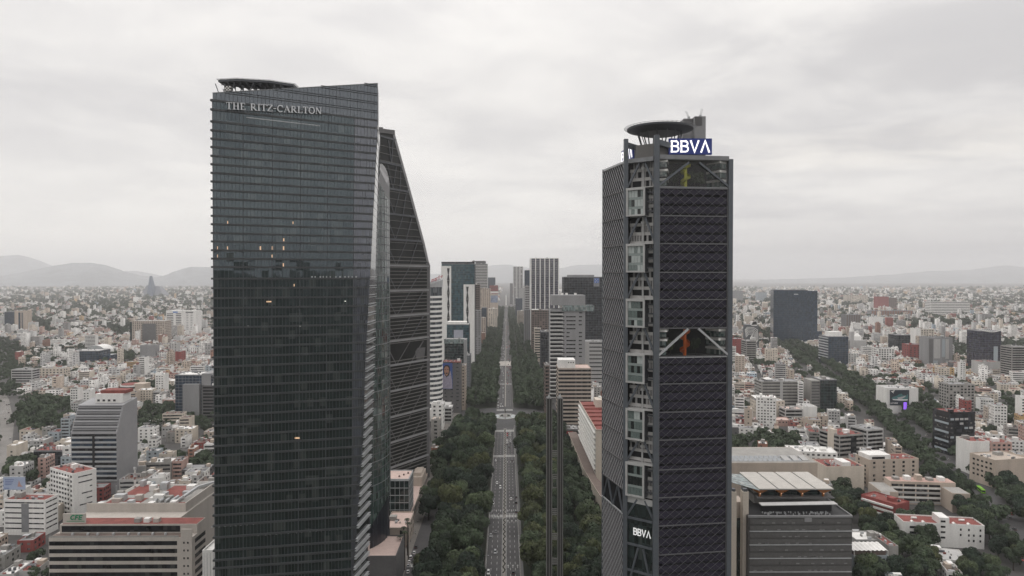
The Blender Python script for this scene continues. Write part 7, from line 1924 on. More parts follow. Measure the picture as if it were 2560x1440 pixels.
# the rest of the city: merged boxes with a colour per face
def merged(name, items, detail):
    V, Q, C_, MI = [], [], [], []
    nv = 0
    def boxes(cx, cy, rot, x0, x1, y0, y1, z0, z1, cw, cr):
        nonlocal nv
        c, s = math.cos(rot), math.sin(rot)
        for z in (z0, z1):
            for x, y in ((x0, y0), (x1, y0), (x1, y1), (x0, y1)): V.append((cx + x * c - y * s, cy + x * s + y * c, z))
        n = nv
        for q in ((0, 1, 5, 4), (1, 2, 6, 5), (2, 3, 7, 6), (3, 0, 4, 7)): Q.append(tuple(n + k for k in q)); C_.append(cw); MI.append(0)
        Q.append((n + 4, n + 5, n + 6, n + 7)); C_.append(cr); MI.append(0)
        nv += 8
    def quad(cx, cy, rot, p, col):
        nonlocal nv
        c, s = math.cos(rot), math.sin(rot)
        for x, y, z in p: V.append((cx + x * c - y * s, cy + x * s + y * c, z))
        Q.append((nv, nv + 1, nv + 2, nv + 3)); C_.append(col); MI.append(1); nv += 4
    for X_, Y_, w, d, rot, h, fl, wc, rc in items:
        j = rnd.uniform(.82, 1.12); cw = tuple(v * j for v in wc[1]); k = rnd.uniform(.8, 1.15); cr = tuple(v * k for v in rc[1])
        boxes(X_, Y_, rot, -w / 2, w / 2, -d / 2, d / 2, 0, h, cw, cr)
        for _ in range(rnd.choice((2, 3, 4)) if detail else rnd.choice((0, 1, 1))):
            a, b = w * rnd.uniform(.08, .36), d * rnd.uniform(.08, .36); x, y = rnd.uniform(-.5, .5) * (w - a), rnd.uniform(-.5, .5) * (d - b)
            hc = rnd.choice((cw, cw, (.6, .59, .57), (.3, .29, .28), (.2, .08, .07)))
            boxes(X_, Y_, rot, x - a / 2, x + a / 2, y - b / 2, y + b / 2, h, h + rnd.uniform(1.2, 3.2) * (1 if detail else 1.6), hc, tuple(v * 1.05 for v in hc))
        if detail and Y_ < 1500:
            for f in ('f', 's'):
                L = w if f == 'f' else d
                if f == 's' and rnd.random() < .5: continue
                n = max(1, int(L / 3.6)); wd = L / n * .5
                for kf in range(fl):
                    z = h - 2.6 - kf * 3.2
                    for q in range(n):
                        if rnd.random() < .15: continue
                        u = -L / 2 + (q + .5) * L / n
                        if f == 'f': quad(X_, Y_, rot, [(u - wd / 2, -d / 2 - .05, z), (u + wd / 2, -d / 2 - .05, z), (u + wd / 2, -d / 2 - .05, z + 1.4), (u - wd / 2, -d / 2 - .05, z + 1.4)], (.03, .03, .034))
                        else:
                            sx = w / 2 + .05 if X_ < 0 else -w / 2 - .05
                            p = [(sx, u - wd / 2, z), (sx, u + wd / 2, z), (sx, u + wd / 2, z + 1.4), (sx, u - wd / 2, z + 1.4)]
                            quad(X_, Y_, rot, p if X_ < 0 else p[::-1], (.03, .03, .034))
        elif detail:
            for kf in range(fl):
                z = h - 2.5 - kf * 3.2
                quad(X_, Y_, rot, [(-w * .42, -d / 2 - .06, z), (w * .42, -d / 2 - .06, z), (w * .42, -d / 2 - .06, z + 1.2), (-w * .42, -d / 2 - .06, z + 1.2)], tuple(v * .35 for v in cw))
    me = bpy.data.meshes.new(name)
    nf = len(Q)
    me.vertices.add(len(V)); me.vertices.foreach_set('co', np.array(V, dtype=np.float32).ravel())
    me.loops.add(nf * 4); me.loops.foreach_set('vertex_index', np.array(Q, dtype=np.int32).ravel())
    me.polygons.add(nf); me.polygons.foreach_set('loop_start', np.arange(0, nf * 4, 4, dtype=np.int32))
    me.update(calc_edges=True)
    at_ = me.attributes.new('col', 'FLOAT_COLOR', 'FACE')
    at_.data.foreach_set('color', np.hstack([np.array(C_, dtype=np.float32), np.ones((nf, 1), np.float32)]).ravel())
    me.materials.append(M_CITY)
    o = link(name, me); o['kind'] = 'stuff'
    return o
M_CITY = bpy.data.materials.new('city_render'); M_CITY.use_nodes = True
t = M_CITY.node_tree; b = t.nodes['Principled BSDF']; b.inputs['Roughness'].default_value = .85
a_ = N(t, 'ShaderNodeAttribute', attribute_name='col'); g_ = N(t, 'ShaderNodeNewGeometry')
n1 = noise(t, g_.outputs['Position'], .35, 4, .65)
vs = N(t, 'ShaderNodeVectorMath', operation='SCALE'); t.links.new(a_.outputs['Vector'], vs.inputs[0])
t.links.new(Rng(t, n1, .3, .7, .72, 1.15), vs.inputs['Scale']); t.links.new(vs.outputs[0], b.inputs['Base Color'])
rest = [CITY[i] for i in range(len(CITY)) if i not in SOLO]
merged('city_houses', [c for c in rest if c[1] < 3600], True)
merged('far_city', [c for c in rest if c[1] >= 3600], False)
print('CITY', len(CITY), NEAR_N)
# ---------------------------------------------------------------- trees
def leafmat(name, rgb, rand=.25):
    m = bpy.data.materials.new(name); m.use_nodes = True
    t = m.node_tree; b = t.nodes['Principled BSDF']; b.inputs['Roughness'].default_value = .75; b.inputs['Specular IOR Level'].default_value = .25
    oi = N(t, 'ShaderNodeObjectInfo'); co = N(t, 'ShaderNodeTexCoord')
    at2 = N(t, 'ShaderNodeAttribute', attribute_name='tint')
    n1 = noise(t, co.outputs['Object'], 1.8, 3, .6)
    f = Mth(t, 'MULTIPLY', Rng(t, n1, .3, .7, .6, 1.45), Rng(t, oi.outputs['Random'], 0, 1, 1 - rand, 1 + rand, False))
    f = Mth(t, 'MULTIPLY', f, Mth(t, 'ADD', .65, Mth(t, 'MULTIPLY', at2.outputs['Fac'], .7)))
    warm = Mix(t, Rng(t, oi.outputs['Random'], .55, 1, 0, .7), (*rgb, 1), (rgb[0] * 1.18, rgb[1] * 1.06, rgb[2] * .9, 1))
    v = N(t, 'ShaderNodeVectorMath', operation='SCALE'); t.links.new(warm, v.inputs[0]); t.links.new(f, v.inputs['Scale'])
    t.links.new(v.outputs[0], b.inputs['Base Color'])
    return m
M_LEAF = leafmat('foliage', (.041, .058, .033), .35)
M_LEAFD = leafmat('dark_foliage', (.020, .032, .021), .25)
M_LEAFO = leafmat('olive_foliage', (.052, .062, .029), .25)
M_LEAFY = leafmat('yellow_foliage', (.13, .115, .03))
M_BARK = mat('bark', (.06, .05, .042), .95, .3, .8)
rng = np.random.default_rng(5)
def crown_arrays(n, leaf, seed, lobes=9, squash=1.0, up=.85):
    g = np.random.default_rng(seed)
    k = lobes
    ang = g.uniform(0, 2 * np.pi, k); rad = np.sqrt(g.uniform(0, 1, k)) * .62
    C_ = np.stack([rad * np.cos(ang), rad * np.sin(ang), .55 + g.uniform(-.3, .55, k) * squash], 1)
    C_[0] = (0, 0, .75)
    R_ = g.uniform(.30, .52, k); R_[0] = .6
    pts, nrm, lb = [], [], []
    lt = g.uniform(0, 1, k)
    while sum(map(len, pts)) < n:
        i = g.integers(0, k, n); d = g.normal(size=(n, 3)); d /= np.linalg.norm(d, axis=1)[:, None]
        d[:, 2] = np.where(d[:, 2] < -.45, -d[:, 2], d[:, 2])
        p = C_[i] + d * (R_[i] * g.uniform(.8, 1.08, n))[:, None] * np.array([1, 1, up])
        dist = np.linalg.norm((p[:, None, :] - C_[None]) / np.array([1, 1, up]), axis=2) / R_[None]
        keep = dist.min(1) > .74
        pts.append(p[keep]); nrm.append(d[keep]); lb.append(lt[i[keep]])
    p, d, lb = np.concatenate(pts)[:n], np.concatenate(nrm)[:n], np.concatenate(lb)[:n]
    nr = d + np.array([0, 0, .25]) + g.normal(size=d.shape) * .38; nr /= np.linalg.norm(nr, axis=1)[:, None]
    t1 = np.cross(nr, g.normal(size=d.shape)); t1 /= np.linalg.norm(t1, axis=1)[:, None]
    t2 = np.cross(nr, t1)
    s = leaf * g.uniform(.6, 1.4, n)[:, None]
    a = g.uniform(.5, 1.0, n)[:, None]
    V = np.stack([p - t1 * s, p - t2 * s * a + nr * s * .2, p + t1 * s, p + t2 * s * a - nr * s * .15], 1)
    tint = g.uniform(0, 1, n) * .45 + lb * .6
    return V, tint
def quads_mesh(name, V, m, tint=None):
    n = len(V); me = bpy.data.meshes.new(name)
    me.vertices.add(n * 4); me.vertices.foreach_set('co', V.astype(np.float32).ravel())
    me.loops.add(n * 4); me.loops.foreach_set('vertex_index', np.arange(n * 4, dtype=np.int32))
    me.polygons.add(n); me.polygons.foreach_set('loop_start', np.arange(0, n * 4, 4, dtype=np.int32))
    me.update(calc_edges=True)
    if tint is not None:
        a = me.attributes.new('tint', 'FLOAT', 'FACE'); a.data.foreach_set('value', tint.astype(np.float32))
    me.materials.append(m)
    return me
CROWN = [quads_mesh('crown', *(lambda r: (r[0], M_LEAF, r[1]))(crown_arrays(2900, .066, s, 11 + s % 6))) for s in range(8)]
CROWN_D = []; CROWN_O = []
for me in CROWN:
    for L_, m_ in ((CROWN_D, M_LEAFD), (CROWN_O, M_LEAFO)):
        c_ = me.copy(); c_.materials.clear(); c_.materials.append(m_); L_.append(c_)
CROWNY = quads_mesh('crown', *(lambda r: (r[0], M_LEAFY, r[1]))(crown_arrays(1700, .085, 77, 8)))
LOW = [crown_arrays(95, .27, 100 + s, 6) for s in range(8)]
MID = [crown_arrays(260, .17, 200 + s, 8) for s in range(8)]
def trunk_mesh(seed):
    r = random.Random(seed); mb = MB().cyl(0, 0, 0, .62, .075, .05, 7)
    for k in range(4):
        a = k * 1.57 + r.uniform(-.4, .4)
        mb.bar((0, 0, .55), (.33 * math.cos(a), .33 * math.sin(a), .95 + r.uniform(-.1, .15)), .04, .04)
    return mb.mesh('trunk', M_BARK)
TRUNK = [trunk_mesh(s) for s in range(3)]
TREES = []     # x, y, radius, trunk, zone
def add_tree(x, y, r, zone, tr=None):
    if blocked(x, y, -2): return
    if y < 352 and 1350 < proj(x, y, 10)[0] < 1424: return
    TREES.append((x, y, r, tr if tr is not None else r * rnd.uniform(.75, 1.0), zone))
def belt(xs, y0, y1, zone_fn, r0=4.6, r1=6.6, step=8.0, jit=2.2):
    y = y0
    while y < y1:
        for x in xs:
            xx, yy = x + rnd.uniform(-jit, jit), y + rnd.uniform(-3, 3)
            if math.hypot(xx - AX, (yy - 838)) < 57: continue
            if abs(yy - yp + 10) < 24 and abs(xx) < 30: continue
            add_tree(xx, yy, rnd.uniform(r0, r1), zone_fn(yy))
        y += step * (1 if y < 1300 else 1.5)
ZN = lambda s: (lambda y: (s, 0 if y < 470 else 1 if y < 650 else 2 if y < 790 else 3 if y < 1380 else 4))
belt((-40, -20.5), 318, 790, ZN('left'), 6.6, 10.5, 12.5, 3)
belt((-30,), 324, 790, ZN('left'), 5, 8, 14, 3)
belt((-54,), 478, 790, ZN('left'), 6, 9, 12.5)
belt((18, 37, 52), 318, 790, ZN('right'), 6.6, 10, 12.5, 3)
belt((27,), 324, 790, ZN('right'), 5, 8, 14, 3)
belt((-58, -46, -33, -19.5), 880, 1400, ZN('left'), 6, 8.6, 11)
belt((17, 29, 41, 53), 880, 1400, ZN('right'), 6, 8.6, 11)
belt((61,), 505, 800, ZN('right'), 4, 6.5, 10.5)
belt((-50, -35, -18.5), 1400, 3650, ZN('left'), 6, 9, 11)
belt((15, 32, 50), 1400, 3650, ZN('right'), 5.5, 8, 11)
for k in range(26): add_tree(rnd.uniform(-72, -60), rnd.uniform(560, 745), rnd.uniform(3.6, 5.4), ('lside', 0))
for k in range(14): add_tree(rnd.uniform(60, 68), rnd.uniform(440, 540), rnd.uniform(3, 4.5), ('rside', 0))
for k in range(10): add_tree(rnd.uniform(26, 58), rnd.uniform(365, 400), rnd.uniform(7, 10), ('right', 0))
for zi, (a, b, c, d, n, r) in enumerate(PARKS):
    for k in range(int(n * 1.5)):
        g = gp(rnd.uniform(a, b), rnd.uniform(c, d) + 8)
        if lane_dist(MPTS, g.x, g.y) > 14 and lane_dist(DPTS, g.x, g.y) > 12: add_tree(g.x, g.y, r * rnd.uniform(.75, 1.2), ('park', zi))
for a, b in zip(DPTS, DPTS[1:]):
    d = Vector((b.x - a.x, b.y - a.y)); L = d.length; d /= L; n = Vector((-d.y, d.x)); s = 0
    while s < L:
        for o in (-24, -14.5, 1, 14.5, 23):
            if rnd.random() < (.92 if abs(o) > 10 else .6):
                q = Vector((a.x, a.y)) + d * (s + rnd.uniform(-3, 3)) + n * (o + rnd.uniform(-2, 2)); add_tree(q.x, q.y, rnd.uniform(4.8, 7.2) if abs(o) > 10 else rnd.uniform(2, 3.4), ('diag', 0 if q.y < 700 else 1))
        s += 9.5
for x, y, r in EXTRA_T:
    for _ in range(2 if y < 1500 else 3 if y < 3600 else 1):
        add_tree(x + rnd.uniform(-6, 6), y + rnd.uniform(-6, 6), r, ('city', 0))
def tsize(t):
    px, py, d = proj(t[0], t[1], t[3] + t[2])
    if px < -20 or px > 2580 or py > 1500 or 545 < px < 965 or 1530 < px < 1825: return 0
    return t[2] / d
order = sorted(range(len(TREES)), key=lambda i: -tsize(TREES[i])); TS = set(order[:300])
ZL = {'left': ['in the left avenue belt before the first zebra', 'in the left avenue belt opposite the sloping tower', 'in the left avenue belt before the fountain circle', 'in the left avenue belt past the fountain circle', 'in the far left avenue belt'],
      'right': ['in the right avenue belt around the light column', 'in the right avenue belt behind the light column', 'in the right avenue belt before the fountain circle', 'in the right avenue belt past the fountain circle', 'in the far right avenue belt'],
      'lside': ['between sloping tower and left side road'], 'rside': ['beside the cream podium right of the avenue'], 'diag': ['lining the near diagonal avenue on the right', 'lining the far diagonal avenue on the right'], 'city': ['standing in a yard among the houses']}
PARKL = {1: 'in the grove behind the grey ribbed tower', 0: 'along the motorway at the left edge', 2: 'in the grove below the blue glass office', 4: 'above the pale blue billboard', 11: 'in the grove behind the solar roof hall', 12: 'beside the tall beige terrace block', 13: 'in the clump below the red ended balcony block', 14: 'beneath the long white red-roofed block', 15: 'beside the shoe billboard wall', 9: 'among houses beside the hotel tower foot'}
for i in sorted(TS):
    x, y, r, tr, z = TREES[i]
    pl_ = ZL[z[0]][z[1]] if z[0] != 'park' else PARKL.get(z[1], 'in a small park among the houses')
    hue = rnd.choices((0, 1, 2), (5, 4, 2))[0]
    hz_ = rnd.uniform(.95, 1.4)
    size = ('tall ' if hz_ > 1.2 else 'broad ') if r > 7.4 else 'slim ' if r < 5.4 else 'rounded '
    rowt = ''
    if z[0] in ('left', 'right'): rowt = ' kerb row' if abs(x) < 24 else ' outer row' if abs(x) > 46 else ' middle row'
    lab = size + ('mid green', 'very dark green', 'olive green')[hue] + ' tree ' + (pl_.replace(' avenue belt', ' avenue belt' + rowt) if rowt else pl_)
    t = thing('tree', lab, 'tree', (x, y, 0), rnd.uniform(0, 6.28), 'trees ' + pl_)
    me = rnd.choice((CROWN, CROWN_D, CROWN_O)[hue])
    c = link('crown', me, t, (0, 0, tr * .75)); c.scale = (r, r, r * hz_)
    k = link('trunk', rnd.choice(TRUNK), t); k.scale = (r * 1.0, r * 1.0, tr * 1.35)
# one yellowing tree in the left belt
g = gp(1195, 1352)
t = thing('tree', 'yellowing tree standing out of the dark left avenue belt', 'tree', (g.x, g.y, 0))
c = link('crown', CROWNY, t, (0, 0, 8)); c.scale = (3.0, 3.0, 4.2)
link('trunk', TRUNK[0], t).scale = (3, 3, 12)
rest_t = [TREES[i] for i in range(len(TREES)) if i not in TS]
def forest(name, L, src, label=None):
    VV, TT = [], []
    for x, y, r, tr, z in L:
        V, ti = src[rng.integers(0, len(src))]
        a = rng.uniform(0, 6.28); c, s = np.cos(a), np.sin(a)
        W = V * np.array([r, r, r * rng.uniform(1, 1.3)])
        W = np.stack([W[..., 0] * c - W[..., 1] * s + x, W[..., 0] * s + W[..., 1] * c + y, W[..., 2] + tr * .75 * rng.uniform(.7, 1)], -1)
        VV.append(W); TT.append(np.clip(ti + rng.uniform(-.35, .35), 0, 1.2))
    if VV:
        o = link(name, quads_mesh(name, np.concatenate(VV), M_LEAF, np.concatenate(TT))); o['kind'] = 'stuff'
forest('mid_trees', [t for t in rest_t if t[1] < 1500], MID)
forest('far_trees', [t for t in rest_t if t[1] >= 1500], LOW)
# green haze of far street trees
FT = []
for _ in range(5200):
    py = 700 + 118 * rnd.random() ** 1.7 + 1.2; px = rnd.choice((rnd.uniform(-20, 545), rnd.uniform(1825, 2580), rnd.uniform(1080, 1500)))
    g = gp(px, py)
    if g.y > 10500 or abs(g.x) < 70 or (g.y < 1900): continue
    FT.append((g.x, g.y, rnd.uniform(6, 14) * (g.y / 3000) ** .55, 4, None))
forest('plain_trees', FT, [(a[0][:60], a[1][:60]) for a in LOW])
print('TREES', len(TREES), len(FT))
# palms beside the podium
fr = MB()
for k in range(14):
    a = k * 2 * math.pi / 14; p0 = Vector((0, 0, 0))
    for s in range(4):
        f = (s + 1) / 4; p1 = Vector((2.1 * f * math.cos(a), 2.1 * f * math.sin(a), .9 * math.sin(f * 2.4) - .9 * f * f)); wd = .5 * (1 - .6 * f)
        n_ = Vector((-math.sin(a), math.cos(a), 0)) * wd
        fr.poly([p0 - n_, p1 - n_ * .8, p1 + n_ * .8, p0 + n_]); p0 = p1
frm = fr.mesh('fronds', M_LEAF); ptm = MB().cyl(0, 0, 0, 22, .34, .22, 7).mesh('trunk', M_BARK)
for k, (px, py) in enumerate(((1003, 1440), (1013, 1420), (1008, 1400), (1020, 1436), (1028, 1405))):
    g = Vector((-60.5 + (k % 2) * 1.6, 392 + k * 7))
    t = thing('palm_tree', 'slim palm tree on the pavement beside the stone podium', 'tree', (g.x, g.y, 0), k, 'palms beside the stone podium')
    link('trunk', ptm, t); link('fronds', frm, t, (0, 0, 22))
for k, q in enumerate(GARDEN_SPOTS):
    t = thing('indoor_tree', ('leafy indoor tree in the top sky garden' if k < 3 else 'leafy indoor tree in the middle sky garden') + (' beside the spiral stair', ' at its far side', ' near the glazing', ' left of the orange stair', ' right of the orange stair')[k], 'tree', tuple(q))
    c = link('crown', CROWN[k], t, (0, 0, 1.5)); c.scale = (2.2, 1.6, 4.2); link('trunk', TRUNK[0], t).scale = (2, 2, 4)
# ---------------------------------------------------------------- fountain circle
fo = thing('fountain', 'round stone fountain with pale pools and bronze archer figure in the traffic circle', 'fountain', (AX, 838, 0))
n = 40
def ring2(r0, r1, z0, z1, sy=1.2):
    mb = MB()
    for i in range(n):
        a0, a1 = 2 * math.pi * i / n, 2 * math.pi * (i + 1) / n; c = lambda r, a, z: (r * math.cos(a), r * math.sin(a) * sy, z)
        mb.hexa([c(r1, a0, z0), c(r1, a1, z0), c(r0, a1, z0), c(r0, a0, z0)][::-1], [c(r1, a0, z1), c(r1, a1, z1), c(r0, a1, z1), c(r0, a0, z1)][::-1])
    return mb
part('outer_rim', ring2(12.6, 13.6, 0, 1.0), mat('fountain_stone', (.40, .39, .37), .8, .15, .3), fo); part('inner_rim', ring2(6.5, 7.2, 0, 1.9), MATS['fountain_stone'], fo)
for k in range(8):
    a0 = 2 * math.pi * k / 8 + .06; mb = MB(); P = []
    for rr, aa in ((7.4, 0), (12.4, 0), (12.4, .22), (12.4, .45), (12.4, .67), (7.4, .67), (7.4, .33)): P.append((rr * math.cos(a0 + aa), rr * math.sin(a0 + aa) * 1.2, .75))
    part('pool', mb.poly(P), mat('pale_pool', (.42, .46, .47), .3, .2, .2), fo)
part('planting', ring2(3.2, 6.4, 0, 1.2), M_HEDGE, fo); part('pedestal', MB().cyl(0, 0, 0, 2.5, 3.1, 2.4, 12).cyl(0, 0, 2.5, 4.2, 1.3, 1.0, 10), MATS['fountain_stone'], fo)
# ---------------------------------------------------------------- people
def body_mesh(name, shirt, trousers, stride=.18):
    J = {'pel': (0, 0, .95), 'chest': (0, 0, 1.32), 'neck': (0, 0, 1.5), 'head': (0, .01, 1.64), 'top': (0, .01, 1.76)}
    for s, sg in (('l', -1), ('r', 1)):
        J['hip' + s] = (.09 * sg, 0, .9); J['kn' + s] = (.1 * sg, stride * sg * .5 + .03, .5); J['an' + s] = (.1 * sg, stride * sg - .03, .07); J['toe' + s] = (.1 * sg, stride * sg + .15, .03)
        J['sh' + s] = (.19 * sg, 0, 1.42); J['el' + s] = (.24 * sg, -stride * sg * .4, 1.15); J['ha' + s] = (.25 * sg, -stride * sg * .6 + .06, .86)
    E = [('pel', 'chest'), ('chest', 'neck'), ('neck', 'head'), ('head', 'top')]
    for s in 'lr': E += [('pel', 'hip' + s), ('hip' + s, 'kn' + s), ('kn' + s, 'an' + s), ('an' + s, 'toe' + s), ('chest', 'sh' + s), ('sh' + s, 'el' + s), ('el' + s, 'ha' + s)]
    ks = list(J); me = bpy.data.meshes.new(name); me.from_pydata([J[k] for k in ks], [(ks.index(a), ks.index(b)) for a, b in E], [])
    o = bpy.data.objects.new(name, me); COL.objects.link(o); o.modifiers.new('s', 'SKIN')
    RR = {'pel': .15, 'chest': .16, 'neck': .06, 'head': .10, 'top': .07, 'hip': .10, 'kn': .07, 'an': .05, 'toe': .04, 'sh': .07, 'el': .05, 'ha': .04}
    for k, v in zip(ks, me.skin_vertices[0].data):
        r = RR[k if k in RR else k[:-1]]; v.radius = (r, r); v.use_root = k == 'pel'
    o.modifiers.new('u', 'SUBSURF').levels = 1
    dg = bpy.context.evaluated_depsgraph_get(); m2 = bpy.data.meshes.new_from_object(o.evaluated_get(dg)); m2.name = name
    bpy.data.objects.remove(o); m2.materials.clear()
    for m in (shirt, trousers, mat('skin', (.32, .18, .12), .6, .1), mat('dark_hair', (.02, .015, .012), .7, .1)): m2.materials.append(m)
    idx = []
    for p in m2.polygons:
        z, x, y = p.center.z, abs(p.center.x), p.center.y
        idx.append(3 if z > 1.69 or (z > 1.58 and y < -.03) else 2 if z > 1.5 or (x > .2 and z < 1.0) else 0 if z > .95 else 1)
    m2.polygons.foreach_set('material_index', idx); m2.polygons.foreach_set('use_smooth', [True] * len(idx)); m2.update()
    return m2
SH = [('white', (.6, .6, .58)), ('black', (.02, .02, .022)), ('red', (.35, .03, .03)), ('blue', (.05, .10, .28)), ('grey', (.22, .22, .22))]
BODY = {}
for nm, c in SH: BODY[nm] = body_mesh('person', mat('shirt_' + nm, c, .8, .1), mat('trousers', (.03, .035, .05), .8, .1))
def person(x, y, col, where_, rz=0.0, z=0.05):
    o = link('person', BODY[col], None, (x, y, z), rz); tag(o, f'person walking in a {col} top {where_}', 'person', f'people in {col} tops {where_}'); return o
for k in range(16): person(rnd.uniform(-70, -60), rnd.uniform(395, 520), SH[k % 5][0], 'on the left pavement by the stone podium', rnd.uniform(0, 6.28))
for k in range(5): person(AX + rnd.uniform(-9, 9), gp(1265, 1290).y + rnd.uniform(-1.5, 1.5), SH[k % 5][0], 'on the zebra crossing', 1.57 if k % 2 else -1.57, .03)
ar = link('statue', bpy.data.meshes.new_from_object(bpy.data.objects[[o.name for o in COL.objects if o.name.startswith('person')][0]]), fo, (0, 0, 4.2)); ar.scale = (2, 2, 2)
ar.data.materials.clear(); ar.data.materials.append(mat('bronze', (.06, .05, .03), .4, .2, .5, .6)); ar.data.polygons.foreach_set('material_index', [0] * len(ar.data.polygons))
# ---------------------------------------------------------------- traffic
M_TYRE = mat('tyre', (.015, .015, .016), .9, .1); M_CGL = mat('car_glass', (.012, .014, .016), .08, 0); M_TAIL = mat('tail_lamp', (.45, .01, .01), .4, 0)
CARC = {'white': (.72, .72, .71), 'silver': (.38, .39, .40), 'black': (.018, .018, .02), 'red': (.40, .02, .02), 'grey': (.12, .12, .125), 'blue': (.03, .06, .17)}
wheel = MB(); n = 12
a = [2 * math.pi * i / n for i in range(n)]
lo = [(-.11, .33 * math.cos(t), .33 * math.sin(t)) for t in a]; hi = [(.11, y, z) for _, y, z in lo]
wheel.add(lo + hi, [(i, (i + 1) % n, n + (i + 1) % n, n + i) for i in range(n)] + [tuple(range(n, 2 * n)), tuple(range(n - 1, -1, -1))])
wheel = wheel.mesh('wheel', M_TYRE)
def car_meshes(c, suv):
    m = mat('paint_' + c, CARC[c], .3, 0); hb = .95 if suv else .82; ht = 1.75 if suv else 1.44
    def sec(y, w, z0, z1): return [(-w, y, z0), (w, y, z0), (w * .96, y, z1), (-w * .96, y, z1)]
    def loft(mb, S, mi=0):
        for p, q in zip(S, S[1:]):
            k = len(mb.v); mb.v += p + q
            for i in range(4): mb.f.append((k + i, k + (i + 1) % 4, k + 4 + (i + 1) % 4, k + 4 + i)); mb.m.append(mi)
        mb.poly(S[0][::-1], mi); mb.poly(S[-1], mi)
    b = MB(); loft(b, [sec(-2.15, .74, .35, .62), sec(-2.0, .86, .22, .80), sec(-1.0, .9, .2, hb), sec(.9, .9, .2, hb), sec(1.7, .87, .2, .78), sec(2.15, .74, .3, .62)])
    r = MB(); y0, y1 = (-1.95, .55) if suv else (-1.25, .45)
    r.hexa([(-.62, y0, ht - .03), (.62, y0, ht - .03), (.6, y1, ht - .05), (-.6, y1, ht - .05)], [(-.58, y0 + .1, ht), (.58, y0 + .1, ht), (.56, y1 - .1, ht - .01), (-.56, y1 - .1, ht - .01)])
    g = MB(); g.hexa([(-.82, y0 - .4 if not suv else y0 - .1, hb - .02), (.82, y0 - .4 if not suv else y0 - .1, hb - .02), (.82, y1 + .75, hb - .06), (-.82, y1 + .75, hb - .06)], [(-.63, y0, ht - .031), (.63, y0, ht - .031), (.61, y1, ht - .051), (-.61, y1, ht - .051)])
    l = MB(); l.box(-.72, -.4, -2.17, -2.1, .58, .74).box(.4, .72, -2.17, -2.1, .58, .74)
    h = MB(); h.box(-.7, -.4, 2.1, 2.17, .52, .64).box(.4, .7, 2.1, 2.17, .52, .64)
    j = MB()
    for q, mi in ((b, 0), (r, 0), (g, 1), (l, 2)): j.add(q.v, q.f, mi)
    for sx in (-.8, .8):
        for sy in (-1.3, 1.35): j.box(sx - .1, sx + .1, sy - .3, sy + .3, 0, .6, 3)
    return dict(body=b.mesh('body', m), roof=r.mesh('roof', m), windows=g.mesh('windows', M_CGL), tail_lamps=l.mesh('tail_lamps', M_TAIL), headlamps=h.mesh('headlamps', M_WHITE), joined=j.mesh('car', [m, M_CGL, M_TAIL, M_TYRE]))
CM = {(c, s): car_meshes(c, s) for c in CARC for s in (0, 1)}
CAR_LABELS = {}
def car(x, y, c, where_, rz=0.0, suv=0, near=True, z=.02):
    ms = CM[(c, suv)]; kind_ = 'van' if suv else 'car'
    lab, grp = f'{c} {kind_} {where_}', f'{c} {kind_}s {where_}'
    if near:
        t = thing('car', lab, kind_, (x, y, z), rz, grp)
        for k in ('body', 'roof', 'windows', 'tail_lamps', 'headlamps'): link(k, ms[k], t)
        for sx in (-.82, .82):
            for sy in (-1.3, 1.35): link('wheel', wheel, t, (sx, sy, .33))
        return t
    o = link('car', ms['joined'], None, (x, y, z), rz); tag(o, lab, kind_, grp); return o
c3 = lambda x, y: gp(960 + x / 4.234, 1100 + y / 4.234)
for x, y, c, s, w_ in ((1197, 460, 'white', 0, 'driving alone left of the median past the zebra crossing'), (1232, 508, 'white', 1, 'beside the median in the left carriageway'), (1155, 675, 'white', 1, 'half under trees at the left kerb'), (1345, 630, 'white', 0, 'in the middle lane of the right carriageway'), (1397, 670, 'black', 1, 'at the right kerb before the zebra crossing'), (1398, 612, 'black', 0, 'ahead of the black van at the right kerb'), (1183, 980, 'grey', 0, 'in the left carriageway nearer than the zebra crossing'), (1130, 1018, 'silver', 0, 'at the left kerb nearer than the zebra crossing'), (1177, 1195, 'silver', 1, 'in the middle of the nearest left carriageway'), (1105, 1412, 'white', 1, 'cut by the bottom edge in the left carriageway'), (1370, 1412, 'black', 1, 'cut by the bottom edge in the right carriageway'), (1402, 768, 'black', 0, 'waiting on the arrows past the zebra crossing'), (1355, 222, 'grey', 0, 'near the second zebra crossing under the trees'), (1183, 222, 'white', 0, 'at the left kerb by the second zebra crossing')):
    g = c3(x, y); car(g.x, g.y, c, w_, 0 if x > 1270 else math.pi, s)
for i, (x, y, c, s) in enumerate(((255, 1402, 'white', 0), (258, 1340, 'silver', 0), (268, 1298, 'white', 0), (284, 1250, 'white', 1), (320, 1200, 'white', 0), (340, 1140, 'black', 0), (380, 1342, 'white', 0), (378, 1392, 'white', 1), (405, 1278, 'black', 0), (440, 1415, 'white', 0))):
    g = c3(x, y); car(g.x, g.y, c, ('parked in the row along the left pavement' if x < 350 else 'driving on the left side road'), .02, s)
c2 = lambda x, y: gp(1060 + x / 4.8, 850 + y / 4.8)
for x, y, c in ((1000, 1150, 'red'), (1000, 1180, 'black'), (1000, 1205, 'white'), (1000, 1232, 'white'), (998, 1258, 'grey'), (1035, 1120, 'white'), (1035, 1150, 'white'), (1035, 1182, 'silver'), (1036, 1214, 'white'), (1036, 1245, 'grey'), (1000, 1125, 'red'), (1022, 1290, 'grey')):
    g = c2(x, y); car(g.x, g.y, c, 'queueing just before the fountain circle', 0, 0)
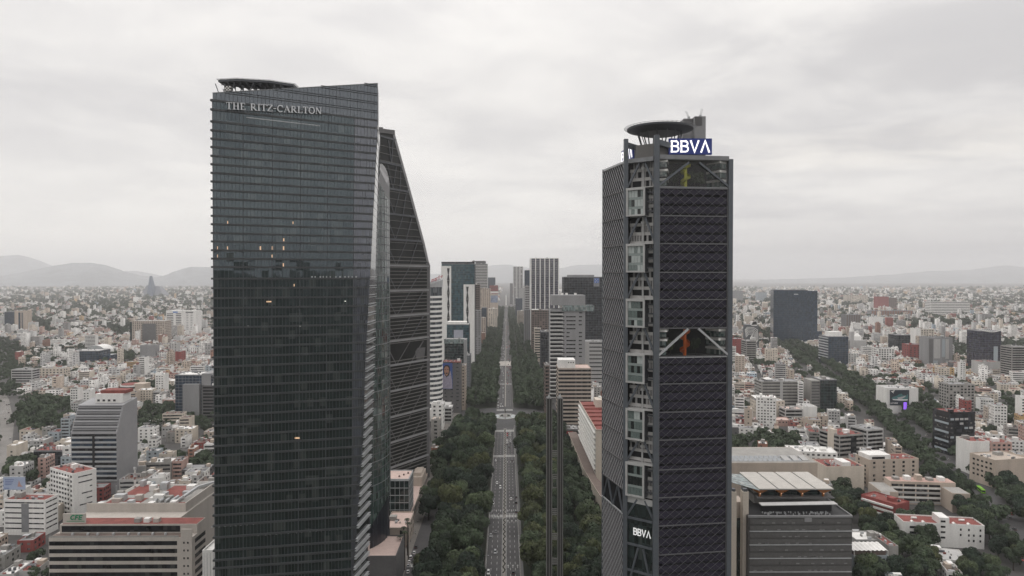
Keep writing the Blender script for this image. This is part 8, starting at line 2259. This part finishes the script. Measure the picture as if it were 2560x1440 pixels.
for x, y, c in ((890, 752, 'white'), (890, 790, 'white'), (889, 815, 'silver'), (925, 770, 'white'), (945, 800, 'white'), (945, 775, 'grey'), (920, 800, 'white'), (950, 690, 'white'), (948, 665, 'white'), (950, 620, 'silver'), (950, 578, 'white'), (952, 430, 'white'), (952, 402, 'white'), (895, 705, 'white'), (1000, 395, 'red'), (1003, 525, 'red'), (1018, 540, 'white'), (1018, 625, 'black'), (995, 480, 'grey'), (1012, 430, 'red'), (935, 490, 'white')):
    g = c2(x, y); car(g.x, g.y, c, 'on the avenue just beyond the fountain circle', 0 if x > 970 else math.pi, 0, near=False)
for k in range(210):
    y = 1230 + 1700 * rnd.random() ** 1.3; left = rnd.random() < .6
    x = rnd.choice((-4.1, -7.3, -10.6)) if left else rnd.choice((.9, 3.7, 6.6))
    if abs(y - yp + 10) < 18: continue
    car(x, y, rnd.choice(('white', 'white', 'white', 'silver', 'grey', 'black') if left else ('red', 'white', 'red', 'grey', 'silver', 'black')), 'in the distant traffic far down the avenue', math.pi if left else 0, rnd.random() < .3, near=False)
for k in range(14):
    g = gp(1470 + rnd.uniform(-6, 22), rnd.uniform(1285, 1345)); car(rnd.uniform(56.5, 63), g.y, rnd.choice(list(CARC)), 'on the right side road beside the lattice tower', 0, 0)
for a, b in zip(DPTS[:6], DPTS[1:7]):
    d = Vector((b.x - a.x, b.y - a.y)); L = d.length; d /= L; nn_ = Vector((-d.y, d.x)); ang = math.atan2(-d.x, d.y)
    for k in range(11):
        o = rnd.choice((-10.5, -7, -4, 5, 8, 11)); q = Vector((a.x, a.y)) + d * rnd.uniform(0, L) + nn_ * o
        car(q.x, q.y, rnd.choice(('white', 'white', 'silver', 'grey', 'black', 'red')), 'on the diagonal avenue between its trees', ang if o < 0 else ang + math.pi, rnd.random() < .3, near=q.y < 800, z=.03)
for k in range(12):
    s = rnd.uniform(0, 1); a, b = MPTS[1], MPTS[3]; q = a + (b - a) * s; ang = math.atan2(-(b.x - a.x), b.y - a.y)
    car(q.x + rnd.uniform(-8, 8), q.y, rnd.choice(('white', 'silver', 'grey', 'black')), 'on the pale motorway at the left edge', ang, 0, near=False, z=.03)
g = gp(2452, 1229)
bs = thing('bus', 'bright green city bus on the diagonal avenue beneath trees', 'bus', (g.x, g.y, .03), -.29)
part('body', MB().box(-1.3, 1.3, -6, 6, .35, 3.1), mat('bus_green', (.20, .46, .03), .5, .1), bs)
part('windows', MB().box(-1.33, -1.3, -5.6, 5.6, 1.5, 2.5).box(1.3, 1.33, -5.6, 5.6, 1.5, 2.5).box(-1.15, 1.15, -6.04, -6.0, 1.3, 2.6), M_CGL, bs)
for sx in (-1.2, 1.2):
    for sy in (-3.8, 3.6): link('wheel', wheel, bs, (sx, sy, .42)).scale = (1.3, 1.25, 1.25)
part('roof_unit', MB().box(-.8, .8, -3, 1, 3.1, 3.4), mat('bus_roof', (.26, .5, .08), .5, .1), bs)
# ---------------------------------------------------------------- lamps and the far column
lp = dict(pole=MB().cyl(0, 0, 0, 8.6, .11, .07, 8).mesh('pole', M_LEDGE), arm=MB().bar((0, 0, 8.5), (1.6, 0, 9.0), .09).bar((1.6, 0, 9.0), (2.6, 0, 8.9), .08).mesh('arm', M_LEDGE), lamp_head=MB().box(2.3, 3.1, -.16, .16, 8.74, 8.92).mesh('lamp_head', M_LIGHTM))
for k, (x, y, rz, w_) in enumerate([(-13.2, 398, 0, 'at the left kerb of the near avenue'), (-47, 402, math.pi, 'beside the left side road'), (10.3, 428, math.pi, 'at the right kerb near the twin-shaft column'), (-13.2, 470, 0, 'at the left kerb just past the near trees'), (10.3, 500, math.pi, 'at the right kerb beyond the zebra crossing'), (-13.2, 560, 0, 'at the left kerb by the second zebra'), (10.3, 590, math.pi, 'at the right kerb by the second zebra'), (10.3, 700, math.pi, 'at the right kerb before the fountain'), (-13.2, 690, 0, 'at the left kerb before the fountain')]):
    t = thing('street_lamp', 'grey arm street lamp ' + w_, 'street lamp', (x, y, 0), rz, 'arm lamps along the avenue')
    for nm, me in lp.items(): link(nm, me, t)
vc = thing('victory_column', 'tiny pale monument column at the vanishing end of the avenue', 'monument', (xat(1265, 3900), 3900, 0))
part('plinth', MB().cyl(0, 0, 0, 10, 12, 9, 12), M_CONC, vc); part('shaft', MB().cyl(0, 0, 10, 66, 3.6, 3.0, 12), M_WHITE, vc); part('crowning_figure', MB().cyl(0, 0, 66, 69, 4, 3.5, 10).cyl(0, 0, 69, 78, 2.2, .6, 8), M_LIGHTM, vc)
